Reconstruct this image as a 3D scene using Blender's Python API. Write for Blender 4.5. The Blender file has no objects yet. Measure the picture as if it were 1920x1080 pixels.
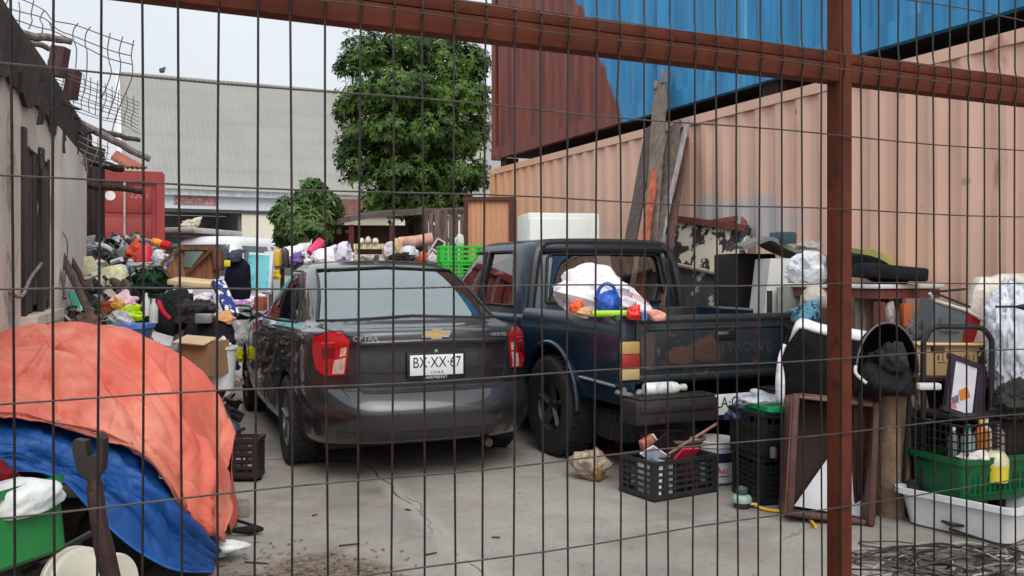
import bpy, bmesh, math, random
from mathutils import Vector, Matrix, Euler, noise
from mathutils.bvhtree import BVHTree
SC = bpy.context.scene
COL = SC.collection
PI = math.pi
rad = math.radians
F = 1650.0
HC = 1.35
CS, SN = 0.9083, 0.4184
# ---- measuring helpers: a picture position and a distance (m) give a point in the yard
def W(x, y, Z):
    X = (x - 960) / F * Z
    return Vector((CS * X + SN * Z, -SN * X + CS * Z, HC - (y - 510) * Z / F))
def G(x, y):
    p = W(x, y, HC * F / (y - 510)); p.z = 0
    return p
def px(n, Z): return n * Z / F
def S(r, g, b):
    f = lambda c: (c / 255 / 12.92) if c <= 10 else ((c / 255 + 0.055) / 1.055) ** 2.4
    return (f(r), f(g), f(b))
CAMYAW = -math.atan2(SN, CS)

# ---- materials
MATS = {}
def mat(key, c=(.5, .5, .5), rough=.6, metal=0, var=.18, scale=4, bump=.15, c2=None, thr=.55, soft=.08,
        scale2=2.5, coat=0, spec=.5, stretch=(1, 1, 1), trans=0, c3=None, thr3=.6, scale3=6, bscale=None, bdist=.02, alpha=1, sheen=0):
    if key in MATS: return MATS[key]
    m = bpy.data.materials.new(key); m.use_nodes = True
    nt = m.node_tree; N = nt.nodes; L = nt.links
    b = N['Principled BSDF']
    tc = N.new('ShaderNodeTexCoord'); mp = N.new('ShaderNodeMapping'); mp.inputs['Scale'].default_value = stretch
    L.new(tc.outputs['Object'], mp.inputs['Vector'])
    def nz(s, d=5, r=.6):
        n = N.new('ShaderNodeTexNoise'); n.inputs['Scale'].default_value = s
        n.inputs['Detail'].default_value = d; n.inputs['Roughness'].default_value = r
        L.new(mp.outputs['Vector'], n.inputs['Vector']); return n.outputs['Fac']
    def ramp(src, a, bb):
        r = N.new('ShaderNodeMapRange'); r.interpolation_type = 'SMOOTHSTEP'
        r.inputs['From Min'].default_value = a; r.inputs['From Max'].default_value = bb
        L.new(src, r.inputs['Value']); return r.outputs['Result']
    def mix(fac, a, bb):
        x = N.new('ShaderNodeMix'); x.data_type = 'RGBA'
        L.new(fac, x.inputs[0])
        for v, i in ((a, 6), (bb, 7)):
            if isinstance(v, tuple): x.inputs[i].default_value = (*v[:3], 1)
            else: L.new(v, x.inputs[i])
        return x.outputs[2]
    lo = tuple(max(0, q * (1 - var)) for q in c); hi = tuple(min(1, q * (1 + var)) for q in c)
    col = mix(ramp(nz(scale), .3, .7), lo, hi)
    if c2: col = mix(ramp(nz(scale2, 7, .65), thr, thr + soft), col, tuple(c2))
    if c3: col = mix(ramp(nz(scale3, 8, .7), thr3, thr3 + .06), col, tuple(c3))
    L.new(col, b.inputs['Base Color'])
    b.inputs['Roughness'].default_value = rough; b.inputs['Metallic'].default_value = metal
    b.inputs['Specular IOR Level'].default_value = spec
    if coat: b.inputs['Coat Weight'].default_value = coat; b.inputs['Coat Roughness'].default_value = .04
    if trans: b.inputs['Transmission Weight'].default_value = trans
    if sheen: b.inputs['Sheen Weight'].default_value = sheen
    b.inputs['Alpha'].default_value = alpha
    if bump:
        bp = N.new('ShaderNodeBump'); bp.inputs['Strength'].default_value = bump; bp.inputs['Distance'].default_value = bdist
        L.new(nz(bscale or scale * 4, 6), bp.inputs['Height']); L.new(bp.outputs['Normal'], b.inputs['Normal'])
    MATS[key] = m
    return m
def plastic(r, g, b, rough=.42, **k): return mat('plastic_%d_%d_%d' % (r, g, b), S(r, g, b), rough, var=.12, bump=.05, **k)
def cloth(r, g, b, **k): return mat('cloth_%d_%d_%d' % (r, g, b), S(r, g, b), .92, var=.26, scale=8, bump=.6, spec=.2, bscale=11, bdist=.03, **k)
def metal(r, g, b, rough=.45): return mat('metal_%d_%d_%d' % (r, g, b), S(r, g, b), rough, metal=.8, var=.2, bump=.08)
def wood(r, g, b): return mat('wood_%d_%d_%d' % (r, g, b), S(r, g, b), .8, var=.4, scale=6, bump=.3, stretch=(6, 6, .7), spec=.25)
def card(r, g, b): return mat('card_%d_%d_%d' % (r, g, b), S(r, g, b), .85, var=.12, scale=3, bump=.1, spec=.2)

# ---- mesh builder
class MB:
    def __init__(s): s.v = []; s.f = []
    def add(s, vs, fs, M=None):
        o = len(s.v)
        for p in vs:
            p = Vector(p); s.v.append(tuple(M @ p if M else p))
        s.f += [tuple(i + o for i in f) for f in fs]
        return s
    def box(s, c, size, rot=(0, 0, 0), bev=0):
        x, y, z = [q / 2 for q in size]
        M = Matrix.Translation(c) @ Euler(rot).to_matrix().to_4x4()
        if not bev:
            vs = [(a * x, b * y, d * z) for a in (-1, 1) for b in (-1, 1) for d in (-1, 1)]
            return s.add(vs, [(0, 1, 3, 2), (4, 6, 7, 5), (0, 4, 5, 1), (2, 3, 7, 6), (0, 2, 6, 4), (1, 5, 7, 3)], M)
        bm = bmesh.new(); bmesh.ops.create_cube(bm, size=1)
        for v in bm.verts: v.co = Vector((v.co.x * 2 * x, v.co.y * 2 * y, v.co.z * 2 * z))
        bmesh.ops.bevel(bm, geom=bm.edges[:], offset=min(bev, x * .95, y * .95, z * .95), segments=2, affect='EDGES', profile=.5)
        bm.verts.index_update()
        s.add([v.co.copy() for v in bm.verts], [[v.index for v in f.verts] for f in bm.faces], M); bm.free()
        return s
    def tube(s, pts, r, n=6, caps=True, closed=False):
        pts = [Vector(p) for p in pts]; m = len(pts)
        rs = r if isinstance(r, (list, tuple)) else [r] * m
        o = len(s.v); up = None
        for i, p in enumerate(pts):
            if closed: t = (pts[(i + 1) % m] - pts[i - 1])
            else: t = pts[min(i + 1, m - 1)] - pts[max(i - 1, 0)]
            t = t.normalized() if t.length > 1e-9 else Vector((0, 0, 1))
            if up is None:
                up = Vector((0, 0, 1)) if abs(t.z) < .9 else Vector((1, 0, 0))
            a = up - t * up.dot(t)
            if a.length < 1e-6: a = t.orthogonal()
            a.normalize(); up = a; b = t.cross(a)
            for k in range(n):
                q = 2 * PI * k / n
                s.v.append(tuple(p + (a * math.cos(q) + b * math.sin(q)) * rs[i]))
        e = m if closed else m - 1
        for i in range(e):
            j = (i + 1) % m
            for k in range(n):
                s.f.append((o + i * n + k, o + i * n + (k + 1) % n, o + j * n + (k + 1) % n, o + j * n + k))
        if caps and not closed:
            s.f.append(tuple(o + k for k in range(n))[::-1]); s.f.append(tuple(o + (m - 1) * n + k for k in range(n)))
        return s
    def bar(s, a, b, w, h, roll=0):
        a = Vector(a); b = Vector(b); d = b - a; L = d.length
        q = d.to_track_quat('Z', 'Y').to_matrix().to_4x4() @ Matrix.Rotation(roll, 4, 'Z')
        x, y = w / 2, h / 2
        vs = [(i * x, j * y, k * L) for i in (-1, 1) for j in (-1, 1) for k in (0, 1)]
        return s.add(vs, [(0, 1, 3, 2), (4, 6, 7, 5), (0, 4, 5, 1), (2, 3, 7, 6), (0, 2, 6, 4), (1, 5, 7, 3)], Matrix.Translation(a) @ q)
    def lathe(s, prof, n=24, M=None, cap=False):
        vs = []; fs = []
        for (r, z) in prof:
            for k in range(n):
                q = 2 * PI * k / n; vs.append((r * math.cos(q), r * math.sin(q), z))
        for i in range(len(prof) - 1):
            for k in range(n):
                fs.append((i * n + k, i * n + (k + 1) % n, (i + 1) * n + (k + 1) % n, (i + 1) * n + k))
        if cap: fs.append(tuple(range(n))[::-1]); fs.append(tuple((len(prof) - 1) * n + k for k in range(n)))
        return s.add(vs, fs, M)
    def grid(s, rows, thick=0, closed=False):
        h = len(rows); w = len(rows[0]); o = len(s.v)
        P = [[Vector(p) for p in r] for r in rows]
        for r in P: s.v += [tuple(p) for p in r]
        for i in range(h - 1):
            for j in range(w if closed else w - 1):
                k = (j + 1) % w
                s.f.append((o + i * w + j, o + i * w + k, o + (i + 1) * w + k, o + (i + 1) * w + j))
        if thick:
            o2 = len(s.v)
            for i in range(h):
                for j in range(w):
                    du = P[min(i + 1, h - 1)][j] - P[max(i - 1, 0)][j]; dv = P[i][min(j + 1, w - 1)] - P[i][max(j - 1, 0)]
                    nn = du.cross(dv); nn = nn.normalized() if nn.length > 1e-9 else Vector((0, 0, 1))
                    s.v.append(tuple(P[i][j] + nn * thick))
            for i in range(h - 1):
                for j in range(w - 1):
                    s.f.append((o2 + i * w + j, o2 + (i + 1) * w + j, o2 + (i + 1) * w + j + 1, o2 + i * w + j + 1))
            br = [(0, j) for j in range(w)] + [(i, w - 1) for i in range(1, h)] + [(h - 1, j) for j in range(w - 2, -1, -1)] + [(i, 0) for i in range(h - 2, 0, -1)]
            for a, b in zip(br, br[1:] + br[:1]):
                ia, ib = a[0] * w + a[1], b[0] * w + b[1]
                s.f.append((o + ib, o + ia, o2 + ia, o2 + ib))
        return s
    def prism(s, poly, d0, d1, axis='z', M=None):
        n = len(poly)
        def p3(a, b, d): return {'z': (a, b, d), 'y': (a, d, b), 'x': (d, a, b)}[axis]
        vs = [p3(a, b, d0) for a, b in poly] + [p3(a, b, d1) for a, b in poly]
        fs = [tuple(range(n))[::-1], tuple(range(n, 2 * n))] + [(i, (i + 1) % n, n + (i + 1) % n, n + i) for i in range(n)]
        return s.add(vs, fs, M)
    def build(s, name, m, parent=None, ang=35, loc=None, rz=None, fix=True):
        me = bpy.data.meshes.new(name); me.from_pydata(s.v, [], s.f); me.validate()
        if fix:
            bm = bmesh.new(); bm.from_mesh(me); bmesh.ops.recalc_face_normals(bm, faces=bm.faces[:]); bm.to_mesh(me); bm.free()
        me.polygons.foreach_set('use_smooth', [True] * len(me.polygons))
        if ang < 179: me.set_sharp_from_angle(angle=rad(ang))
        o = bpy.data.objects.new(name, me); COL.objects.link(o)
        if m: me.materials.append(m)
        if parent: o.parent = parent
        if loc is not None: o.location = loc
        if rz is not None: o.rotation_euler = (0, 0, rz) if isinstance(rz, (int, float)) else tuple(rz)
        return o
def tag(o, label, cat, group=None, kind=None):
    o['label'] = label; o['category'] = cat
    if group: o['group'] = group
    if kind: o['kind'] = kind
    return o
def thing(name, label, cat, loc=(0, 0, 0), rz=0, group=None, kind=None):
    o = bpy.data.objects.new(name, None); COL.objects.link(o); o.empty_display_size = .1
    o.location = loc; o.rotation_euler = (0, 0, rz) if isinstance(rz, (int, float)) else tuple(rz)
    return tag(o, label, cat, group, kind)
def structure(o): o['kind'] = 'structure'; return o
def text(txt, size, m, parent, loc, rot, name='lettering', depth=.002, sx=1, align='CENTER'):
    cu = bpy.data.curves.new(name, 'FONT'); cu.body = txt; cu.size = size; cu.extrude = depth; cu.align_x = align; cu.align_y = 'CENTER'
    t = bpy.data.objects.new('tmp', cu); COL.objects.link(t)
    bpy.context.view_layer.update()
    me = bpy.data.meshes.new_from_object(t.evaluated_get(bpy.context.evaluated_depsgraph_get()))
    bpy.data.objects.remove(t)
    for v in me.vertices: v.co.x *= sx
    o = bpy.data.objects.new(name, me); COL.objects.link(o); o.parent = parent; o.location = loc; o.rotation_euler = rot
    me.materials.clear(); me.materials.append(m)
    return o
def nv(p, f, seed): return noise.noise(Vector((p[0] * f + seed * 7.13, p[1] * f - seed * 3.7, p[2] * f + seed * 1.9)))
def crumple(size, seed=1, amp=.17, f=2.0, sub=4, flat=.55, sq=1.0, fine=.06):
    """a slack bag or heap of cloth: a rounded lump with folds, its base at z = 0"""
    bm = bmesh.new(); bmesh.ops.create_icosphere(bm, subdivisions=sub, radius=1)
    r_ = random.Random(seed * 31 + 7); ga = PI * (3 - 5 ** .5); npl = 18; planes = []
    for i in range(npl):
        z = 1 - 2 * (i + .5) / npl; q = ga * i + seed; s_ = math.sqrt(1 - z * z)
        nn = Vector((s_ * math.cos(q) + r_.uniform(-.3, .3), s_ * math.sin(q) + r_.uniform(-.3, .3), z + r_.uniform(-.3, .3))).normalized()
        planes.append((nn, 1 - amp * 2.2 * r_.random()))
    knots = [(Vector((r_.gauss(0, 1), r_.gauss(0, 1), r_.uniform(-.1, 1.2))).normalized(), amp * r_.uniform(1.2, 3.2)) for _ in range(4)] if amp > .09 else []
    R_ = Euler((seed * 1.3, seed * .7, seed * 2.1)).to_matrix()
    for v in bm.verts:
        d0 = v.co.normalized(); w_ = sum((max(0, d0.dot(nn)) / h_) ** 26 for nn, h_ in planes) ** (-1 / 26)
        p = d0 * w_
        if sq != 1: p = Vector([math.copysign(abs(c) ** sq, c) for c in p])
        e = R_ @ d0; e = Vector((e.x * .7, e.y * 1.2, e.z * 3.2))
        d = 1 + amp * .8 * nv(d0, f * .6, seed) - amp * 1.7 * abs(nv(e, f * .6, seed + 5)) - amp * .8 * abs(nv(Vector((e.y, e.z * .8, e.x * 2.5)), f * 1.0, seed + 3)) + fine * (.4 - 2.6 * abs(nv(Vector((e.z, e.x * 2.4, e.y)), f * 1.9, seed + 9)))
        for kk, kh in knots:
            c_ = d0.dot(kk)
            if c_ > .8: d += kh * max(0, 1 - (1 - c_) / .09) ** 1.5
        p *= d
        if p.z < -flat: p.z = -flat + (p.z + flat) * .12
        v.co = p
    xs = [v.co for v in bm.verts]
    lo = [min(p[i] for p in xs) for i in range(3)]; hi = [max(p[i] for p in xs) for i in range(3)]
    mb = MB(); bm.verts.index_update()
    mb.add([((p.x - (lo[0] + hi[0]) / 2) / (hi[0] - lo[0]) * size[0], (p.y - (lo[1] + hi[1]) / 2) / (hi[1] - lo[1]) * size[1], (p.z - lo[2]) / (hi[2] - lo[2]) * size[2]) for p in xs],
           [[v.index for v in f_.verts] for f_ in bm.faces])
    bm.free(); return mb
def lump(name, label, cat, x0, y0, x1, y1, Z, m, seed=1, depth=.8, tilt=0, group=None, **k):
    """a soft thing that fills the given extent in the picture at distance Z"""
    w = px(x1 - x0, Z); h = px(y1 - y0, Z)
    p = W((x0 + x1) / 2, y1, Z)
    o = crumple((w, max(.1, min(w, h * 2) * depth), h), seed, **k).build(name, m, loc=p, rz=(0, tilt, CAMYAW), ang=24)
    return tag(o, label, cat, group)
def solid(verts_ob):  # evaluated copy of an object with its modifiers applied
    bpy.context.view_layer.update()
    dg = bpy.context.evaluated_depsgraph_get()
    me = bpy.data.meshes.new_from_object(verts_ob.evaluated_get(dg))
    verts_ob.modifiers.clear(); verts_ob.data = me
    return verts_ob
def boolean(o, cutters, op='DIFFERENCE'):   # o must stand at the origin, unparented
    for c in cutters:
        md = o.modifiers.new('b', 'BOOLEAN'); md.operation = op; md.object = c; md.solver = 'EXACT'
    solid(o)
    for c in cutters: bpy.data.objects.remove(c)
    o.data.polygons.foreach_set('use_smooth', [True] * len(o.data.polygons))
    o.data.set_sharp_from_angle(angle=rad(32))
    return o
def outline(w, yr, yf, rr, rf, kr=0, kf=0, nr=4, nc=3, ns=12):
    """plan outline of a vehicle at one height, anticlockwise from the rear middle"""
    half = []
    for i in range(nr): half.append(((w - rr) * i / nr, yr))
    for i in range(nc + 1):
        a = PI / 2 * i / nc; half.append((w - rr + rr * math.sin(a), yr + rr - rr * math.cos(a)))
    y0, y1 = yr + rr, yf - rf
    for i in range(1, ns): half.append((w, y0 + (y1 - y0) * i / ns))
    for i in range(nc + 1):
        a = PI / 2 * i / nc; half.append((w - rf + rf * math.cos(a), yf - rf + rf * math.sin(a)))
    for i in range(nr - 1, -1, -1): half.append(((w - rf) * i / nr, yf))
    out = []
    for x, y in half:
        t = (y - yr) / (yf - yr)
        k = kr * (x / w) ** 2 * max(0, 1 - t * 2.2) - kf * (x / w) ** 2 * max(0, 1 - (1 - t) * 2.2)
        out.append((x, y + k))
    return out + [(-x, y) for x, y in out[-2:0:-1]]
def vehicle_loft(rows, bow, yc, yh, sub=2, cap_bottom=True, cap_top=True):
    rings = []
    for r in rows:
        pts = outline(r['w'], r['yr'], r['yf'], r.get('rr', .25), r.get('rf', .3), r.get('kr', .05), r.get('kf', .1))
        z = r['z']; z = z if isinstance(z, tuple) else (z,) * 4
        ys = r.get('ys', (0, .9, 3.1, 4.5)); ring = []
        for x, y in pts:
            if y <= ys[0]: zz = z[0]
            elif y >= ys[3]: zz = z[3]
            else:
                for i in range(3):
                    if y <= ys[i + 1]:
                        t = (y - ys[i]) / (ys[i + 1] - ys[i]); t = t * t * (3 - 2 * t); zz = z[i] + (z[i + 1] - z[i]) * t; break
            zz += r.get('crown', 0) * (1 - (x / r['w']) ** 2)
            ring.append((x * (1 - bow * ((y - yc) / yh) ** 2), y, zz))
        rings.append(ring)
    mb = MB(); mb.grid(rings, closed=True); n = len(rings[0])
    def cap(ring, base, flip):
        c = [sum(p[i] for p in ring) / n for i in range(3)]; mb.v.append(tuple(c)); k = len(mb.v) - 1
        for j in range(n): mb.f.append((base + j, base + (j + 1) % n, k))
    if cap_bottom: cap(rings[0], 0, True)
    if cap_top: cap(rings[-1], (len(rings) - 1) * n, False)
    return mb
def patch(bvh, poly, mapf, off=.004, lip=.012, cuts=4):
    """a panel laid over a body: the 2D outline is cast on the surface, lifted by off, with a rim going in by lip"""
    bm = bmesh.new()
    f = bm.faces.new([bm.verts.new((a, b, 0)) for a, b in poly])
    bmesh.ops.triangulate(bm, faces=[f])
    for _ in range(2): bmesh.ops.subdivide_edges(bm, edges=bm.edges[:], cuts=cuts if _ == 0 else 1, use_grid_fill=True)
    bmesh.ops.triangulate(bm, faces=bm.faces[:])
    bm.verts.index_update(); vs = []; inn = []
    last = None
    for v in bm.verts:
        o, d = mapf(v.co.x, v.co.y); h, nn, _, _ = bvh.ray_cast(Vector(o), Vector(d).normalized())
        if h is None: h, nn = last if last else (Vector(o), Vector(d))
        if nn.dot(Vector(d)) > 0: nn = -nn
        last = (h, nn)
        vs.append(h + nn * off); inn.append(h - nn * lip)
    mb = MB(); mb.add(vs, [[v.index for v in f.verts] for f in bm.faces])
    be = [e for e in bm.edges if len(e.link_faces) == 1]; n = len(vs)
    mb.v += [tuple(p) for p in inn]
    for e in be:
        a, b = e.verts[0].index, e.verts[1].index; mb.f.append((a, b, n + b, n + a))
    bm.free(); return mb
def bvh_of(o):
    bm = bmesh.new(); bm.from_mesh(o.data); t = BVHTree.FromBMesh(bm); bm.free(); return t
def line_on(bvh, pts, mapf, r=.004, off=0, n=5, steps=8):
    out = []
    for a, b in zip(pts, pts[1:]):
        for i in range(steps + (b == pts[-1])):
            t = i / steps; o, d = mapf(a[0] + (b[0] - a[0]) * t, a[1] + (b[1] - a[1]) * t)
            h, nn, _, _ = bvh.ray_cast(Vector(o), Vector(d).normalized())
            if h: out.append(h + nn * off)
    mb = MB()
    if len(out) > 1: mb.tube(out, r, n)
    return mb
def copy_tree(o, parent=None):
    c = o.copy(); COL.objects.link(c)
    if parent: c.parent = parent
    for ch in list(o.children): copy_tree(ch, c)
    return c
# ================= camera, light, ground
cam = bpy.data.cameras.new('camera'); co = bpy.data.objects.new('camera', cam); COL.objects.link(co)
co.location = (0, 0, HC); co.rotation_euler = (PI / 2, 0, CAMYAW)
cam.sensor_width = 36; cam.lens = F / 1920 * 36; cam.shift_y = -30 / 1920; cam.clip_end = 500; cam.clip_start = .05
SC.camera = co
SC.view_settings.view_transform = 'Standard'; SC.view_settings.look = 'None'; SC.view_settings.gamma = 1
SC.view_settings.exposure = 0.62
wd = bpy.data.worlds.new('World'); SC.world = wd; wd.use_nodes = True
nt = wd.node_tree; bg = nt.nodes['Background']
sky = nt.nodes.new('ShaderNodeTexSky'); sky.sky_type = 'NISHITA'; sky.sun_disc = False
SUN_EL, SUN_AZ = rad(50), rad(186)
sky.sun_elevation = SUN_EL; sky.sun_rotation = SUN_AZ; sky.dust_density = 6; sky.air_density = 1.2; sky.ozone_density = 1
hs = nt.nodes.new('ShaderNodeHueSaturation'); hs.inputs['Saturation'].default_value = .28
nt.links.new(sky.outputs[0], hs.inputs['Color']); cl = nt.nodes.new('ShaderNodeMix'); cl.data_type = 'RGBA'; cl.inputs[0].default_value = .72; nt.links.new(hs.outputs[0], cl.inputs[6]); tcw = nt.nodes.new('ShaderNodeTexCoord'); spw = nt.nodes.new('ShaderNodeSeparateXYZ'); nt.links.new(tcw.outputs['Generated'], spw.inputs[0])
mrw = nt.nodes.new('ShaderNodeMapRange'); mrw.inputs['From Min'].default_value = 0; mrw.inputs['From Max'].default_value = 1; mrw.inputs['To Min'].default_value = .86; mrw.inputs['To Max'].default_value = 1.5; nt.links.new(spw.outputs['Z'], mrw.inputs['Value'])
nzw = nt.nodes.new('ShaderNodeTexNoise'); nzw.inputs['Scale'].default_value = 3.0; nzw.inputs['Detail'].default_value = 5; nt.links.new(tcw.outputs['Generated'], nzw.inputs['Vector'])
ntw = nt.nodes.new('ShaderNodeMath'); ntw.operation = 'MULTIPLY_ADD'; ntw.inputs[1].default_value = .30; ntw.inputs[2].default_value = -.15; nt.links.new(nzw.outputs['Fac'], ntw.inputs[0])
adw = nt.nodes.new('ShaderNodeMath'); nt.links.new(mrw.outputs[0], adw.inputs[0]); nt.links.new(ntw.outputs[0], adw.inputs[1])
vsw = nt.nodes.new('ShaderNodeVectorMath'); vsw.operation = 'SCALE'; vsw.inputs[0].default_value = (4.4, 4.7, 5.0); nt.links.new(adw.outputs[0], vsw.inputs['Scale'])
nt.links.new(vsw.outputs[0], cl.inputs[7])   # cloud cover, brighter overhead
nt.links.new(cl.outputs[2], bg.inputs['Color'])
bg.inputs['Strength'].default_value = .13
sl = bpy.data.lights.new('sun', 'SUN'); sl.energy = .9; sl.angle = rad(48); sl.color = (1, .96, .9)
so = bpy.data.objects.new('sun', sl); COL.objects.link(so)
sd = Vector((math.sin(SUN_AZ) * math.cos(SUN_EL), math.cos(SUN_AZ) * math.cos(SUN_EL), math.sin(SUN_EL)))
so.rotation_euler = (sd).to_track_quat('Z', 'Y').to_euler()

def ground_material():
    m = bpy.data.materials.new('stained_concrete'); m.use_nodes = True
    nt = m.node_tree; N = nt.nodes; L = nt.links; b = N['Principled BSDF']
    tc = N.new('ShaderNodeTexCoord')
    def nz(s, d=6, r=.62, off=0):
        mp = N.new('ShaderNodeMapping'); mp.inputs['Location'].default_value = (off, off * 2, 0); L.new(tc.outputs['Object'], mp.inputs[0])
        n = N.new('ShaderNodeTexNoise'); n.inputs['Scale'].default_value = s; n.inputs['Detail'].default_value = d; n.inputs['Roughness'].default_value = r
        L.new(mp.outputs[0], n.inputs['Vector']); return n.outputs['Fac']
    def rp(s, a, bb):
        r = N.new('ShaderNodeMapRange'); r.interpolation_type = 'SMOOTHSTEP'; r.inputs['From Min'].default_value = a; r.inputs['From Max'].default_value = bb
        L.new(s, r.inputs['Value']); return r.outputs['Result']
    def mix(f, a, bb):
        x = N.new('ShaderNodeMix'); x.data_type = 'RGBA'; L.new(f, x.inputs[0])
        for v, i in ((a, 6), (bb, 7)):
            if isinstance(v, tuple): x.inputs[i].default_value = (*v, 1)
            else: L.new(v, x.inputs[i])
        return x.outputs[2]
    def mul(a, bb):
        x = N.new('ShaderNodeMath'); x.operation = 'MULTIPLY'; L.new(a, x.inputs[0])
        if isinstance(bb, float): x.inputs[1].default_value = bb
        else: L.new(bb, x.inputs[1])
        return x.outputs[0]
    c = mix(rp(nz(.55), .3, .7), (.255, .234, .205), (.365, .338, .30))
    c = mix(mul(rp(nz(2.6, 8, .7, 3), .45, .75), .55), c, (.19, .175, .155))
    c = mix(mul(rp(nz(1.4, 8, .7, 9), .54, .70), .7), c, (.11, .10, .09))
    c = mix(mul(rp(nz(.35, 7, .65, 41), .50, .62), .6), c, (.145, .135, .12))
    c = mix(mul(rp(nz(5, 8, .75, 51), .60, .68), .5), c, (.10, .09, .08))
    c = mix(mul(rp(nz(38, 3, .6, 5), .56, .72), .5), c, (.13, .12, .11))
    c = mix(mul(rp(nz(60, 2, .6, 15), .64, .74), .6), c, (.5, .48, .45))
    c = mix(mul(rp(nz(.9, 8, .7, 61), .52, .66), .55), c, (.235, .19, .145))
    c = mix(mul(rp(nz(11, 8, .75, 71), .58, .66), .45), c, (.15, .125, .10))
    # soil spread near the gate
    sp = N.new('ShaderNodeSeparateXYZ'); L.new(tc.outputs['Object'], sp.inputs[0])
    dm = N.new('ShaderNodeVectorMath'); dm.operation = 'DISTANCE'; L.new(tc.outputs['Object'], dm.inputs[0]); dm.inputs[1].default_value = (*G(560, 1110)[:2], 0)
    ad = N.new('ShaderNodeMath'); ad.operation = 'ADD'; L.new(dm.outputs['Value'], ad.inputs[0]); L.new(nz(3.5, 8, .7, 2), ad.inputs[1])
    dirt = mix(rp(nz(25, 6, .7, 1), .4, .62), (.10, .075, .055), (.21, .165, .125))
    r2 = rp(ad.outputs[0], 1.12, .78)
    c = mix(r2, c, dirt)
    vo = N.new('ShaderNodeTexVoronoi'); vo.feature = 'DISTANCE_TO_EDGE'; vo.inputs['Scale'].default_value = .42
    wv = N.new('ShaderNodeVectorMath'); wv.operation = 'ADD'; L.new(tc.outputs['Object'], wv.inputs[0])
    n3 = N.new('ShaderNodeTexNoise'); n3.inputs['Scale'].default_value = 1.8; n3.inputs['Detail'].default_value = 8; L.new(tc.outputs['Object'], n3.inputs['Vector'])
    sc = N.new('ShaderNodeVectorMath'); sc.operation = 'SCALE'; sc.inputs['Scale'].default_value = .55; L.new(n3.outputs['Color'], sc.inputs[0]); L.new(sc.outputs[0], wv.inputs[1]); L.new(wv.outputs[0], vo.inputs['Vector'])
    ck = mul(rp(vo.outputs['Distance'], .006, .0015), rp(nz(.8, 3, .5, 21), .46, .56))
    c = mix(ck, c, (.05, .045, .04))
    A_, B_ = G(735, 915), G(915, 1085); dl = (B_ - A_); nl = Vector((-dl.y, dl.x, 0)).normalized()
    dt = N.new('ShaderNodeVectorMath'); dt.operation = 'DOT_PRODUCT'; dt.inputs[1].default_value = nl
    sc2 = N.new('ShaderNodeVectorMath'); sc2.operation = 'SCALE'; sc2.inputs['Scale'].default_value = .16; L.new(n3.outputs['Color'], sc2.inputs[0]); wv2 = N.new('ShaderNodeVectorMath'); L.new(tc.outputs['Object'], wv2.inputs[0]); L.new(sc2.outputs[0], wv2.inputs[1]); L.new(wv2.outputs[0], dt.inputs[0])
    of = N.new('ShaderNodeMath'); of.operation = 'SUBTRACT'; of.inputs[1].default_value = A_.dot(nl) + .08 * (nl.x + nl.y); L.new(dt.outputs['Value'], of.inputs[0])
    ab = N.new('ShaderNodeMath'); ab.operation = 'ABSOLUTE'; L.new(of.outputs[0], ab.inputs[0])
    c = mix(mul(rp(ab.outputs[0], .10, .02), .45), c, (.40, .38, .34))
    c = mix(mul(rp(ab.outputs[0], .009, .002), rp(nz(1.7, 4, .6, 31), .40, .52)), c, (.06, .055, .045))
    L.new(c, b.inputs['Base Color']); b.inputs['Roughness'].default_value = .82; b.inputs['Specular IOR Level'].default_value = .3
    bp = N.new('ShaderNodeBump'); bp.inputs['Strength'].default_value = .35; bp.inputs['Distance'].default_value = .01
    L.new(nz(24, 8, .7), bp.inputs['Height']); L.new(bp.outputs[0], b.inputs['Normal'])
    return m
g = MB()
n = 60
rows = []
for i in range(n + 1):
    y = -30 + 150 * (i / n) ** 1.0
    rows.append([(-70 + 140 * j / n, y, .0) for j in range(n + 1)])
structure(g.grid(rows).build('ground', ground_material()))

# ================= fence and gate frame in front of the camera
RUST = mat('red_oxide_paint', S(90, 44, 30), .8, spec=.2, var=.25, scale=5, c2=S(62, 32, 24), thr=.58, soft=.12, scale2=9, bump=.25, bscale=60, bdist=.003)
WIRE = mat('dark_wire', S(34, 27, 26), .4, metal=.3, var=.3, scale=30, bump=.1)
UF = 1.791
fence = thing('mesh_fence', 'rusty red framed wire mesh gate filling the whole foreground', 'fence', (0, UF, 0))
mb = MB()
rr = random.Random(3)
zs = [HC + .3675 + .2 * k for k in range(-8, 6)]
def fold(z):   # V folds of the panel
    d = 0
    for zf in (HC + .5675, HC - 1.03):
        d = max(d, max(0, 1 - abs(z - zf) / .05) * .009)
    return d
for k in range(-14, 66):
    v = -.1531 + .07005 * k
    bend = rr.uniform(-.0025, .0025); pts = []
    zz = .06
    lv = sorted(set([.06 + .1 * i for i in range(25)] + [HC + .5675 + q for q in (-.055, -.03, 0, .03, .055)]))
    for z in lv:
        wob = .004 * math.sin(z * 2.1 + k * 1.7) + bend
        if k == 18: wob += -.012 * math.exp(-((z - HC - .44) / .06) ** 2)
        pts.append((v + wob, -fold(z), z))
    mb.tube(pts, .0025, 5)
NV = len(mb.f)
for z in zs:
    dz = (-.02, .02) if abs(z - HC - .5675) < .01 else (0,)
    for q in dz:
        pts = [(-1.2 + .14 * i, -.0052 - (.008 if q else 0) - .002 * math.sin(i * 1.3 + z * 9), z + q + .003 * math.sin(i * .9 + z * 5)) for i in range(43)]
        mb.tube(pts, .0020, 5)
wpo = mb.build('wire_panel', WIRE, fence); wpo.data.materials.append(mat('sky_lit_wire', S(84, 76, 72), .4, metal=.5, var=.3, scale=20))  # level wires paler: sky reflection on them put into the colour
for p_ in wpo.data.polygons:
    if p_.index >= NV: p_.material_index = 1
f = MB()
f.box((1.828, .0285, 1.3), (.044, .05, 2.6), bev=.003)
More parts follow.
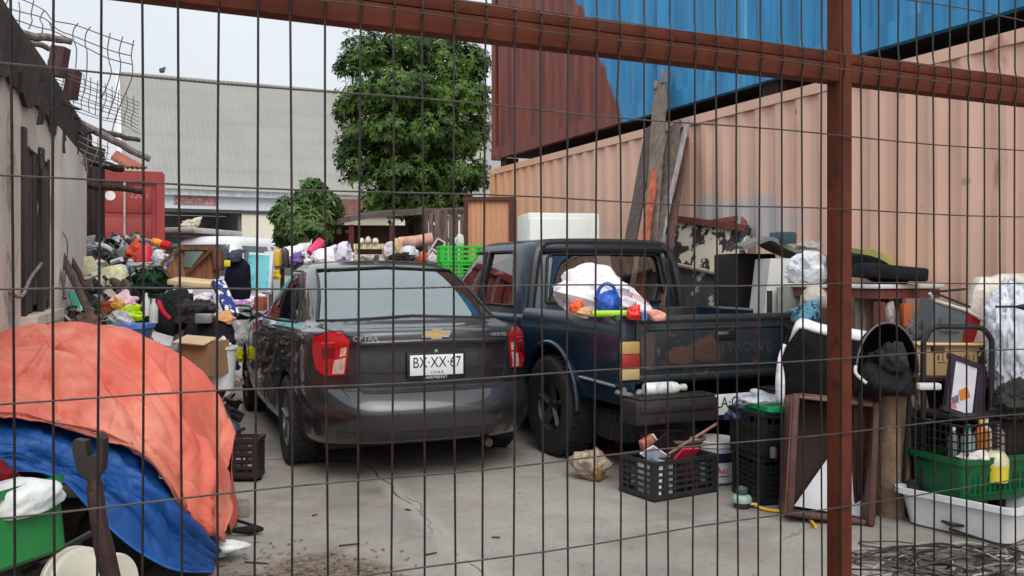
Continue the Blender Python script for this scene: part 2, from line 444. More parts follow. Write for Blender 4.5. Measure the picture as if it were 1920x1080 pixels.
f.build('post', RUST, fence)
f = MB(); f.box((4.6, .0285, 1.3), (.05, .05, 2.6), bev=.003); f.build('post', RUST, fence)
f = MB(); f.box((-1.25, .0285, 1.3), (.05, .05, 2.6), bev=.003); f.build('post', RUST, fence)
def rail(x0, x1):
    f = MB()
    f.box(((x0 + x1) / 2, .0285, HC + .5415), (x1 - x0, .048, .049), bev=.003)
    f.box(((x0 + x1) / 2, .0165, HC + .583), (x1 - x0, .02, .030), bev=.002)
    f.build('top_rail', RUST, fence)
rail(-1.22, 1.8055); rail(1.8505, 4.57)
def rail2(x0, x1):
    f = MB(); f.box(((x0 + x1) / 2, .0285, .09), (x1 - x0, .048, .049), bev=.003); f.build('bottom_rail', RUST, fence)
rail2(-1.22, 1.8055); rail2(1.8505, 4.57)

# ================= shipping containers
def corrug(mb, L, z0, z1, pitch=.262, depth=.030, dents=()):
    """corrugated side along +y from 0 to L, facing -x"""
    ys = []; y = 0
    while y < L - .01:
        for a, d in ((0, 0), (.068, 0), (.131, depth), (.2, depth), (.262, 0)):
            if y + a * pitch / .262 <= L: ys.append((y + a * pitch / .262, d))
        y += pitch
    zz = [z0 + (z1 - z0) * i / 14 for i in range(15)]
    rows = []
    for z in zz:
        row = []
        for y, d in ys:
            x = d
            for (dy, dz, r, h) in dents:
                q = ((y - dy) ** 2 + (z - dz) ** 2) / r ** 2
                if q < 4: x += h * math.exp(-q * 1.6)
            x += .006 * nv((y, z, 0), .8, 3)
            row.append((x, y, z))
        rows.append(row)
    mb.grid(rows)
VC = 5.27
def container(name, label, loc, L, H, m_body, m_end=None, dents=(), Wd=2.44):
    t = thing(name, label, 'container', loc)
    a = MB(); corrug(a, L - .2, .16, H - .09, dents=dents)
    for p in range(len(a.v)): x, y, z = a.v[p]; a.v[p] = (x + .010, y + .1, z)
    a.build('side_panel', m_body, t, ang=20)
    b = MB()
    b.box((.04, L / 2, .08), (.08, L - .3, .155)); b.box((.028, L / 2, .165), (.056, L - .3, .014))
    b.build('bottom_rail', m_body, t)
    b = MB(); b.box((.035, L / 2, H - .045), (.07, L - .3, .085)); b.build('top_rail', m_body, t)
    c = MB(); c.box((Wd / 2 + .08, L / 2, .06), (Wd - .2, L - .34, .05)); c.build('floor', mat('container_floor', (.02, .017, .015), .9), t)
    for y in (.075, L - .075):
        c = MB(); c.box((.075, y, H / 2), (.15, .15, H - .24)); c.build('corner_post', m_body, t)
        for z in (.06, H - .06):
            c = MB(); c.box((.082, y, z), (.17, .17, .118), bev=.008); c.box((-.0045, y, z), (.008, .07, .05)); c.build('corner_casting', m_body, t)
    c = MB(); c.box((Wd / 2 + .1, L / 2, H - .03), (Wd - .26, L - .32, .05)); c.build('roof', m_body, t)
    c = MB(); c.box((Wd - .05, L / 2, H / 2), (.08, L - .1, H - .1)); c.build('far_side_panel', m_body, t)
    for y in (.06, L - .06):
        c = MB(); c.box((Wd / 2 + .03, y, H / 2), (Wd - .3, .06, H - .3)); c.build('end_panel', m_end or m_body, t)
    return t
def pink_paint():
    return mat('faded_pink_paint', S(220, 179, 158), .62, var=.07, scale=1.1, bump=.12, c2=S(178, 130, 108), thr=.60, soft=.10, scale2=1.7,
               c3=S(120, 72, 46), thr3=.735, scale3=2.6, bscale=9, stretch=(1, 1, .6))
def pink_mat():
    m = pink_paint(); N = m.node_tree.nodes; L = m.node_tree.links; b = N['Principled BSDF']
    src = b.inputs['Base Color'].links[0].from_socket
    tc = N.new('ShaderNodeTexCoord')
    def area(cy, cz, ry, rz, soft):
        mp = N.new('ShaderNodeMapping'); mp.vector_type = 'POINT'
        mp.inputs['Location'].default_value = (0, -cy / ry, -cz / rz); mp.inputs['Scale'].default_value = (0, 1 / ry, 1 / rz)
        L.new(tc.outputs['Object'], mp.inputs[0])
        ln = N.new('ShaderNodeVectorMath'); ln.operation = 'LENGTH'; L.new(mp.outputs[0], ln.inputs[0])
        n = N.new('ShaderNodeTexNoise'); n.inputs['Scale'].default_value = 3; n.inputs['Detail'].default_value = 7; L.new(tc.outputs['Object'], n.inputs['Vector'])
        ad = N.new('ShaderNodeMath'); ad.operation = 'MULTIPLY_ADD'; L.new(n.outputs['Fac'], ad.inputs[0]); ad.inputs[1].default_value = .9; L.new(ln.outputs['Value'], ad.inputs[2])
        r = N.new('ShaderNodeMapRange'); r.interpolation_type = 'SMOOTHSTEP'; r.inputs['From Min'].default_value = 1.4; r.inputs['From Max'].default_value = 1.4 - soft; L.new(ad.outputs[0], r.inputs['Value'])
        return r.outputs['Result']
    def over(src, fac, col, k):
        mu = N.new('ShaderNodeMath'); mu.operation = 'MULTIPLY'; mu.inputs[1].default_value = k; L.new(fac, mu.inputs[0])
        x = N.new('ShaderNodeMix'); x.data_type = 'RGBA'; L.new(mu.outputs[0], x.inputs[0]); L.new(src, x.inputs[6]); x.inputs[7].default_value = (*col, 1); return x.outputs[2]
    p = W(1375, 380, 8.2)
    src = over(src, area(p.y - .06, 1.82, 1.15, .34, .5), S(176, 184, 190), .75)     # patch of pale grey overpaint
    p2 = W(1900, 345, 4.7)
    src = over(src, area(p2.y - .06, 1.75, .3, .5, .4), S(170, 180, 186), .6)
    src = over(src, area(12.2, 1.9, 3.2, 2.6, .9), S(222, 160, 104), .85)             # yellowish, rust-washed far end
    for (x_, y_, Z_, ry, rz, c_) in ((1787, 318, 5.6, .05, .14, S(140, 116, 76)), (1478, 208, 7.4, .035, .045, S(96, 66, 46)), (1484, 240, 7.4, .02, .07, S(180, 150, 90)), (1735, 335, 5.8, .06, .04, S(150, 120, 96))):
        p_ = W(x_, y_, Z_); src = over(src, area(p_.y - .06, p_.z, ry, rz, .6), c_, .6)
    L.new(src, b.inputs['Base Color'])
    return m
dents = [(W(1790, 310, 5.5).y - .1, 2.0, .16, .03), (W(1650, 330, 6.0).y - .1, 1.95, .12, .025), (W(1735, 330, 5.7).y, 1.98, .1, .03), (W(1880, 300, 5).y, 2.1, .14, .02), (6.0, 1.7, .3, .02)]
container('cargo_container', 'faded pink corrugated container on the ground, beneath the blue one', (VC, .06, 0), 12.19, 2.9, pink_mat(), dents=dents)
def blue_rust():
    m = mat('blue_and_rust_paint', S(42, 134, 186), .5, var=.30, scale=2.2, bump=.1, c2=S(104, 186, 214), thr=.56, soft=.16, scale2=1.6, stretch=(1, 2.4, .16), bscale=9, c3=S(18, 78, 130), thr3=.60, scale3=1.3)  # paint streaks; the upright ones also paint in light on the ribs
    N = m.node_tree.nodes; L = m.node_tree.links; b = N['Principled BSDF']
    src = b.inputs['Base Color'].links[0].from_socket
    tc = N.new('ShaderNodeTexCoord'); sp = N.new('ShaderNodeSeparateXYZ'); L.new(tc.outputs['Object'], sp.inputs[0])
    n = N.new('ShaderNodeTexNoise'); n.inputs['Scale'].default_value = 1.6; n.inputs['Detail'].default_value = 6; L.new(tc.outputs['Object'], n.inputs['Vector'])
    # limit of the blue repaint runs slanting up the side
    a = N.new('ShaderNodeMath'); a.operation = 'MULTIPLY_ADD'; L.new(sp.outputs['Z'], a.inputs[0]); a.inputs[1].default_value = -.62; L.new(sp.outputs['Y'], a.inputs[2])
    c = N.new('ShaderNodeMath'); c.operation = 'MULTIPLY_ADD'; L.new(n.outputs['Fac'], c.inputs[0]); c.inputs[1].default_value = .5; L.new(a.outputs[0], c.inputs[2])
    r = N.new('ShaderNodeMapRange'); r.inputs['From Min'].default_value = EDGE; r.inputs['From Max'].default_value = EDGE + .06; L.new(c.outputs[0], r.inputs['Value'])
    st = N.new('ShaderNodeTexNoise'); st.inputs['Scale'].default_value = 2.2; st.inputs['Detail'].default_value = 7
    mp = N.new('ShaderNodeMapping'); mp.inputs['Scale'].default_value = (1, 2.4, .35); L.new(tc.outputs['Object'], mp.inputs[0]); L.new(mp.outputs[0], st.inputs['Vector'])
    rr = N.new('ShaderNodeMapRange'); rr.inputs['From Min'].default_value = .35; rr.inputs['From Max'].default_value = .68; L.new(st.outputs['Fac'], rr.inputs['Value'])
    rc = N.new('ShaderNodeMix'); rc.data_type = 'RGBA'; L.new(rr.outputs[0], rc.inputs[0]); rc.inputs[6].default_value = (*S(94, 42, 34), 1); rc.inputs[7].default_value = (*S(138, 64, 44), 1)
    x = N.new('ShaderNodeMix'); x.data_type = 'RGBA'; L.new(r.outputs[0], x.inputs[0]); L.new(src, x.inputs[6]); L.new(rc.outputs[2], x.inputs[7])
    L.new(x.outputs[2], b.inputs['Base Color'])
    return m
def u_on(x, v): # distance along the yard of picture column x on the plane v
    t = (x - 960) / F; return v * (CS - SN * t) / (CS * t + SN)
ZB = 3.04
EDGE = (u_on(1165, VC + .03) - .06) - .62 * .1 + .25
container('cargo_container', 'bright blue container with a rust brown far end, stacked on the pink one', (VC + .03, .06, ZB), 12.19, 2.6, blue_rust())
for i, y in enumerate((.3, 6.1, 11.9)):
    tag(MB().box((VC + .2, y + .06, 2.97), (.2, .2, .136)).build('spacer_block', wood(60, 45, 38)), ['dark block between the stacked containers at the gate end', 'dark block between the stacked containers at mid length', 'dark block between the stacked containers at the rusty end'][i], 'block')

# red container at the back of the yard
RED = mat('red_container_paint', S(146, 52, 48), .6, var=.15, scale=2, bump=.1, c2=S(96, 44, 38), thr=.6, soft=.1, scale2=4)
rp = W(309, 450, 14.0); rp.z = .25
t = thing('red_container', 'dull red container end with pale lock rods at the back left', 'container', rp, rad(-1.0))
zt = 2.92
b = MB(); b.box((-.06, .06, 1.33), (.12, .12, 2.66)); b.build('corner_post', RED, t)
b = MB(); b.box((-2.38, .06, 1.33), (.12, .12, 2.66)); b.build('corner_post', RED, t)
b = MB(); b.box((-1.22, .06, 2.6), (2.2, .12, .14)); b.build('door_header', RED, t)
b = MB(); b.box((-1.22, .06, .07), (2.2, .12, .14)); b.build('door_sill', RED, t)
for k in (0, 1):
    d = MB(); x = -.65 - 1.1 * k
    d.box((x, .09, 1.33), (1.06, .04, 2.36))
    for zz, hh in ((.5, .5), (1.12, .5), (1.72, .45), (2.24, .42)): d.box((x, .062, zz), (.92, .02, hh), bev=.012)
    dd = d.build('door', RED, t)
    for q in (-.34, .065):
        MB().tube([(x + q, .03, .1), (x + q, .03, 2.6)], .022, 8).build('lock_rod', metal(190, 175, 170, .6), dd)
    if k == 0:
        MB().box((x + .0, .02, 1.35), (.5, .03, .045)).build('handle', metal(110, 60, 55, .6), dd)
        MB().lathe([(0, 0), (.075, 0), (.075, .006), (0, .006)], 20, Matrix.Translation((x - .14, .045, 2.29)) @ Matrix.Rotation(PI / 2, 4, 'X')).build('round_sticker', plastic(225, 215, 210), dd)
        mk = text('22G1', .13, mat('faded_stencil', S(190, 130, 125), .8, bump=0), dd, (x + .28, .046, 2.30), (PI / 2, 0, 0)); text('4530', .11, MATS['faded_stencil'], dd, (x + .28, .046, 1.02), (PI / 2, 0, 0))
b = MB(); b.box((-.03, 3.2, 1.4), (.06, 6, 2.5)); b.build('side_panel', RED, t)
b = MB(); b.box((-2.41, 3.2, 1.4), (.06, 6, 2.5)); b.build('side_panel', RED, t)
b = MB(); b.box((-1.22, 3.2, 2.68), (2.4, 6.2, .04)); b.build('roof', RED, t)
tag(MB().box((rp.x - 1.2, rp.y + .4, .12), (2.3, .3, .24)).build('timber_sleeper', wood(70, 55, 45)), 'timber sleeper under the red container doors', 'timber')

# ================= warehouse at the back
ROOF = mat('fibre_cement_roof', S(148, 147, 142), .85, var=.05, scale=.5, bump=.1, c2=S(146, 143, 135), thr=.55, soft=.2, scale2=1.2, stretch=(1, .5, 1))
WHT = mat('warehouse_white', S(205, 208, 208), .7, var=.08, scale=.4)
CREAM = mat('warehouse_cream', S(208, 202, 185), .8, var=.08, scale=.5)
rl = W(224, 140, 50); ev_u = rl.y - 10.4
ze = HC + 162 * 40.5 / F
wh = thing('warehouse', 'large warehouse with a pale grey corrugated roof slope behind the yard', 'building', (rl.x, ev_u, 0))
LW = 34; rh = rl.z; mb = MB()
npan = 7
for p in range(npan):
    a0, a1 = p / npan, (p + 1) / npan + .012
    rows = []
    for a, lift in ((a0, .014), (a1, .0)):
        row = []
        nn = int(LW / .26 * 4)
        for i in range(nn + 1):
            x = LW * i / nn
            row.append((x, 10.4 * a - .25, ze + (rh - ze) * a + .085 * math.cos(2 * PI * i / 4) + lift + .012 * nv((x * .2, p, 0), 1, 1)))
        rows.append(row)
    mb.grid(rows)
mb.build('roof', ROOF, wh, ang=180)
b = MB(); b.box((LW / 2, 10.3, rh + .05), (LW + .1, .5, .14), bev=.04); b.build('ridge_cap', ROOF, wh)
b = MB(); b.bar((-.1, -.3, ze + .02), (-.1, 10.3, rh + .02), .22, .34); b.build('barge_board', WHT, wh)
b = MB(); b.box((LW / 2, .1, ze - .18), (LW, .2, .30)); b.build('gutter', mat('gutter_grey', S(190, 195, 200), .6), wh)
def wx(x): return W(x, 400, 40.5).x - rl.x
zc = HC + 125 * 40 / F
b = MB(); b.box((LW / 2 - 1, .45, (zc + ze - .3) / 2), (LW + 2, .16, ze - .3 - zc), ); b.build('upper_wall', mat('pale_sheet', S(196, 204, 210), .6, var=.08, scale=.6), wh)
b = MB()
xs = [(x - 1) for x in (0,)]
x0 = wx(470)
b.box(((x0 + LW) / 2, .5, zc / 2), (LW - x0, .2, zc - .02)); b.build('lower_wall', CREAM, wh)
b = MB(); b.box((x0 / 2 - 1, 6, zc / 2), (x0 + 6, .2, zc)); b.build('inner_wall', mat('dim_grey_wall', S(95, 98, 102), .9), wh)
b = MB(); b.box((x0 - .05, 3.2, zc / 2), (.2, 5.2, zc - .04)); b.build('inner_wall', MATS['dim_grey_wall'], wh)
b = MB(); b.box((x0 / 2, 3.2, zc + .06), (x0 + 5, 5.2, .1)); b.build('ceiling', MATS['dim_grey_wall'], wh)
b = MB(); b.box(((wx(330) + wx(420)) / 2, .35, HC + 142 * 40 / F), (wx(420) - wx(330), .03, .46)); b.build('faded_sign', mat('faded_sign_red', S(170, 120, 118), .8, var=.35, scale=5, c2=S(195, 200, 205), thr=.56, soft=.05, scale2=9), wh)
b = MB(); b.box((LW / 2, .47, zc - .1), (LW, .3, .14)); b.build('wall_band', mat('dark_band', S(60, 62, 66), .7), wh)
b = MB(); b.box((LW / 2, 20, rh / 2 - 1), (LW, .3, rh - 2)); b.build('rear_wall', CREAM, wh)
# a lower shed roof part right of the small tree
b = MB(); b.box((wx(720), -.5, HC + 140 * 39 / F), (wx(820) - wx(628), .12, .75)); b.build('brick_panel', mat('old_brick', S(120, 84, 74), .9, var=.25, scale=6, bump=.3), wh)
bird = crumple((.22, .35, .3), 4, amp=.05).build('pigeon', cloth(80, 80, 85), loc=W(304, 143, 50), rz=1.0); tag(bird, 'small dark pigeon perched on the warehouse ridge', 'bird')
bird.location.z = rh + .1
crumple((.14, .16, .15), 6, amp=.04).build('head', MATS['cloth_80_80_85'], bird, loc=(0, -.14, .2))
# ================= old building along the left edge
def camxz(X, Z, z=0): return Vector((CS * X + SN * Z, -SN * X + CS * Z, z))
def wallX(Z): return -2.618 - .3776 * (Z - 4.5)
def wallS(x): Z = 4.5 * 337 / (337 - x); return (Z - 3) * 1.069, Z
PLA = mat('old_plaster', S(206, 195, 181), .9, var=.14, scale=1.5, bump=.25, c2=S(146, 134, 120), thr=.53, soft=.12, scale2=2.4, c3=S(92, 82, 74), thr3=.68, scale3=1.6, bscale=14)
ROT = mat('rotten_timber', S(58, 48, 44), .9, var=.45, scale=5, bump=.5, c2=S(104, 92, 84), thr=.6, soft=.1, scale2=7)
GREYW = wood(118, 108, 102)
bp = camxz(wallX(3.0), 3.0)
bl = thing('old_building', 'old plastered building with a rotten overhanging eave along the left edge', 'building', bp, rad(-4.04))
sA, zA = wallS(40); sB, zB2 = wallS(92); sE, zE = wallS(152); sP, zP = wallS(97)
w = MB()
zt0, zb0 = HC + 225 * 5.6 / F, HC - 88 * 5.6 / F
w.box((-.15, sA / 2 - .5, 1.2), (.3, sA + 1, 2.4))
w.box((-.15, (sB + sE) / 2, 1.2), (.3, sE - sB, 2.4))
w.box((-.15, (sA + sB) / 2, zb0 / 2), (.298, sB - sA, zb0))
w.box((-.15, (sA + sB) / 2, (zt0 + 2.4) / 2), (.298, sB - sA, 2.4 - zt0))
w.build('wall', PLA, bl)
w = MB(); w.box((.012, sP + (sE - sP) / 2, 1.2), (.075, sE - sP, 2.4), bev=.01); w.build('pilaster', mat('grey_plaster', S(200, 190, 180), .9, var=.1, scale=2, bump=.2, c2=S(130, 120, 112), thr=.6, soft=.1), bl)
rr = random.Random(5); wn = MB()
y = sA - .02; i = 0
while y < sB:
    q = rr.uniform(.07, .13); wn.box((-.005 + rr.uniform(-.015, .02), y + q / 2, (zt0 + zb0) / 2 + rr.uniform(-.02, .05)), (.03, q - .008, zt0 - zb0 + rr.uniform(-.15, .1)), rot=(rr.uniform(-.02, .02), 0, 0)); y += q
wn.build('boarded_window', mat('charred_boards', S(62, 50, 46), .9, var=.5, scale=4, bump=.4, stretch=(5, 5, .6), c2=S(150, 138, 128), thr=.62, soft=.05, scale2=6), bl)
w = MB(); w.box((-.06, (sA + sB) / 2, (zt0 + zb0) / 2), (.06, sB - sA - .02, zt0 - zb0 - .02)); w.build('window_backing', mat('backing_dark', S(40, 34, 32), .95, var=.3), bl)  # plain dark panel seen between the boards
dbm = MB()
for i in range(120):
    y = rr.uniform(2.3, sE + .2); L_ = rr.uniform(.06, .3); a_ = rr.uniform(0, 6.3); z = 2.56 + rr.uniform(0, .10); x = rr.uniform(-.25, .06)
    dbm.bar((x, y, z), (x + .4 * L_ * math.cos(a_), y + L_ * math.sin(a_), z + rr.uniform(-.08, .05)), rr.uniform(.01, .04), rr.uniform(.006, .025))
tag(dbm.build('roof_debris', ROT, loc=bp, rz=rad(-4.04)), 'splintered rotten sticks and dirt along the eave of the old building', 'debris', kind='stuff')
w = MB(); w.box((.03, (sA + sB) / 2, zb0 + .01), (.12, sB - sA + .1, .06)); w.build('window_sill', PLA, bl)
e = MB(); n = 46; rows = []
for zz in range(2):
    pass
# eave: ragged fascia boards with a sloping soffit
rows = []
for i in range(n + 1):
    y = -1 + (sE + 1.3) * i / n
    lo = 2.36 + .10 * nv((y, 0, 0), 1.3, 2) + .05 * nv((y, 3, 0), 5, 4)
    hi = 2.66 + .02 * nv((y, 0, 0), .8, 7)
    rows.append([(-.03, y, lo + .02), (.03, y, lo), (.04, y, lo + .12), (.07, y, hi - .05), (.07, y, hi), (-.3, y, hi + .06)])
e.grid(rows, thick=-.02); e.build('eave', ROT, bl)
e = MB(); e.grid([[(-.3, -1, 2.72), (-.3, sE + .3, 2.72)], [(-3.0, -1, 2.95), (-3.0, sE + .3, 2.95)]], thick=.04); e.build('roof', ROT, bl)
w = MB(); w.box((-1.6, sE - .1, 1.3), (2.7, .2, 2.6)); w.build('end_wall', PLA, bl)
for i in range(12):
    y = rr.uniform(.5, sE); hgt = rr.uniform(.06, .2)
    MB().bar((.045 + rr.uniform(0, .02), y, 2.42), (.04 + rr.uniform(0, .03), y + rr.uniform(-.12, .12), 2.42 - hgt), .02, .006).build('hanging_splinter', ROT, bl)
# beams that stick out at the far end
for (x0, y0, x1, y1, Z, r, nm, lb, m) in [
    (26, 62, 134, 80, 6.6, .035, 'timber_pole', 'grey weathered pole lying highest on the old roof', GREYW),
    (32, 74, 92, 90, 6.9, .03, 'timber_pole', 'short grey pole under the highest pole on the old roof', GREYW),
    (134, 222, 282, 300, 8.2, .04, 'timber_pole', 'long grey pole slanting down past the end of the old roof', GREYW),
    (190, 246, 262, 264, 8.6, .03, 'timber_pole', 'thin crooked pole just above the orange roof tiles', wood(86, 76, 72)),
    (150, 345, 270, 360, 8.9, .04, 'timber_beam', 'dark beam sticking out level in front of the red container', wood(58, 44, 40)),
    (168, 300, 230, 318, 8.9, .05, 'timber_beam', 'short dark beam under the lean-to roof beside the old building', wood(50, 40, 38))]:
    a, b2 = W(x0, y0, Z), W(x1, y1, Z + .3); mbx = MB()
    pts = [a.lerp(b2, i / 8) + Vector((0, 0, .02 * nv((i, x0, 0), .6, 3))) for i in range(9)]
    mbx.tube(pts, [r * (1 - .03 * i) for i in range(9)], 8)
    tag(mbx.build(nm, m), lb, 'pole' if 'pole' in nm else 'beam')
for (x0, y0, x1, y1, Z, lb) in [(94, 88, 126, 130, 6.7, 'dark brown timber stub standing upright on the old roof'), (124, 132, 147, 172, 7.0, 'second dark timber stub leaning lower on the old roof')]:
    p = W((x0 + x1) / 2, y1 + 14, Z)
    tag(MB().box((0, 0, px(y1 - y0 + 14, Z) / 2), (px(x1 - x0, Z) * .8, .1, px(y1 - y0 + 14, Z)), rot=(0, .16, 0)).build('timber_stub', wood(84, 58, 58), loc=p, rz=CAMYAW), lb, 'timber')
# bent welded wire mesh lying on the roof
WG = mat('grey_wire', S(108, 104, 108), .5, metal=.5, var=.2, scale=20)
def polyW(pts, Z): return [W(x, y, Z + (d[0] if d else 0)) for x, y, *d in pts]
def smooth(pts, k=5):
    out = []
    P = [Vector(p) for p in pts]
    for i in range(len(P) - 1):
        a, b, c, d = P[max(i - 1, 0)], P[i], P[i + 1], P[min(i + 2, len(P) - 1)]
        for j in range(k):
            t = j / k
            out.append(.5 * ((2 * b) + (c - a) * t + (2 * a - 5 * b + 4 * c - d) * t * t + (3 * b - a - 3 * c + d) * t ** 3))
    return out + [P[-1]]
mp = MB(); c3 = lambda L_, Z: [W(x / 3, y / 3, Z) for x, y in L_]
for L_ in ([(-60, -60), (130, 0), (250, 60), (300, 115), (420, 140), (600, 205), (755, 255)], [(-60, 10), (90, 60), (240, 100), (330, 170), (420, 205), (610, 280), (742, 315)], [(-40, 100), (80, 110), (200, 150), (300, 175), (450, 250), (600, 325), (742, 362)]):
    mp.tube(smooth(c3(L_, 6.2)), .0042, 5)
for L_ in ([(105, 10), (112, 60), (108, 110), (110, 165)], [(190, 0), (175, 80), (180, 120), (160, 165)], [(250, 55), (225, 105), (240, 140), (235, 190)], [(50, -10), (30, 40), (45, 100)],
           [(440, 130), (415, 165), (410, 210), (430, 280), (425, 385)], [(510, 150), (485, 185), (478, 240), (490, 300), (485, 440), (470, 520)], [(620, 185), (605, 270), (612, 340), (625, 410), (590, 510), (570, 560), (560, 650)],
           [(690, 205), (670, 290), (678, 350), (672, 420), (640, 560), (610, 640)], [(752, 225), (738, 310), (745, 370), (740, 440), (690, 560), (650, 660), (630, 740)], [(275, 120), (290, 160), (310, 240)]):
    mp.tube(smooth(c3(L_, 6.25)), .0042, 5)
tag(mp.build('wire_mesh_panel', WG), 'bent welded wire mesh panel curling up above the old roof against the sky', 'wire mesh')
mp = MB()
for k in range(9):
    L_ = [(150 + 14 * k, 300 + 26 * k), (260 + 10 * k, 370 + 26 * k + 9 * math.sin(k)), (420, 430 + 24 * k), (560, 480 + 24 * k + 8 * math.sin(2 * k)), (690, 540 + 20 * k), (780, 575 + 22 * k)]
    mp.tube(smooth(c3(L_, 6.9 + .05 * k)), .0036, 5)
for k in range(15):
    x = 190 + 40 * k; L_ = [(x, 300 + 17 * k), (x + 8 * math.sin(k * 2), 380 + 17 * k), (x - 12, 450 + 16 * k), (x - 18 + 10 * math.sin(k), 520 + 14 * k)]
    mp.tube(smooth(c3(L_, 7.0)), .0036, 5)
tag(mp.build('wire_mesh_panel', WG), 'flattened tangle of wire mesh sagging over the rotten eave', 'wire mesh')
mp = MB()
for k in range(4): mp.tube(smooth(c3([(300 + 4 * k, 700 + 36 * k), (400, 735 + 38 * k), (500, 790 + 36 * k), (615, 830 + 34 * k)], 7.6)), .0045, 5)
for k in range(6): mp.tube(smooth(c3([(330 + 55 * k, 690 + 22 * k), (325 + 55 * k, 780 + 20 * k), (300 + 52 * k, 860 + 20 * k)], 7.6)), .0045, 5)
tag(mp.build('wire_mesh_panel', metal(160, 155, 155, .6)), 'small pale wire grid hanging below the eave near the wall end', 'wire mesh')
# thatch of dry sticks at the wall end
mp = MB()
for k in range(26):
    x = rr.uniform(330, 480); y = rr.uniform(830, 900)
    mp.tube(c3([(x, y), (x + rr.uniform(-25, 25), y + rr.uniform(40, 130))], 7.9 + rr.uniform(-.1, .1)), .006, 4)
tag(mp.build('dry_stick_bunch', wood(128, 112, 98)), 'bunch of dry sticks hanging from the eave at the wall end', 'sticks')
# lean-to with orange tiles beyond the building
lt = thing('lean_to', 'dark lean-to with a patch of orange roof tiles beyond the old building', 'shed', W(150, 450, 9.2).xy.to_3d(), rad(-4))
TILE = mat('orange_tile', S(150, 84, 64), .8, var=.3, scale=6, bump=.3, c2=S(120, 80, 64), thr=.62, soft=.1)
a = [W(218, 282, 9.9), W(276, 314, 9.9), W(240, 312, 9.3), W(208, 294, 9.3)]
def local(o, p):
    return (Matrix.Translation(o.location) @ o.rotation_euler.to_matrix().to_4x4()).inverted() @ Vector(p)
rows = []
for i in range(9):
    s0, s1 = a[0].lerp(a[1], i / 8), a[3].lerp(a[2], i / 8)
    rows.append([local(lt, s0.lerp(s1, j / 12) + Vector((0, 0, .010 * math.sin(j * 2.1) + .008 * (i % 2)))) for j in range(13)])
MB().grid(rows, thick=.03).build('tile_roof', TILE, lt)
p1, p2 = local(lt, W(146, 268, 9.2)), local(lt, W(186, 276, 9.3))
MB().grid([[p1, p2], [p1 + Vector((0, .9, .1)), p2 + Vector((0, .9, .1))]], thick=.08).build('tin_roof', ROT, lt)
for q in (p1 + Vector((.05, .1, 0)), p2 + Vector((-.05, .1, 0))):
    MB().box((q.x, q.y, q.z / 2), (.1, .1, q.z - .02)).build('post', wood(60, 50, 46), lt)
MB().box(((p1.x + p2.x) / 2, p1.y + .8, p1.z / 2), (p2.x - p1.x, .06, p1.z - .05)).build('back_wall', mat('dim_boards', S(52, 44, 42), .9, var=.4, stretch=(6, 6, .6)), lt)

# ================= trees
def leaf_mat(key, c, c2):
    m = bpy.data.materials.new(key); m.use_nodes = True
    N = m.node_tree.nodes; L = m.node_tree.links; b = N['Principled BSDF']
    g = N.new('ShaderNodeNewGeometry'); x = N.new('ShaderNodeMix'); x.data_type = 'RGBA'
    pw = N.new('ShaderNodeMath'); pw.operation = 'POWER'; pw.inputs[1].default_value = 1.6; L.new(g.outputs['Random Per Island'], pw.inputs[0])
    tcl = N.new('ShaderNodeTexCoord'); nzl = N.new('ShaderNodeTexNoise'); nzl.inputs['Scale'].default_value = 1.5; nzl.inputs['Detail'].default_value = 3; L.new(tcl.outputs['Object'], nzl.inputs['Vector'])
    mrl = N.new('ShaderNodeMapRange'); mrl.inputs['From Min'].default_value = .42; mrl.inputs['From Max'].default_value = .62; L.new(nzl.outputs['Fac'], mrl.inputs['Value'])
    av = N.new('ShaderNodeMath'); av.operation = 'MULTIPLY_ADD'; av.inputs[1].default_value = .55; L.new(mrl.outputs[0], av.inputs[0])
    hf = N.new('ShaderNodeMath'); hf.operation = 'MULTIPLY'; hf.inputs[1].default_value = .6; L.new(pw.outputs[0], hf.inputs[0]); L.new(hf.outputs[0], av.inputs[2])
    L.new(av.outputs[0], x.inputs[0]); x.inputs[6].default_value = (*c, 1); x.inputs[7].default_value = (*c2, 1)
    L.new(x.outputs[2], b.inputs['Base Color']); b.inputs['Roughness'].default_value = .5; b.inputs['Specular IOR Level'].default_value = .25
    tr = N.new('ShaderNodeBsdfTranslucent'); L.new(x.outputs[2], tr.inputs['Color'])
    ms = N.new('ShaderNodeMixShader'); ms.inputs[0].default_value = .18
    out = N['Material Output']; L.new(b.outputs[0], ms.inputs[1]); L.new(tr.outputs[0], ms.inputs[2]); L.new(ms.outputs[0], out.inputs[0])
    return m
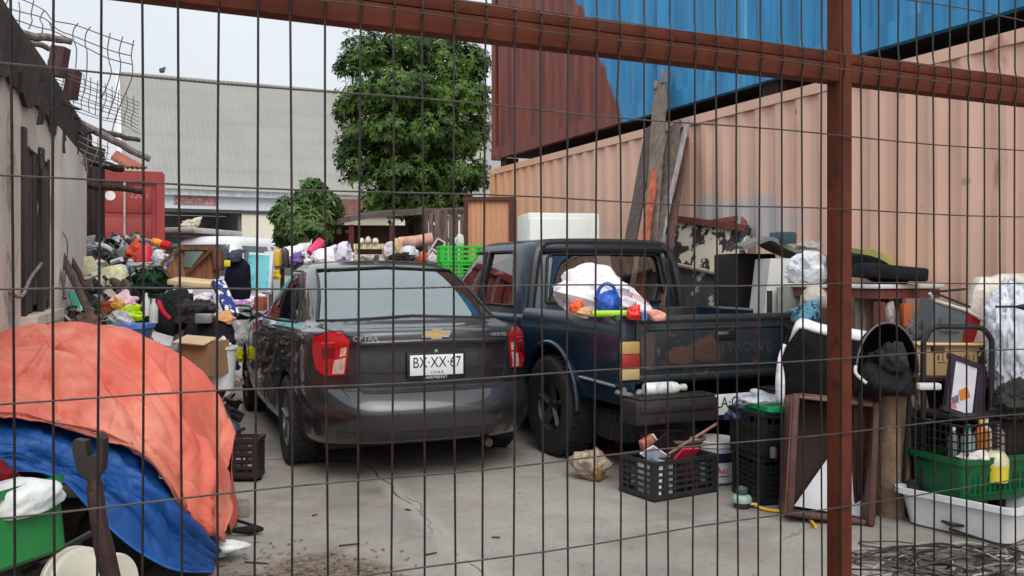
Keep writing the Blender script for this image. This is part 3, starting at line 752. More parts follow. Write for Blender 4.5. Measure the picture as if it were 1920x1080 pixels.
def leaves(centres, nsprig, nleaf, size, seed, droop=.5):
    r = random.Random(seed); mb = MB()
    tot = sum(c[1][0] * c[1][2] for c in centres)
    for (c, e) in centres:
        k = int(nsprig * e[0] * e[2] / tot)
        for _ in range(k):
            while True:
                d = Vector((r.gauss(0, 1), r.gauss(0, 1), r.gauss(0, 1))).normalized()
                if d.z > -.75: break
            q = r.uniform(.5, 1.12) * (1 + .42 * nv(d, 2.1, seed) + .2 * nv(d, 5, seed))
            p = Vector((c[0] + d.x * e[0] * q, c[1] + d.y * e[1] * q, c[2] + d.z * e[2] * q))
            out = (d + Vector((0, 0, .35))).normalized()
            for j in range(nleaf):
                a = 2 * PI * j / nleaf + r.uniform(-.4, .4)
                s = out.orthogonal().normalized(); s2 = out.cross(s)
                dr = (s * math.cos(a) + s2 * math.sin(a) + out * r.uniform(-.1, .6) + Vector((0, 0, -droop * r.uniform(.2, 1)))).normalized()
                side = dr.cross(out).normalized() if dr.cross(out).length > .1 else dr.orthogonal().normalized()
                Ls = size * r.uniform(.7, 1.3); wd_ = Ls * .19
                nn = side.cross(dr) * Ls * .05
                o = len(mb.v)
                mid = p + dr * Ls * .5
                mb.v += [tuple(p), tuple(mid + side * wd_ + nn), tuple(p + dr * Ls + Vector((0, 0, -.12 * Ls))), tuple(mid - side * wd_ + nn), tuple(mid - nn * .3)]
                mb.f += [(o, o + 1, o + 4), (o + 1, o + 2, o + 4), (o + 2, o + 3, o + 4), (o + 3, o, o + 4)]
    return mb
BARK = mat('bark', S(84, 72, 62), .95, var=.35, scale=9, bump=.6, stretch=(3, 3, .6))
def tree(label, base, trunk_h, centres, nsprig, nleaf, size, lm, seed, r0, name='broadleaf_tree', cat='tree'):
    t = thing(name, label, cat, base); r = random.Random(seed)
    mb = MB(); top = Vector((0, 0, trunk_h))
    mb.tube(smooth([(0, 0, 0), (.05, .03, trunk_h * .5), top]), [r0 * (1.25 - .45 * i / 10) for i in range(11)], 10)
    for c, e in centres:
        c = Vector(c); m_ = top.lerp(c, .5) + Vector((r.uniform(-.15, .15), r.uniform(-.15, .15), .1))
        pts = smooth([top - Vector((0, 0, .15)), m_, c + Vector((0, 0, e[2] * .5))]); k = len(pts)
        mb.tube(pts, [r0 * .6 * (1 - .8 * i / k) for i in range(k)], 7)
    mb.build('trunk', BARK, t)
    leaves(centres, nsprig, nleaf, size, seed).build('crown', lm, t, ang=180, fix=False)
    return t
LM1 = leaf_mat('leaf_dark', S(16, 38, 16), S(96, 130, 50)); LM2 = leaf_mat('leaf_mid', S(40, 68, 32), S(112, 138, 78))
ZT = 16.5; tb = W(775, 500, ZT); tb.z = 0
def tc_(x, y, rx, rz, dz=0, ry=None):
    p = W(x, y, ZT + dz) - tb; e = (px(rx, ZT), px(ry or rx, ZT), px(rz, ZT)); return ((p.x, p.y, p.z), e)
tree('tall dense green tree with big leaf clusters beside the rusty container end', tb, 2.6, [
    tc_(692, 100, 46, 45), tc_(655, 125, 26, 28, -.2), tc_(650, 205, 24, 30), tc_(650, 290, 22, 30), tc_(880, 180, 36, 40, -.4), tc_(893, 120, 26, 34, .1), tc_(896, 240, 24, 36, .2), tc_(894, 330, 26, 34, .2), tc_(775, 95, 70, 50, .3), tc_(845, 115, 60, 55), tc_(690, 180, 50, 40, -.3), tc_(760, 170, 70, 40, -.7), tc_(850, 185, 58, 50, -.2),
    tc_(680, 250, 45, 40), tc_(735, 245, 62, 42, -.5), tc_(815, 250, 62, 45, -.6), tc_(868, 262, 42, 45), tc_(685, 310, 48, 40, -.1), tc_(760, 330, 62, 40, -.7), tc_(840, 330, 55, 42, -.3),
    tc_(720, 375, 45, 32, -.2), tc_(790, 385, 60, 34, -.3), tc_(850, 375, 40, 30), tc_(775, 230, 100, 150, 1.0, 60)], 7200, 6, .11, LM1, 11, .2)
ZT2 = ZT; ZT = 15.0; tb = W(572, 480, ZT); tb.z = 0
tree('small feathery green tree in front of the cream warehouse wall', tb, 1.0, [
    tc_(585, 362, 24, 26), tc_(612, 378, 20, 18), tc_(545, 398, 34, 24), tc_(610, 395, 28, 28, .2), tc_(575, 420, 42, 34, -.2), tc_(540, 440, 22, 22)], 1100, 8, .125, LM2, 23, .09, 'small_tree')
ZT = ZT2
# ================= brown shed, board fence behind the junk
sp_ = W(690, 470, 15.6); sp_.z = 0
sh = thing('shed', 'low dark brown shed with a sagging grey roof under the tall tree', 'shed', sp_, CAMYAW + rad(4))
DB = mat('dark_shed_boards', S(66, 40, 36), .85, var=.3, scale=3, stretch=(5, 5, .6))
def sx_(x): return px(x - 690, 15.6)
def sz_(y): return HC - (y - 510) * 15.6 / F
MB().box((sx_(688), .1, sz_(432) / 2), (sx_(855) - sx_(665) - .4, .08, sz_(412))).build('wall', DB, sh)
MB().grid([[(sx_(598), -.55, sz_(426)), (sx_(650), -.55, sz_(412)), (sx_(705), -.5, sz_(402)), (sx_(790), -.5, sz_(396)), (sx_(870), -.5, sz_(396))],
           [(sx_(598), 1.5, sz_(400)), (sx_(650), 1.5, sz_(388)), (sx_(705), 1.5, sz_(378)), (sx_(790), 1.5, sz_(370)), (sx_(870), 1.5, sz_(370))]], thick=.09).build('roof', mat('shed_roof', S(98, 88, 82), .9, var=.35, scale=4, bump=.4), sh)
for x in (603, 664, 738, 812): MB().box((sx_(x), -.4, sz_(425) / 2), (.09, .09, sz_(423))).build('post', wood(92, 50, 44), sh)
MB().box((sx_(772), -.05, sz_(445) / 2), (.5, .06, sz_(445))).build('door_opening', mat('doorway_shade', (.012, .011, .01), .9), sh)  # near-black slab stands for the shade inside a doorway
for i, x in enumerate((612, 623, 636, 652)): MB().box((sx_(x), .04, sz_(434)), (px(9, 15.6), .02, px(9 - i % 2 * 3, 15.6))).build('gap_light', mat('gap_light_pale', S(205, 195, 185), .8), sh)  # pale blocks painted as daylight showing through gaps in the shed
MB().box((sx_(630), .3, 1.0), (sx_(665) - sx_(598), .06, 1.95)).build('back_panel', wood(62, 44, 40), sh)
wf = thing('board_fence', 'grey brown board fence between the shed and the framed panel', 'fence', W(835, 470, 15.2).xy.to_3d(), CAMYAW)
rr = random.Random(8)
for i in range(9):
    MB().box((-.32 + .085 * i, 0, 1.2 + rr.uniform(-.05, .04)), (.08, .025, 2.42 + rr.uniform(-.1, .1)), rot=(0, rr.uniform(-.02, .02), 0)).build('board', wood(118, 100, 96) if i % 3 else wood(96, 82, 78), wf)
MB().box((0, .04, 1.9), (.8, .03, .07)).build('rail', wood(80, 66, 62), wf)
for k, (x, y, lab) in enumerate([(870, 346, 'white folded sheet tucked in the gap behind the tree'), ]):
    pass

# ================= white van far back on the left
vp = W(368, 500, 15.5); vp.z = 0
van = thing('white_van', 'white van with a grey roof cover parked deep in the yard', 'van', vp, CAMYAW + rad(-14))
VW = mat('van_white', S(214, 218, 220), .4, var=.04, coat=.3)
GL = mat('dull_glass', S(74, 84, 88), .12, var=.2, bump=0, spec=.9)
rws = [dict(w=.74, yr=.1, yf=3.6, z=.3), dict(w=.8, yr=0, yf=3.8, z=.45), dict(w=.82, yr=0, yf=3.85, z=.9), dict(w=.81, yr=.02, yf=3.8, z=1.22), dict(w=.76, yr=.1, yf=3.1, z=1.6), dict(w=.68, yr=.2, yf=2.9, z=1.92), dict(w=.5, yr=.4, yf=2.6, z=2.0), dict(w=.2, yr=.8, yf=2.2, z=2.02)]
for r_ in rws: r_['rr'] = r_['rf'] = min(.2, r_['w'] * .5); r_['kf'] = .1
vb = vehicle_loft(rws, .03, 1.9, 1.9).build('body', VW, van)
md = vb.modifiers.new('s', 'SUBSURF'); md.levels = 2; solid(vb)
bv = bvh_of(vb)
bk = lambda a, b: ((a, -2, b), (0, 1, 0))
patch(bv, [(-.6, 1.28), (.6, 1.28), (.52, 1.84), (-.52, 1.84)], bk).build('rear_window', GL, van)
rt = lambda a, b: ((3, a, b), (-1, 0, 0)); lf = lambda a, b: ((-3, a, b), (1, 0, 0))
for side, mp_ in ((1, rt), (-1, lf)):
    patch(bv, [(.3, 1.28), (1.2, 1.28), (1.2, 1.82), (.38, 1.82)], mp_).build('side_window', GL, van)
    patch(bv, [(1.35, 1.28), (2.3, 1.28), (2.2, 1.82), (1.35, 1.82)], mp_).build('side_window', GL, van)
for sx in (-1, 1):
    for y in (.7, 3.0):
        MB().lathe([(0, -.09), (.24, -.09), (.31, -.07), (.33, 0), (.31, .07), (.24, .09), (0, .09)], 20, Matrix.Translation((sx * .72, y, .33)) @ Matrix.Rotation(PI / 2, 4, 'Y')).build('wheel', plastic(30, 30, 30, .8), van)
tag(MB().box((0, 0, .07), (1.35, 1.8, .10), bev=.04).build('grey_roof_cover', cloth(176, 172, 168), loc=vp + Vector((-.05, 1.3, 2.03)), rz=CAMYAW - .2), 'grey padded slab lying on the white van roof', 'pad')
o = crumple((.34, .3, .26), 3, amp=.3).build('cream_bag', cloth(206, 198, 178), loc=W(357, 432, 15.9), rz=CAMYAW, ang=180); tag(o, 'cream cloth bag peaked on the roof of the white van', 'bag')
# ================= dark grey sedan
TYRE = mat('tyre_rubber', S(34, 34, 35), .85, var=.25, scale=12, bump=.3)
ALLOY = mat('alloy', S(120, 122, 124), .45, metal=.7, var=.15)
DARK = mat('underside_black', (.012, .012, .013), .8)
def wheel(name, parent, x, y, r, w, side, rim=.62, spokes=5, tread=True, rm=None):
    t = MB(); hw = w / 2
    t.lathe([(r * rim, -hw * .8), (r * .80, -hw), (r * .93, -hw * .96), (r * .99, -hw * .75), (r, -hw * .35), (r, hw * .35), (r * .99, hw * .75), (r * .93, hw * .96), (r * .80, hw), (r * rim, hw * .8), (r * rim, -hw * .8)], 36)
    if tread:
        for k in range(40):
            a = 2 * PI * k / 40
            for s in (-1, 1):
                t.box((r * .995 * math.cos(a + s * .04), r * .995 * math.sin(a + s * .04), s * hw * .5), (.014, r * .09, hw * .62), rot=(0, 0, a))
    M = Matrix.Translation((x, y, r)) @ Matrix.Rotation(PI / 2 * side, 4, 'Y')
    for i, p in enumerate(t.v): t.v[i] = tuple(M @ Vector(p))
    o = t.build(name, TYRE, parent)
    q = MB(); R_ = r * rim
    q.lathe([(R_ * 1.0, -hw * .7), (R_ * 1.02, hw * .78), (R_ * .93, hw * .80), (R_ * .88, hw * .55), (R_ * .86, -hw * .5), (0, -hw * .5)], 32)
    for k in range(spokes):
        a = 2 * PI * k / spokes
        q.bar((.03 * math.cos(a), .03 * math.sin(a), hw * .5), (R_ * .92 * math.cos(a), R_ * .92 * math.sin(a), hw * .62), R_ * .30, .03, a)
    q.lathe([(0, hw * .66), (R_ * .22, hw * .66), (R_ * .26, hw * .35)], 16)
    for i, p in enumerate(q.v): q.v[i] = tuple(M @ Vector(p))
    q.build('rim', rm or ALLOY, o)
    return o
PAINT = mat('charcoal_paint', S(40, 38, 41), .30, metal=.25, var=.06, scale=1.2, bump=.02, coat=1, c2=S(46, 44, 45), thr=.6, soft=.2, spec=.5)
GLASS = mat('tinted_glass', S(30, 38, 40), .04, var=.1, bump=0, spec=.7)
GLASSR = mat('rear_glass_tint', S(112, 126, 128), .07, var=.06, bump=0, spec=1.0)
CARX, CARY = 1.945, 5.30
car = thing('sedan', 'dark grey four door sedan parked with its rear to the gate', 'car', (CARX, CARY, 0), rad(-2.0))
Y4 = (0, .9, 3.1, 4.5)
rows = [
 dict(w=.70, yr=.16, yf=4.3, rr=.25, z=(.25, .19, .19, .22)), dict(w=.79, yr=.07, yf=4.40, z=(.255, .20, .20, .23)), dict(w=.83, yr=.025, yf=4.46, z=(.31, .25, .25, .29)),
 dict(w=.848, yr=.006, yf=4.49, z=.40), dict(w=.855, yr=.0, yf=4.5, z=.45), dict(w=.858, yr=.010, yf=4.5, z=.49),
 dict(w=.858, yr=.045, yf=4.49, z=.54), dict(w=.858, yr=.105, yf=4.48, z=.592), dict(w=.858, yr=.121, yf=4.47, z=.600), dict(w=.858, yr=.123, yf=4.47, z=.612),
 dict(w=.86, yr=.122, yf=4.45, z=(.67, .68, .64, .62)), dict(w=.858, yr=.118, yf=4.43, z=(.77, .78, .72, .66)), dict(w=.850, yr=.128, yf=4.40, z=(.865, .86, .80, .70)),
 dict(w=.842, yr=.105, yf=4.38, z=(.900, .895, .83, .71)), dict(w=.832, yr=.112, yf=4.34, z=(.94, .925, .87, .73)), dict(w=.822, yr=.118, yf=4.30, z=(.962, .946, .89, .742)), dict(w=.808, yr=.135, yf=4.26, z=(.975, .957, .90, .75)),
 dict(w=.775, yr=.20, yf=4.15, z=(.985, .973, .925, .77), crown=.012), dict(w=.735, yr=.56, yf=3.5, z=(.998, .993, .955, .93), crown=.012, kr=-.13, kf=.25),
 dict(w=.722, yr=.66, yf=3.36, z=(1.035, 1.03, 1.01, 1.0), kr=-.14, kf=.25), dict(w=.665, yr=.97, yf=2.95, z=1.21, kr=-.12, kf=.22),
 dict(w=.60, yr=1.25, yf=2.62, z=1.345, kr=-.10, kf=.15), dict(w=.555, yr=1.42, yf=2.46, z=1.400, kr=-.08, kf=.1), dict(w=.50, yr=1.58, yf=2.34, z=1.424, kr=-.06, kf=.08, crown=.006),
 dict(w=.36, yr=1.72, yf=2.2, z=1.438, kr=0, kf=0, crown=.006), dict(w=.15, yr=1.85, yf=2.05, z=1.446, kr=0, kf=0)]
for r_ in rows:
    r_.setdefault('rr', .36); r_['rr'] = min(r_['rr'], r_['w'] * .5); r_['rf'] = min(.34, r_['w'] * .6, (r_['yf'] - r_['yr']) * .45); r_['rr'] = min(r_['rr'], (r_['yf'] - r_['yr']) * .45); r_.setdefault('kr', .10); r_.setdefault('kf', .14)
body = vehicle_loft(rows, .085, 2.5, 2.3).build('body', PAINT, None)
md = body.modifiers.new('s', 'SUBSURF'); md.levels = 2; md.render_levels = 2; solid(body)
cut = []
for y in (1.0, 3.6):
    c = MB().lathe([(.345, -.30), (.345, .30)], 40, Matrix.Translation((-.80, y, .315)) @ Matrix.Rotation(PI / 2, 4, 'Y'), cap=True)
    c.lathe([(.345, -.30), (.345, .30)], 40, Matrix.Translation((.80, y, .315)) @ Matrix.Rotation(PI / 2, 4, 'Y'), cap=True)
    cut.append(c.build('cut', DARK))
body.data.materials.append(DARK)
boolean(body, cut); body.parent = car
bv = bvh_of(body)
def clear_glass(key, tint, base):
    m = bpy.data.materials.new(key); m.use_nodes = True; N_ = m.node_tree.nodes; L_ = m.node_tree.links
    tr_ = N_.new('ShaderNodeBsdfTransparent'); tr_.inputs[0].default_value = (*tint, 1); gl_ = N_.new('ShaderNodeBsdfGlossy'); gl_.inputs['Roughness'].default_value = .03; gl_.inputs[0].default_value = (.88, .97, .95, 1)
    fr_ = N_.new('ShaderNodeMath'); fr_.operation = 'MULTIPLY_ADD'; lw_ = N_.new('ShaderNodeLayerWeight'); pw_ = N_.new('ShaderNodeMath'); pw_.operation = 'POWER'; pw_.inputs[1].default_value = 4; L_.new(lw_.outputs['Facing'], pw_.inputs[0]); L_.new(pw_.outputs[0], fr_.inputs[0]); fr_.inputs[1].default_value = .6; fr_.inputs[2].default_value = base
    mx_ = N_.new('ShaderNodeMixShader'); L_.new(fr_.outputs[0], mx_.inputs[0]); L_.new(tr_.outputs[0], mx_.inputs[1]); L_.new(gl_.outputs[0], mx_.inputs[2]); L_.new(mx_.outputs[0], N_['Material Output'].inputs[0])
    return m
GLASS = clear_glass('tinted_side_glass', (.42, .48, .47), .10); GLASSR = clear_glass('tinted_rear_glass', (.62, .70, .68), .33)
RWP = [(-.655, 1.015), (0, 1.04), (.655, 1.015), (.60, 1.16), (.535, 1.365), (0, 1.39), (-.535, 1.365), (-.60, 1.16)]
WSP = [(-.6, 1.03), (.6, 1.03), (.5, 1.36), (-.5, 1.36)]
SRD = [(1.46, .99), (2.10, .975), (2.10, 1.325), (1.80, 1.325), (1.64, 1.25)]
SFD = [(2.16, .975), (3.00, .965), (2.70, 1.19), (2.45, 1.315), (2.16, 1.325)]
SQW = [(1.19, 1.0), (1.43, .995), (1.58, 1.24), (1.46, 1.18)]
BK = lambda a, b: ((a, -2, b), (0, 1, 0)); LF = lambda a, b: ((-3, a, b), (1, 0, 0)); RT = lambda a, b: ((3, a, b), (-1, 0, 0))
FR = lambda a, b: ((a, 7, b), (0, -1, 0)); DN = lambda a, b: ((a, b, 3), (0, 0, -1))
def grow(p, k):
    cx = sum(a for a, b in p) / len(p); cy = sum(b for a, b in p) / len(p); return [(cx + (a - cx) * k, cy + (b - cy) * k) for a, b in p]
patch(bv, grow(RWP, 1.015), BK, off=-.006, lip=.003).build('rear_window', GLASSR, car)
patch(bv, grow(WSP, 1.015), FR, off=-.006, lip=.003).build('windscreen', GLASS, car)
a = line_on(bv, RWP + [RWP[0]], BK, .010, .001, 6); a.build('rear_window_seal', mat('seal_black', (.015, .015, .016), .5), car)
LMR = mat('red_lens', S(176, 18, 28), .12, var=.1, bump=.0, coat=1, scale=20); LMC = mat('clear_lens', S(206, 186, 176), .1, var=.3, bump=.1, coat=1, scale=30, metal=.3)
CHR = mat('chrome', S(225, 225, 228), .12, metal=1, var=.05); BLK = plastic(22, 22, 24, .5)
for sd_, mp_ in ((-1, LF), (1, RT)):
    patch(bv, grow(SRD, 1.03), mp_, off=-.006, lip=.003).build('rear_door_window', GLASS, car)
    patch(bv, grow(SFD, 1.03), mp_, off=-.006, lip=.003).build('front_door_window', GLASS, car)
    patch(bv, grow(SQW, 1.03), mp_, off=-.006, lip=.003).build('quarter_window', GLASS, car)
    wl = MB()
    for seg in ([(1.15, .985), (2.1, .957), (3.08, .94)], [(1.15, .985), (1.50, 1.26), (1.75, 1.355), (2.4, 1.358), (2.74, 1.21), (3.08, .94)]):
        a = line_on(bv, seg, mp_, .008, .002); wl.add(a.v, a.f)
    wl.build('window_trim', BLK, car)
    for seg in ([(1.42, .96), (1.36, .80), (1.50, .55), (1.62, .30)], [(2.13, .96), (2.13, .3)], [(3.16, .93), (3.2, .6), (3.2, .3)]):
        line_on(bv, seg, mp_, .004, -.001).build('door_gap', DARK, car)
    for y in (1.56, 2.30):
        h = MB().tube([(sd_ * .872, y - .03, .83), (sd_ * .888, y + .03, .832), (sd_ * .888, y + .15, .828), (sd_ * .868, y + .2, .825)], .014, 8); h.build('door_handle', PAINT, car)
    # tail lamp wraps round the corner: cast towards an axis inside the body
    ax, ay = sd_ * .40, .62
    def RAD(a, b, sd_=sd_, ax=ax, ay=ay):
        d = Vector((sd_ * math.sin(a), -math.cos(a), 0)); return (Vector((ax, ay, b)) + d * 2.5, -d)
    lamp = patch(bv, [(.33, .915), (.47, .962), (.72, .955), (1.00, .925), (1.00, .84), (.90, .725), (.72, .685), (.40, .695)], RAD, off=.010, lip=.02).build('tail_lamp', LMR, car)
    for poly in ([(.415, .702), (.59, .700), (.56, .785), (.39, .805)], [(.39, .817), (.48, .807), (.46, .865), (.375, .875)]):
        patch(bv, poly, RAD, off=.0135, lip=.008).build('clear_lens', LMC, lamp)
    patch(bv, [(.56, .80), (.78, .79), (.80, .86), (.55, .87)], RAD, off=.0125, lip=.006).build('inner_lens', mat('deep_red_lens', S(110, 8, 16), .1, coat=1, bump=0), lamp)
    patch(bv, [(.55, .895), (.80, .885), (.80, .895), (.55, .905)], RAD, off=.0125, lip=.006).build('lens_rib', mat('bright_red_lens', S(226, 60, 60), .1, coat=1, bump=0), lamp)
    gp = line_on(bv, [(.33, .925), (.47, .972), (.72, .965), (1.02, .935)], RAD, .004, 0).build('lamp_gap', DARK, lamp)
    patch(bv, [(sd_ * .45, .56), (sd_ * .74, .60), (sd_ * .70, .68), (sd_ * .42, .66)], FR, off=.008).build('headlamp', LMC, car)
    m_ = MB(); m_.box((sd_ * .95, 2.98, .985), (.22, .11, .14), rot=(0, 0, sd_ * -.15), bev=.045); m_.box((sd_ * .83, 3.0, .95), (.10, .06, .05), bev=.02)
    mo = m_.build('wing_mirror', plastic(30, 32, 35, .35), car)
    MB().box((sd_ * .935 + .0075 * sd_ * 0, 2.925, .988), (.15, .006, .09), rot=(0, 0, sd_ * -.15), bev=.02).build('mirror_glass', mat('mirror_glass', S(150, 160, 165), .05, metal=1, bump=0), mo)
# trunk lid outline, crease, bumper seam
gp = MB()
for seg in ([(-.50, .64), (-.52, .80), (-.545, .93)], [(.50, .64), (.52, .80), (.545, .93)], [(-.50, .64), (0, .63), (.50, .64)]):
    a = line_on(bv, seg, BK, .004, -.001); gp.add(a.v, a.f)
for s_ in (-1, 1):
    a = line_on(bv, [(s_ * .56, .15), (s_ * .645, .35), (s_ * .69, .60)], DN, .004, -.001); gp.add(a.v, a.f)
gp.build('boot_lid_gap', DARK, car)
lp = line_on(bv, [(-.50, .893), (-.25, .900), (0, .902), (.25, .900), (.50, .893)], BK, .017, .006, 10).build('boot_handle_strip', PAINT, car)
lp.data.polygons.foreach_set('use_smooth', [True] * len(lp.data.polygons))
patch(bv, [(-.33, .66), (.33, .66), (.37, .875), (-.37, .875)], BK, off=-.002, lip=.0).build('plate_recess', mat('charcoal_paint_dull', S(48, 46, 48), .5, var=.1, coat=.3), car)
patch(bv, [(-.52, .640), (.52, .640), (.50, .605), (.46, .578), (-.46, .578), (-.50, .605)], BK, off=.003, lip=.0).build('bumper_step', plastic(26, 26, 28, .55), car)
gp = line_on(bv, [(-.70, .345), (0, .345), (.70, .345)], BK, .006, -.001).build('bumper_crease', DARK, car)
patch(bv, [(-.62, .28), (.62, .28), (.64, .335), (-.64, .335)], BK, off=.002, lip=0).build('bumper_lower_trim', plastic(40, 40, 42, .5), car)
yp = bv.ray_cast(Vector((0, -2, .74)), Vector((0, 1, 0)))[0].y
pl = MB().box((0, yp - .014, .742), (.40, .016, .175), bev=.006).build('number_plate_frame', BLK, car)
pp = MB().box((0, yp - .025, .748), (.362, .006, .132), bev=.002).build('number_plate', mat('plate_white', S(222, 226, 228), .45, var=.03, bump=0), pl)
INK = plastic(24, 24, 26, .6)
text('BX\u00b7XX\u00b767', .098, INK, pp, (0, yp - .0285, .762), (PI / 2, 0, 0), 'plate_lettering', .0008, .80)
text('CHILE', .026, INK, pp, (0, yp - .0285, .700), (PI / 2, 0, 0), 'plate_lettering', .0008, 1.3)
text('ARMIENT', .03, plastic(200, 205, 210), pl, (0, yp - .0225, .668), (PI / 2, 0, 0), 'frame_lettering', .0008, 1.2)
ye = bv.ray_cast(Vector((0, -2, .948)), Vector((0, 1, 0)))
em = MB().prism([(-.10, -.022), (-.035, -.022), (-.035, -.038), (.035, -.038), (.035, -.022), (.085, -.022), (.10, .022), (.035, .022), (.035, .038), (-.035, .038), (-.035, .022), (-.085, .022)], 0, .012, 'y')
em_o = em.build('emblem', CHR, car, loc=(0, ye[0].y - .016, .947))
em2 = MB().prism([(-.086, -.013), (-.026, -.013), (-.026, -.029), (.026, -.029), (.026, -.013), (.074, -.013), (.086, .013), (.026, .013), (.026, .029), (-.026, .029), (-.026, .013), (-.074, .013)], 0, .005, 'y')
em2.build('emblem_centre', mat('gold_emblem', S(222, 188, 130), .3, metal=.6, var=.1), em_o, loc=(0, -.005, 0))
yb = bv.ray_cast(Vector((-.42, -2, .905)), Vector((0, 1, 0)))[0].y
text('OPTRA', .044, CHR, car, (-.46, yb - .004, .925), (PI / 2, 0, -.07), 'badge_lettering', .003, 1.15)
text('LIMITED', .032, CHR, car, (.455, yb - .004, .93), (PI / 2, 0, .07), 'badge_lettering', .003, 1.0)
MB().prism([(0, 0), (.16, 0), (.05, .055), (.01, .06)], -.012, .012, 'x', Matrix.Translation((0, 1.66, 1.43))).build('roof_antenna', plastic(45, 46, 48, .3), car)
MB().tube([(.35, .06, .22), (.35, .3, .24)], .028, 10).build('exhaust_pipe', metal(90, 85, 80), car)
cr_rows = [dict(w=.60, yr=.95, yf=3.1, z=.62), dict(w=.62, yr=.95, yf=3.1, z=.80), dict(w=.655, yr=.72, yf=3.25, z=.985), dict(w=.60, yr=1.02, yf=2.88, z=1.20), dict(w=.53, yr=1.31, yf=2.54, z=1.335), dict(w=.46, yr=1.50, yf=2.38, z=1.385), dict(w=.3, yr=1.7, yf=2.2, z=1.40)]
for r_ in cr_rows: r_.update(rr=.1, rf=.12, kr=-.08 if r_['z'] > .9 else 0, kf=.1)
cabin = vehicle_loft(cr_rows, .085, 2.5, 2.3).build('cut', DARK)
def cutter(poly, a, b, ax): return MB().prism(poly, a, b, ax).build('cut', DARK)
cuts_ = [cutter(RWP, .25, 1.55, 'y'), cutter([(-.597, 1.036), (.603, 1.033), (.497, 1.357), (-.503, 1.361)], 2.437, 3.713, 'y')] + [cutter(q_, -1.2, 1.2, 'x') for q_ in (SRD, SFD, SQW)] + [cabin]
body.parent = None; bpy.context.view_layer.update(); boolean(body, cuts_); body.parent = car
SEAT = cloth(58, 58, 60)
for x_, y_ in ((-.33, 2.15), (.33, 2.15)):
    MB().box((x_, y_, .85), (.46, .12, .55), rot=(-.2, 0, 0), bev=.04).build('seat_back', SEAT, car); MB().box((x_, y_ - .06, 1.17), (.24, .08, .15), rot=(-.15, 0, 0), bev=.03).build('headrest', SEAT, car)
MB().box((0, 1.36, .84), (1.1, .13, .42), rot=(-.25, 0, 0), bev=.04).build('rear_seat', SEAT, car)
for x_ in (-.33, .33): MB().box((x_, 1.26, 1.09), (.24, .08, .11), bev=.03).build('headrest', SEAT, car)
MB().box((0, 1.05, .985), (1.12, .40, .02)).build('parcel_shelf', cloth(70, 70, 72), car)
MB().box((0, 2.95, .90), (1.15, .25, .14), bev=.03).build('dashboard', SEAT, car)
MB().tube([(-.33 + .17 * math.cos(2 * PI * i / 20), 2.68, .98 + .17 * math.sin(2 * PI * i / 20)) for i in range(20)], .014, 6, closed=True).build('steering_wheel', BLK, car)
u = MB(); u.box((0, 2.2, .24), (1.30, 3.6, .10)); u.box((0, 1.0, .30), (1.0, .12, .12)); u.build('underbody', DARK, car)
for y in (1.0, 3.6):
    for s_ in (-1, 1): wheel('wheel', car, s_ * .745, y, .306, .195, s_)
k = MB().lathe([(0, 0), (.011, 0), (.011, .004), (0, .004)], 12, Matrix.Translation((.0, yp - .006, .838)) @ Matrix.Rotation(PI / 2, 4, 'X')); k.build('boot_lock', CHR, car)
for s_ in (-.3, .3):
    pass

# ================= old dark pickup
TEAL = mat('worn_dark_teal_paint', S(20, 40, 56), .32, var=.2, scale=2, bump=.05, coat=.5, c2=S(38, 60, 73), thr=.6, soft=.12, scale2=3, c3=S(120, 128, 130), thr3=.74, scale3=14)
TGATE = mat('tailgate_rusty_paint', S(27, 37, 43), .5, var=.25, scale=3, bump=.12, c2=S(66, 50, 46), thr=.54, soft=.10, scale2=5, c3=S(92, 64, 52), thr3=.60, scale3=9, coat=.15)
PX, PY = 2.97 + .835, 4.83
pk = thing('pickup_truck', 'old dark teal double cab pickup with a rusty tailgate and loaded bed', 'pickup', (PX, PY, 0), 0)
sides = []
for s_ in (-1, 1):
    prof = [(.755, .50), (.80, .49), (.826, .60), (.834, .72), (.836, .86), (.828, .98), (.815, 1.045), (.795, 1.068), (.735, 1.070), (.72, 1.055), (.72, .64), (.74, .60)]
    b = MB(); rws_ = []
    for i in range(16):
        y = .0 + 1.44 * i / 15
        rws_.append([(s_ * x, y, z) for x, z in prof])
    b.grid(rws_, closed=True); n = len(prof)
    b.f.append(tuple(range(n))); b.f.append(tuple(range(15 * n, 16 * n))[::-1])
    o = b.build('bed_side', TEAL, None)
    c = MB().lathe([(.42, -.12), (.42, .12)], 44, Matrix.Translation((s_ * .80, .96, .40)) @ Matrix.Rotation(PI / 2, 4, 'Y'), cap=True).build('cut', DARK)
    boolean(o, [c]); o.parent = pk
    a = MB(); pts = [(s_ * .837, .96 + .43 * math.cos(q), .40 + .43 * math.sin(q)) for q in [rad(d) for d in range(-2, 188, 8)]]
    a.tube(pts, .020, 7); a.build('arch_flare', TEAL, o)
    MB().tube([(s_ * .838, .03, .615), (s_ * .838, .50, .625)], .009, 6).build('trim_strip', metal(200, 205, 208, .3), o)
    ws = MB(); ws.lathe([(.415, -.25), (.415, 0)], 30, Matrix.Translation((s_ * .72, .96, .40)) @ Matrix.Rotation(-s_ * PI / 2, 4, 'Y'), cap=True)
    wb_ = MB().box((s_ * .63, .96, .72), (.18, .84, .22), bev=.05).build('wheel_housing', TEAL, pk)
MB().box((0, .72, .635), (1.44, 1.44, .03)).build('bed_floor', TEAL, pk)
MB().box((0, 1.42, .85), (1.44, .03, .40)).build('bed_front_wall', TEAL, pk)
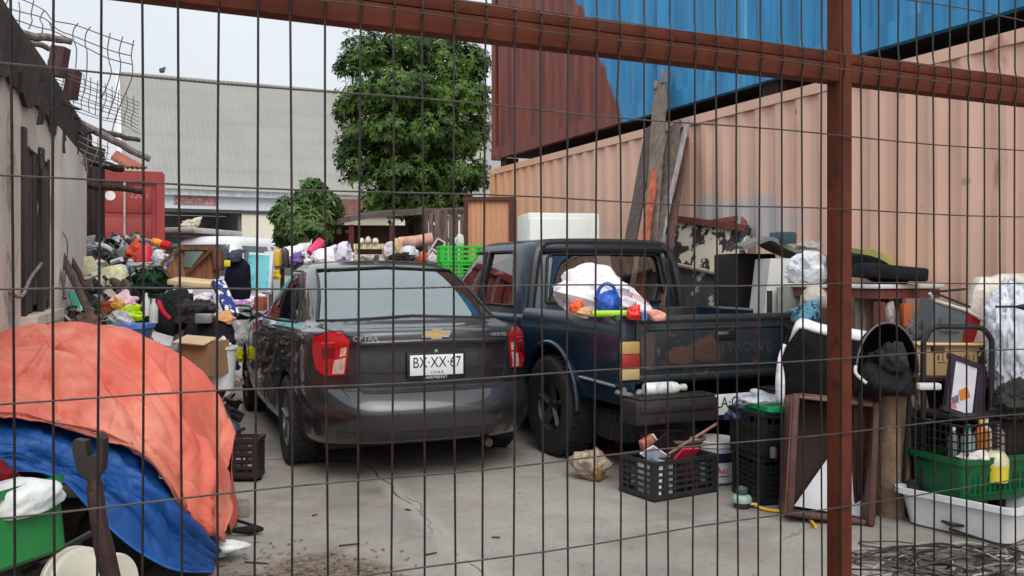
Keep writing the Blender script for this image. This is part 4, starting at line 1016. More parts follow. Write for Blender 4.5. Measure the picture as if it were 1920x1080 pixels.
for s_ in (-1, 1):
    b = MB().box((s_ * .775, -.012, .80), (.118, .03, .50), bev=.012).build('rear_corner', TEAL, pk)
    lamp = MB().box((s_ * .770, -.030, .782), (.150, .022, .268), bev=.008).build('tail_lamp', BLK, pk)
    for z0, z1, mm in ((.825, .905, mat('amber_lens', S(186, 152, 92), .35, coat=.3, var=.1)), (.732, .823, mat('dull_red_lens', S(150, 44, 42), .4, coat=.3, var=.12)), (.660, .730, mat('pale_amber_lens', S(180, 156, 112), .4, coat=.3))):
        MB().box((s_ * .772, -.040, (z0 + z1) / 2), (.142, .022, z1 - z0), bev=.006).build('lens', mm, lamp)
tg = MB(); tg.box((0, .0, .845), (1.424, .045, .44), bev=.014)
tg.box((0, -.006, 1.035), (1.40, .05, .05), bev=.02); tg.box((0, -.012, .66), (1.38, .04, .05), bev=.015)
tg.box((0, -.017, .975), (1.30, .026, .022), bev=.008); tg.box((0, -.017, .72), (1.30, .026, .022), bev=.008)
tgo = tg.build('tailgate', TGATE, pk)
hd = MB().box((0, -.026, .925), (.17, .012, .065), bev=.01).build('tailgate_handle', BLK, tgo)
MB().box((-.03, -.036, .935), (.09, .010, .022), bev=.004).build('handle_lever', metal(120, 130, 135), hd)
text('CHEVROLET', .085, mat('ghost_lettering', S(52, 52, 52), .8, bump=0), tgo, (.10, -.0235, .835), (PI / 2, 0, 0), 'faded_lettering', .0006, 1.25)
# rust patch with its own edge
rr = random.Random(4)
poly = [(-.36, .74), (-.44, .80), (-.36, .835), (-.26, .90), (-.17, .955), (-.06, .95), (-.045, .88), (-.075, .80), (-.05, .735), (-.15, .76), (-.25, .735)]
def rust_spot(m, centre, radii, col):
    N = m.node_tree.nodes; L = m.node_tree.links; b = N['Principled BSDF']; src = b.inputs['Base Color'].links[0].from_socket
    tc = N.new('ShaderNodeTexCoord'); mp = N.new('ShaderNodeMapping'); mp.inputs['Location'].default_value = [-c / r for c, r in zip(centre, radii)]; mp.inputs['Scale'].default_value = [1 / r for r in radii]
    L.new(tc.outputs['Object'], mp.inputs[0]); ln = N.new('ShaderNodeVectorMath'); ln.operation = 'LENGTH'; L.new(mp.outputs[0], ln.inputs[0])
    n = N.new('ShaderNodeTexNoise'); n.inputs['Scale'].default_value = 9; n.inputs['Detail'].default_value = 8; n.inputs['Roughness'].default_value = .7; L.new(tc.outputs['Object'], n.inputs['Vector'])
    ad = N.new('ShaderNodeMath'); ad.operation = 'MULTIPLY_ADD'; L.new(n.outputs['Fac'], ad.inputs[0]); ad.inputs[1].default_value = 1.6; L.new(ln.outputs['Value'], ad.inputs[2])
    r = N.new('ShaderNodeMapRange'); r.inputs['From Min'].default_value = 1.68; r.inputs['From Max'].default_value = 1.60; L.new(ad.outputs[0], r.inputs['Value'])
    x = N.new('ShaderNodeMix'); x.data_type = 'RGBA'; L.new(r.outputs[0], x.inputs[0]); L.new(src, x.inputs[6]); x.inputs[7].default_value = (*col, 1); L.new(x.outputs[2], b.inputs['Base Color'])
rust_spot(TGATE, (-.16, 0, .83), (.16, 9, .10), S(76, 54, 45)); rust_spot(TGATE, (-.34, 0, .80), (.16, 9, .07), S(78, 56, 48)); rust_spot(TGATE, (-.62, 0, .84), (.07, 9, .14), S(74, 60, 56))
bmn = MB()
for s_ in (-1, 1):
    bmn.box((s_ * .54, -.145, .475), (.62, .19, .155), bev=.018); bmn.box((s_ * .53, -.15, .56), (.58, .16, .014), bev=.004); bmn.box((s_ * .54, -.244, .50), (.56, .012, .05), bev=.004)
    for k_ in range(9): bmn.box((s_ * (.30 + .06 * k_), -.15, .569), (.012, .13, .005))
bmn.box((0, -.12, .44), (.50, .10, .12), bev=.02)
bpo = bmn.build('rear_bumper', mat('bumper_black', S(38, 34, 34), .65, var=.4, scale=6, bump=.3, c2=S(88, 62, 52), thr=.62, soft=.08, scale2=7, c3=S(110, 108, 108), thr3=.68, scale3=5), pk)
pl = MB().box((-.05, -.188, .485), (.362, .008, .135), bev=.003).build('number_plate', MATS['plate_white'], pk)
text('LA\u00b7G', .10, INK, pl, (-.215, -.1925, .495), (PI / 2, 0, 0), 'plate_lettering', .0008, .9, 'LEFT')
for x, m_ in ((-.22, 0),):
    pass
for s_ in (-1, 1): MB().tube([(s_ * .815, -.05, .60), (s_ * .83, .02, .58), (s_ * .80, -.12, .57)], .018, 8).build('bumper_bracket', metal(150, 148, 146), pk)
# cab lower body
Y5 = (1.48, 2.6, 3.7, 4.9)
lr = [dict(w=.74, yr=1.52, yf=4.8, z=.42), dict(w=.80, yr=1.49, yf=4.86, z=.45), dict(w=.826, yr=1.485, yf=4.9, z=.60), dict(w=.836, yr=1.48, yf=4.9, z=.80), dict(w=.83, yr=1.48, yf=4.88, z=(.95, .95, .94, .90)),
      dict(w=.81, yr=1.485, yf=4.84, z=(1.005, 1.0, .985, .94)), dict(w=.785, yr=1.50, yf=4.78, z=(1.02, 1.018, 1.01, .965)), dict(w=.5, yr=1.8, yf=4.5, z=(1.02, 1.02, 1.04, 1.0))]
for r_ in lr: r_.update(rr=.07, rf=.16, kr=.0, kf=.08, ys=Y5)
lb = vehicle_loft(lr, .02, 2.8, 2.0).build('cab_body', TEAL, None)
md = lb.modifiers.new('s', 'SUBSURF'); md.levels = 2; solid(lb)
c = MB()
for s_ in (-1, 1): c.lathe([(.41, -.2), (.41, .2)], 40, Matrix.Translation((s_ * .80, 4.0, .40)) @ Matrix.Rotation(PI / 2, 4, 'Y'), cap=True)
boolean(lb, [c.build('cut', DARK)]); lb.parent = pk
gr = [dict(w=.79, yr=1.49, yf=3.80, z=1.0), dict(w=.765, yr=1.50, yf=3.62, z=1.08), dict(w=.725, yr=1.53, yf=3.36, z=1.26), dict(w=.68, yr=1.56, yf=3.08, z=1.46), dict(w=.655, yr=1.58, yf=2.98, z=1.55), dict(w=.625, yr=1.62, yf=2.92, z=1.595), dict(w=.56, yr=1.69, yf=2.84, z=1.62), dict(w=.4, yr=1.85, yf=2.7, z=1.635), dict(w=.15, yr=2.1, yf=2.5, z=1.64)]
for r_ in gr: r_.update(rr=min(.16, r_['w'] * .5), rf=min(.2, r_['w'] * .5), kr=.015, kf=.08, ys=Y5)
gh = vehicle_loft(gr, .0, 2.5, 1.2, cap_bottom=False).build('cab_roof', TEAL, None)
md = gh.modifiers.new('s', 'SUBSURF'); md.levels = 2; md = gh.modifiers.new('t', 'SOLIDIFY'); md.thickness = .035; md.offset = -1; solid(gh)
rw_poly = [(-.58, 1.10), (.58, 1.10), (.535, 1.46), (.50, 1.50), (-.50, 1.50), (-.535, 1.46)]
def shrink(p, k): cx = sum(a for a, b in p) / len(p); cy = sum(b for a, b in p) / len(p); return [(cx + (a - cx) * k, cy + (b - cy) * k) for a, b in p]
sd1 = [(1.74, 1.07), (2.44, 1.07), (2.44, 1.525), (1.98, 1.525), (1.92, 1.50)]
sd2 = [(2.53, 1.07), (3.42, 1.07), (3.06, 1.50), (3.00, 1.525), (2.53, 1.525)]
cuts = [MB().prism(rw_poly, 1.2, 2.0, 'y').build('cut', DARK), MB().prism([(-.56, 1.09), (.56, 1.09), (.52, 1.50), (-.52, 1.50)], 2.9, 4.0, 'y').build('cut', DARK),
        MB().prism(sd1, -1.2, 1.2, 'x').build('cut', DARK), MB().prism(sd2, -1.2, 1.2, 'x').build('cut', DARK)]
ghb = bvh_of(gh)
CLEAR = bpy.data.materials.new('clear_glass'); CLEAR.use_nodes = True
N_ = CLEAR.node_tree.nodes; L_ = CLEAR.node_tree.links
tr_ = N_.new('ShaderNodeBsdfTransparent'); tr_.inputs[0].default_value = (.74, .80, .80, 1); gl_ = N_.new('ShaderNodeBsdfGlossy'); gl_.inputs['Roughness'].default_value = .03
fr_ = N_.new('ShaderNodeMath'); fr_.operation = 'MULTIPLY_ADD'; lw_ = N_.new('ShaderNodeLayerWeight'); pw_ = N_.new('ShaderNodeMath'); pw_.operation = 'POWER'; pw_.inputs[1].default_value = 4; L_.new(lw_.outputs['Facing'], pw_.inputs[0]); L_.new(pw_.outputs[0], fr_.inputs[0]); fr_.inputs[1].default_value = .6; fr_.inputs[2].default_value = .24; mx_ = N_.new('ShaderNodeMixShader')
L_.new(fr_.outputs[0], mx_.inputs[0]); L_.new(tr_.outputs[0], mx_.inputs[1]); L_.new(gl_.outputs[0], mx_.inputs[2]); L_.new(mx_.outputs[0], N_['Material Output'].inputs[0])
for s_, mp_ in ((-1, LF), (1, RT)):
    for p_, nm in ((sd1, 'rear_door_window'), (sd2, 'front_door_window')): patch(ghb, shrink(p_, 1.02), mp_, off=-.012, lip=.004).build(nm, CLEAR, pk)
patch(ghb, shrink(rw_poly, 1.02), BK, off=-.014, lip=.004).build('rear_window', CLEAR, pk)
patch(ghb, [(-.57, 1.08), (.57, 1.08), (.53, 1.51), (-.53, 1.51)], FR, off=-.014, lip=.004).build('windscreen', CLEAR, pk)
fl = MB()
for p_, mp_ in ((rw_poly, BK), (sd1, LF), (sd2, LF), (sd1, RT), (sd2, RT)):
    a = line_on(ghb, p_ + [p_[0]], mp_, .013, .002, 6); fl.add(a.v, a.f)
boolean(gh, cuts); gh.parent = pk
fl.build('window_seal', BLK, pk)
rg = MB(); rg.box((0, 1.60, 1.545), (1.20, .11, .085), bev=.035)
rg.tube(smooth([(-.735, 1.50, 1.0), (-.70, 1.515, 1.25), (-.655, 1.545, 1.47), (-.60, 1.57, 1.555), (-.5, 1.59, 1.585), (0, 1.60, 1.595), (.5, 1.59, 1.585), (.60, 1.57, 1.555), (.655, 1.545, 1.47), (.70, 1.515, 1.25), (.735, 1.50, 1.0)]), .04, 8)
rg.build('rear_window_frame', mat('cab_frame_black', S(30, 34, 38), .45, var=.2, coat=.2), pk)
g2 = MB()
for s_, mp_ in ((-1, LF), (1, RT)):
    bl2 = bvh_of(lb)
    for seg in ([(1.66, 1.0), (1.64, .55)], [(2.49, 1.0), (2.49, .5)], [(3.5, 1.0), (3.55, .5)]):
        line_on(bl2, seg, mp_, .006, -.001).build('door_gap', DARK, pk)
for s_ in (-1, 1):
    MB().box((s_ * .94, 3.40, 1.10), (.17, .07, .14), bev=.03).build('wing_mirror', BLK, pk)
    st = MB(); st.box((s_ * .33, 2.78, 1.08), (.44, .12, .50), rot=(-.18, 0, 0), bev=.04); st.build('seat_back', cloth(52, 50, 50), pk)
    hh = MB(); hh.box((s_ * .33, 2.70, 1.40), (.22, .08, .15), rot=(-.15, 0, 0), bev=.035); hh.box((s_ * .33, 2.72, 1.32), (.10, .02, .08)); hh.build('headrest', MATS['cloth_52_50_50'], pk)
ring = [(-.33 + .18 * math.cos(q), 3.12 - .06 * math.sin(q), 1.22 + .17 * math.sin(q)) for q in [2 * PI * i / 24 for i in range(24)]]
sw = MB(); sw.tube(ring, .014, 7, closed=True); sw.bar((-.50, 3.12, 1.22), (-.16, 3.12, 1.22), .05, .02); sw.bar((-.33, 3.12, 1.22), (-.33, 3.4, 1.05), .05, .05); sw.build('steering_wheel', BLK, pk)
MB().box((0, 3.46, 1.03), (1.3, .3, .14), bev=.04).build('dashboard', cloth(60, 60, 62), pk)
MB().box((0, 2.2, 1.015), (1.35, .5, .04)).build('rear_bench', MATS['cloth_52_50_50'], pk)
MB().lathe([(0, 0), (.06, 0), (.06, .04), (0, .04)], 10, Matrix.Translation((0, 3.0, 1.44))).build('interior_mirror', BLK, pk)
for y in (.96, 4.0):
    for s_ in (-1, 1): wheel('wheel', pk, s_ * .735, y, .365, .25, s_, rim=.55, rm=mat('dark_alloy', S(70, 72, 74), .5, metal=.6, var=.25))
u = MB(); u.box((-.4, 2.3, .46), (.1, 4.4, .14)); u.box((.4, 2.3, .46), (.1, 4.4, .14)); u.tube([(-.65, .96, .365), (.65, .96, .365)], .05, 8); u.lathe([(.02, -.14), (.13, -.08), (.15, 0), (.13, .08), (.02, .14)], 14, Matrix.Translation((0, .96, .365)) @ Matrix.Rotation(PI / 2, 4, 'X')); u.box((0, 2.8, .5), (.7, 2.6, .2)); u.build('chassis', DARK, pk)
wp = wheel('spare_wheel', pk, 0, 0, .34, .22, 1, rim=.55); 
for o_ in [wp] + list(wp.children):
    M_ = Matrix.Translation((-.35, .42, .30)) @ Matrix.Rotation(-PI / 2, 4, 'Y') @ Matrix.Translation((0, 0, -.34))
    for v_ in o_.data.vertices: v_.co = M_ @ v_.co
for s_ in (-1, 1):
    MB().box((s_ * .62, 4.88, .78), (.3, .05, .16), bev=.03).build('headlamp', LMC, pk)
MB().box((0, 4.89, .78), (.9, .04, .17), bev=.01).build('grille', BLK, pk)
MB().box((0, 4.98, .52), (1.66, .14, .18), bev=.04).build('front_bumper', BLK, pk)
# ================= tarpaulins over a loaded cart, front left
def interp(curve, t):
    n = len(curve) - 1; f_ = min(t * n, n - 1e-6); i = int(f_); u_ = f_ - i
    a, b, c, d = [Vector(curve[max(0, min(n, k))]) for k in (i - 1, i, i + 1, i + 2)]
    return .5 * ((2 * b) + (c - a) * u_ + (2 * a - 5 * b + 4 * c - d) * u_ ** 2 + (3 * b - a - 3 * c + d) * u_ ** 3)
def P3(L_): return [W(*q) for q in L_]
# each curve runs left to right: (picture x, picture y, distance)
back = [(-260, 900, 4.6), (-60, 800, 5.2), (120, 760, 5.5), (260, 780, 5.6), (370, 830, 5.5), (430, 890, 5.1), (446, 960, 4.75), (436, 1000, 4.5)]
sil = [(-260, 720, 3.9), (-60, 655, 4.3), (60, 612, 4.6), (130, 602, 4.7), (215, 622, 4.75), (310, 650, 4.75), (385, 700, 4.7), (436, 820, 4.55)]
mid1 = [(-260, 735, 3.5), (-60, 680, 3.85), (50, 655, 4.05), (130, 650, 4.15), (215, 668, 4.25), (300, 700, 4.3), (372, 760, 4.35), (432, 880, 4.42)]
mid2 = [(-260, 760, 3.2), (-60, 730, 3.5), (40, 715, 3.66), (130, 730, 3.76), (215, 757, 3.86), (290, 795, 3.92), (370, 870, 4.05), (434, 950, 4.25)]
edge = [(-260, 770, 2.92), (-60, 768, 3.20), (30, 772, 3.34), (120, 787, 3.44), (205, 812, 3.54), (288, 858, 3.65), (362, 955, 3.82), (424, 1008, 4.08)]
edge2 = [(-260, 782, 2.915), (-60, 779, 3.195), (30, 783, 3.335), (120, 798, 3.435), (205, 823, 3.535), (284, 868, 3.645), (356, 964, 3.815), (420, 1014, 4.07)]
def sheet_rows(curves, nt, ns):
    C_ = [P3(c) for c in curves]; rows = []
    for i in range(ns + 1):
        s_ = i / ns; row = []
        for j in range(nt + 1):
            t_ = j / nt; row.append(interp([interp(c, t_) for c in C_], s_))
        rows.append(row)
    return rows
def wrinkle(rows, amp, seed, creases):
    for i, r in enumerate(rows):
        for j, p in enumerate(r):
            a = rows[min(i + 1, len(rows) - 1)][j] - rows[max(i - 1, 0)][j]; b = r[min(j + 1, len(r) - 1)] - r[max(j - 1, 0)]
            nn = b.cross(a); nn = nn.normalized() if nn.length > 1e-9 else Vector((0, 0, 1))
            s_, t_ = i / (len(rows) - 1), j / (len(r) - 1)
            d = amp * (.9 * nv((t_ * 3 + s_, s_ * 5 - t_ * 3, 0), .8, seed) + .32 * (.5 - 2 * abs(nv((t_ * 4 + s_ * 2.5, s_ * 3 - t_ * 5, 0), 1.1, seed + 3))) + .07 * nv((t_ * 14, s_ * 12, 0), 1, seed + 6) + .08 * (.3 - abs(nv((t_ * 7 + s_ * 6, s_ * 5 - t_ * 3, 0), 1, seed + 8))) + .05 * (.3 - abs(nv((t_ * 22 - s_ * 10, s_ * 20 + t_ * 9, 0), 1, seed + 4))))
            th_ = math.atan2((s_ - .36) * 1.3, t_ - .37); r_ = math.hypot((s_ - .36) * 1.3, t_ - .37)
            thin = lambda n_, w_: max(0, 1 - abs(n_) / w_)
            d += amp * .55 * min(1, r_ * 5) * (.5 - 1.6 * abs(nv((th_ * 2.2, r_ * 1.2, 0), 1.0, seed + 12)))
            d += .012 * thin(nv((th_ * 3.1, r_ * 1.7, 5), 1.0, seed + 13), .10) + .008 * thin(nv((t_ * 5, s_ * 4, 2), 1.0, seed + 14), .06) + .006 * thin(nv((t_ * 9 + s_ * 3, s_ * 7, 7), 1.0, seed + 15), .07)
            d *= min(1, 3.2 * (1 - s_) + .25)
            for (t0, s0, t1, s1, w_, h_) in creases:
                A = Vector((t0, s0)); B = Vector((t1, s1)); q = Vector((t_, s_)); k = max(0, min(1, (q - A).dot(B - A) / (B - A).length_squared)); dd = (q - A - (B - A) * k).length
                x_ = dd / w_; d += h_ * math.exp(-x_ * x_) * (1 - .5 * k)
            yield i, j, nn * d
def wr(rows, *a):
    L_ = list(wrinkle(rows, *a))
    for i, j, d in L_: rows[i][j] = rows[i][j] + d
    return rows
ORG = mat('orange_tarp', S(206, 100, 82), .62, var=.10, scale=2.0, bump=.2, c2=S(220, 138, 116), thr=.46, soft=.2, scale2=1.6, c3=S(238, 176, 152), thr3=.66, scale3=3, bscale=22, bdist=.012, spec=.3)
BLU = mat('blue_tarp', S(28, 80, 148), .5, var=.14, scale=2.4, bump=.35, c2=S(48, 106, 174), thr=.55, soft=.15, scale2=2.5, bscale=20, bdist=.012, spec=.35)
rows = sheet_rows([back, sil, mid1, mid2, edge, edge2], 210, 130)
cr = [(.36, .36, .55, .50, .012, .05), (.36, .36, .46, .33, .010, .045), (.36, .36, .30, .56, .010, -.035), (.36, .38, .70, .62, .016, .035), (.40, .40, .62, .66, .012, -.028), (.5, .30, .85, .55, .02, .03), (.62, .34, .93, .62, .018, -.025),
      (.70, .62, .92, .72, .012, -.04), (.72, .66, .9, .78, .010, .03), (.2, .6, .5, .72, .014, .03), (.1, .45, .28, .5, .012, -.03), (.55, .72, .85, .92, .012, .02), (.88, .5, .93, .95, .012, -.04), (.82, .6, .86, .97, .012, .03), (.36, .55, .45, .75, .01, .025)]
wr(rows, .050, 3, cr)
otp = tag(MB().grid(rows, thick=.0025).build('orange_tarpaulin', ORG, ang=180, fix=False), 'faded orange tarpaulin draped over a loaded cart at the gate', 'tarp')
MB().tube([p + Vector((0, -.001, 0)) for p in rows[-1]], .0055, 6).build('hem', mat('orange_hem', S(186, 84, 66), .7), otp)
for j in range(14, 205, 24):
    p = rows[-4][j] + Vector((-.003, -.006, 0)); MB().tube([p + Vector((.010 * math.cos(q), 0, .010 * math.sin(q))) for q in [2 * PI * i / 10 for i in range(10)]], .0028, 5, closed=True).build('eyelet', metal(150, 140, 120), otp)
b0 = [(-260, 752, 3.14), (-60, 746, 3.50), (30, 750, 3.66), (120, 765, 3.76), (205, 794, 3.78), (280, 832, 3.88), (345, 897, 4.03), (402, 985, 4.2)]
b1 = [(-260, 810, 2.92), (-60, 812, 3.2), (30, 818, 3.32), (120, 836, 3.42), (205, 866, 3.52), (280, 905, 3.62), (345, 965, 3.78), (412, 1025, 4.05)]
b2 = [(-260, 850, 2.90), (-60, 852, 3.17), (30, 850, 3.28), (110, 888, 3.36), (195, 920, 3.46), (275, 962, 3.55), (340, 1010, 3.7), (408, 1045, 3.98)]
b3 = [(-260, 875, 2.91), (-60, 880, 3.18), (20, 882, 3.27), (106, 893, 3.33), (180, 965, 3.42), (255, 1030, 3.50), (330, 1068, 3.62), (398, 1072, 3.92)]
rows = sheet_rows([b0, b1, b2, b3], 110, 60)
wr(rows, .035, 8, [(.3, .3, .6, .5, .02, .03), (.45, .1, .9, .6, .02, -.03), (.7, .2, .95, .9, .02, .03), (.5, .6, .9, .9, .015, .02)])
btp = tag(MB().grid(rows, thick=.0025).build('blue_tarpaulin', BLU, ang=180, fix=False), 'bright blue tarpaulin hanging below the orange one over the cart', 'tarp')
MB().tube(rows[-1], .005, 6).build('hem', mat('blue_hem', S(40, 110, 190), .6), btp)
# the cart itself, in the dark below
ct = thing('loaded_cart', 'dark loaded handcart under the blue and orange tarpaulins', 'cart', camxz(-2.1, 4.1), CAMYAW + .15)
MB().box((-.35, .2, .42), (1.1, .7, .06)).build('deck', wood(60, 46, 40), ct)
MB().box((-.35, .30, .58), (1.0, .5, .26), bev=.04).build('load', cloth(52, 30, 30), ct)
for x in (-.7, .35):
    for y in (-.3, .5): MB().lathe([(0, -.04), (.16, -.04), (.19, 0), (.16, .04), (0, .04)], 18, Matrix.Translation((x, y, .19)) @ Matrix.Rotation(PI / 2, 4, 'X')).build('wheel', TYRE, ct)
for y in (-.35, .55): MB().tube([(-.95, y, .36), (.55, y, .36)], .02, 8).build('frame_tube', metal(60, 60, 62), ct)
# foreground bits below the tarps
def crate_mb(Lx, Ly, H, bars=5, ribs=5, th=.006, taper=.0, solid_lower=0, foot=0):
    mb = MB(); x, y = Lx / 2, Ly / 2
    mb.box((0, 0, .006), (Lx * (1 - taper), Ly * (1 - taper), .012))
    for sx_ in (-1, 1):
        for sy_ in (-1, 1):
            mb.bar((sx_ * (x - .02) * (1 - taper), sy_ * (y - .02) * (1 - taper), 0.002), (sx_ * (x - .02), sy_ * (y - .02), H - .002), .038, .038)
    def ring(z, h, t, g=0):
        k = 1 - taper * (1 - z / H)
        mb.box((0, -y * k + t / 2 - g, z), (Lx * k + 2 * g, t, h)); mb.box((0, y * k - t / 2 + g, z), (Lx * k + 2 * g, t, h))
        mb.box((-x * k + t / 2 - g, 0, z), (t, Ly * k - 2 * t, h)); mb.box((x * k - t / 2 + g, 0, z), (t, Ly * k - 2 * t, h))
    ring(H - .012, .024, th * 2.2, .006); ring(.02, .036, th * 1.2)
    for i in range(bars):
        ring(.05 + (H - .09) * (i + .5) / bars, (H - .09) / bars * .46, th)
    for i in range(1, ribs):
        a = -x + Lx * i / ribs
        for s_ in (-1, 1): mb.bar((a, s_ * (y - .004) * (1 - taper), .02), (a, s_ * (y - .004), H - .02), .012, th * 1.6)
    for i in range(1, max(2, int(ribs * Ly / Lx + .5))):
        a = -y + Ly * i / max(2, int(ribs * Ly / Lx + .5))
        for s_ in (-1, 1): mb.bar((s_ * (x - .004) * (1 - taper), a, .02), (s_ * (x - .004), a, H - .02), th * 1.6, .012)
    if solid_lower:
        h = solid_lower
        for s_ in (-1, 1):
            mb.box((0, s_ * (y - .012), h / 2 + .01), (Lx - .05, .004, h)); mb.box((s_ * (x - .012), 0, h / 2 + .01), (.004, Ly - .05, h))
    return mb
def tub_mb(Lx, Ly, H, taper=.14, th=.006, rim=.02, r=.05, n=5, base=True):
    def rr_(a, b, z):
        pts = []
        for cx, cy, a0 in ((a - r, b - r, 0), (-a + r, b - r, 90), (-a + r, -b + r, 180), (a - r, -b + r, 270)):
            for i in range(n + 1):
                q = rad(a0 + 90 * i / n); pts.append((cx + r * math.cos(q), cy + r * math.sin(q), z))
        return pts
    x, y = Lx / 2, Ly / 2; k = 1 - taper
    rings = [rr_(x * k * .9, y * k * .9, 0), rr_(x * k, y * k, .012), rr_(x * (k + taper * .75), y * (k + taper * .75), H * .75), rr_(x - rim * .2, y - rim * .2, H - .03), rr_(x + rim, y + rim, H - .03), rr_(x + rim, y + rim, H), rr_(x, y, H), rr_(x * (k + taper * .7) - th, y * (k + taper * .7) - th, H * .75), rr_(x * k - th, y * k - th, .02), rr_(x * .3, y * .3, .018)]
    mb = MB(); mb.grid(rings, closed=True); m_ = len(rings[0]); mb.f.append(tuple(range(m_))[::-1]); mb.f.append(tuple(range(9 * m_, 10 * m_)))
    return mb
def put(mbx, name, label, cat, p, m, rz=0, parent=None, group=None, ang=35):
    return tag(mbx.build(name, m, loc=p, rz=rz, ang=ang), label, cat, group)
GCR = mat('deep_green_plastic', S(28, 118, 58), .4, var=.15, scale=5, bump=.05)
o = put(tub_mb(.44, .30, .25, .10, rim=.012, r=.04), 'green_crate', 'deep green plastic crate tipped under the blue tarpaulin, holding a white bag', 'crate', W(-2, 1066, 2.98), GCR, (.05, -.28, CAMYAW - .5))
o = crumple((.36, .26, .12), 9, amp=.09, f=1.2, fine=.012).build('white_bag', mat('white_plastic_film', S(226, 230, 228), .4, var=.08, bump=.3, c2=S(196, 206, 210), thr=.6, soft=.05, scale2=9), loc=W(22, 966, 2.95), rz=(.1, -.2, CAMYAW), ang=180); tag(o, 'white plastic bag bulging out of the deep green crate at the gate', 'bag')
bk_ = thing('upturned_bucket', 'off white plastic bucket lying on its side by the gate', 'bucket', W(146, 1092, 3.0), (rad(80), 0, CAMYAW + rad(62)))
MB().lathe([(0, .20), (.085, .20), (.092, .19), (.105, .02), (.117, .015), (.117, -.02), (.107, -.02), (.100, 0), (.085, .19), (0, .19)], 32).build('shell', plastic(206, 200, 184), bk_)
MB().lathe([(0, -.012), (.112, -.012), (.121, -.02), (.121, -.035), (.108, -.032), (.104, -.025), (0, -.025)], 32).build('lid', plastic(198, 192, 176), bk_)
ps = thing('digging_bar', 'rusty iron bar with a forked flat head standing against the blue tarpaulin', 'tool', W(188, 1140, 2.62), CAMYAW)
h_ = px(330, 2.62)
MB().tube(smooth([(.035, .04, -.02), (.0, .0, h_ * .45), (-.018, 0, h_ * .72), (-.02, 0, h_ * .80)]), [.028] * 5 + [.024] * 5 + [.019] * 6, 10).build('shaft', mat('rusted_iron', S(68, 48, 46), .6, metal=.4, var=.35, scale=12, bump=.3), ps)
hd_ = MB(); hd_.prism([(-.045, 0), (-.02, -.03), (.012, -.03), (.032, -.005), (.035, .085), (.018, .10), (.014, .04), (-.012, .035), (-.02, .08), (-.052, .085), (-.058, .06)], -.018, .018, 'y', Matrix.Translation((-.018, 0, h_ * .80)))
hd_.build('head', metal(76, 70, 69, .6), ps)
MB().tube([(-.62, .02, .0), (.02, .02, .12)], .012, 6)
for (xa, ya, xb, yb, lb) in ((40, 1078, 150, 1020, 'black plastic pipe slanting up beside the off white bucket'), (70, 1050, 170, 1000, 'second black pipe just above the first beside the deep green crate')):
    put(MB().tube([W(xa, ya, 3.0), W((xa + xb) / 2, (ya + yb) / 2 + 2, 3.1), W(xb, yb, 3.2)], .012, 7), 'black_pipe', lb, 'pipe', (0, 0, 0), plastic(34, 34, 36))
put(crumple((.16, .2, .09), 9, amp=.15), 'dark_red_cloth', 'dark red cloth peeping out under the blue tarpaulin edge', 'cloth', W(-10, 912, 3.15), cloth(112, 26, 26), CAMYAW, ang=180)
put(crumple((.36, .16, .10), 12, amp=.2), 'white_rag', 'small white rag on the ground under the corner of the blue tarpaulin', 'rag', G(398, 1050) + Vector((0, 0, 0)), cloth(208, 210, 210), CAMYAW, ang=180)
# things beside the tarps on the ground
o = put(crate_mb(.30, .16, .26, 4, 4), 'dark_crate', 'dark slatted crate on end behind the orange tarpaulin', 'crate', W(447, 893, 5.72), plastic(44, 30, 28, .6), CAMYAW)
put(MB().box((0, 0, .035), (.10, .14, .07), bev=.008), 'concrete_block', 'broken grey concrete block on the ground beside the orange tarpaulin', 'block', G(449, 965), mat('concrete_block', S(128, 122, 112), .95, var=.2, bump=.4), CAMYAW + .3)
sp2 = MB(); sp2.tube([G(436, 1006) + Vector((0, 0, .03)), G(470, 1004) + Vector((0, 0, .028)), G(494, 1003) + Vector((0, 0, .03))], [.012, .026, .008], 8); sp2.tube([G(438, 988) + Vector((0, 0, .04)), G(490, 1001) + Vector((0, 0, .03))], .009, 6)
put(sp2, 'closed_umbrella', 'black folded umbrella tip poking out from under the orange tarpaulin', 'umbrella', (0, 0, 0), cloth(34, 32, 32))
# litter of leaves on the soil
rr = random.Random(12); lf_ = MB()
for i in range(380):
    x = rr.gauss(560, 110); y = 1080 + rr.gauss(0, 34)
    if y < 1012: continue
    p = G(x, y); a = rr.uniform(0, 6.3); s_ = rr.uniform(.005, .017)
    d1 = Vector((math.cos(a), math.sin(a), rr.uniform(-.1, .3))) * s_; d2 = Vector((-math.sin(a), math.cos(a), rr.uniform(0, .4))) * s_ * .55
    p.z = .006; o_ = len(lf_.v); lf_.v += [tuple(p - d1), tuple(p + d2), tuple(p + d1), tuple(p - d2 + Vector((0, 0, .004)))]; lf_.f.append((o_, o_ + 1, o_ + 2, o_ + 3))
lm_ = leaf_mat('dry_leaf', S(84, 66, 48), S(186, 164, 130))
tag(lf_.build('dry_leaves', lm_, fix=False), 'scattered dry leaves and chips on the soil by the gate', 'leaf litter', kind='stuff')
tw = MB()
for (x, y, L_, a) in ((655, 1024, .10, .1), (808, 1041, .06, .0), (480, 1058, .09, .4), (590, 968, .03, 0), (765, 958, .02, 1), (930, 1010, .03, .5)):
    p = G(x, y); tw.tube([p + Vector((-L_ / 2, a * L_, .006)), p + Vector((L_ / 2, -a * L_, .009))], .004, 5)
tag(tw.build('twigs', wood(60, 48, 42)), 'few broken twigs lying on the bare concrete in front of the sedan', 'twigs', kind='stuff')
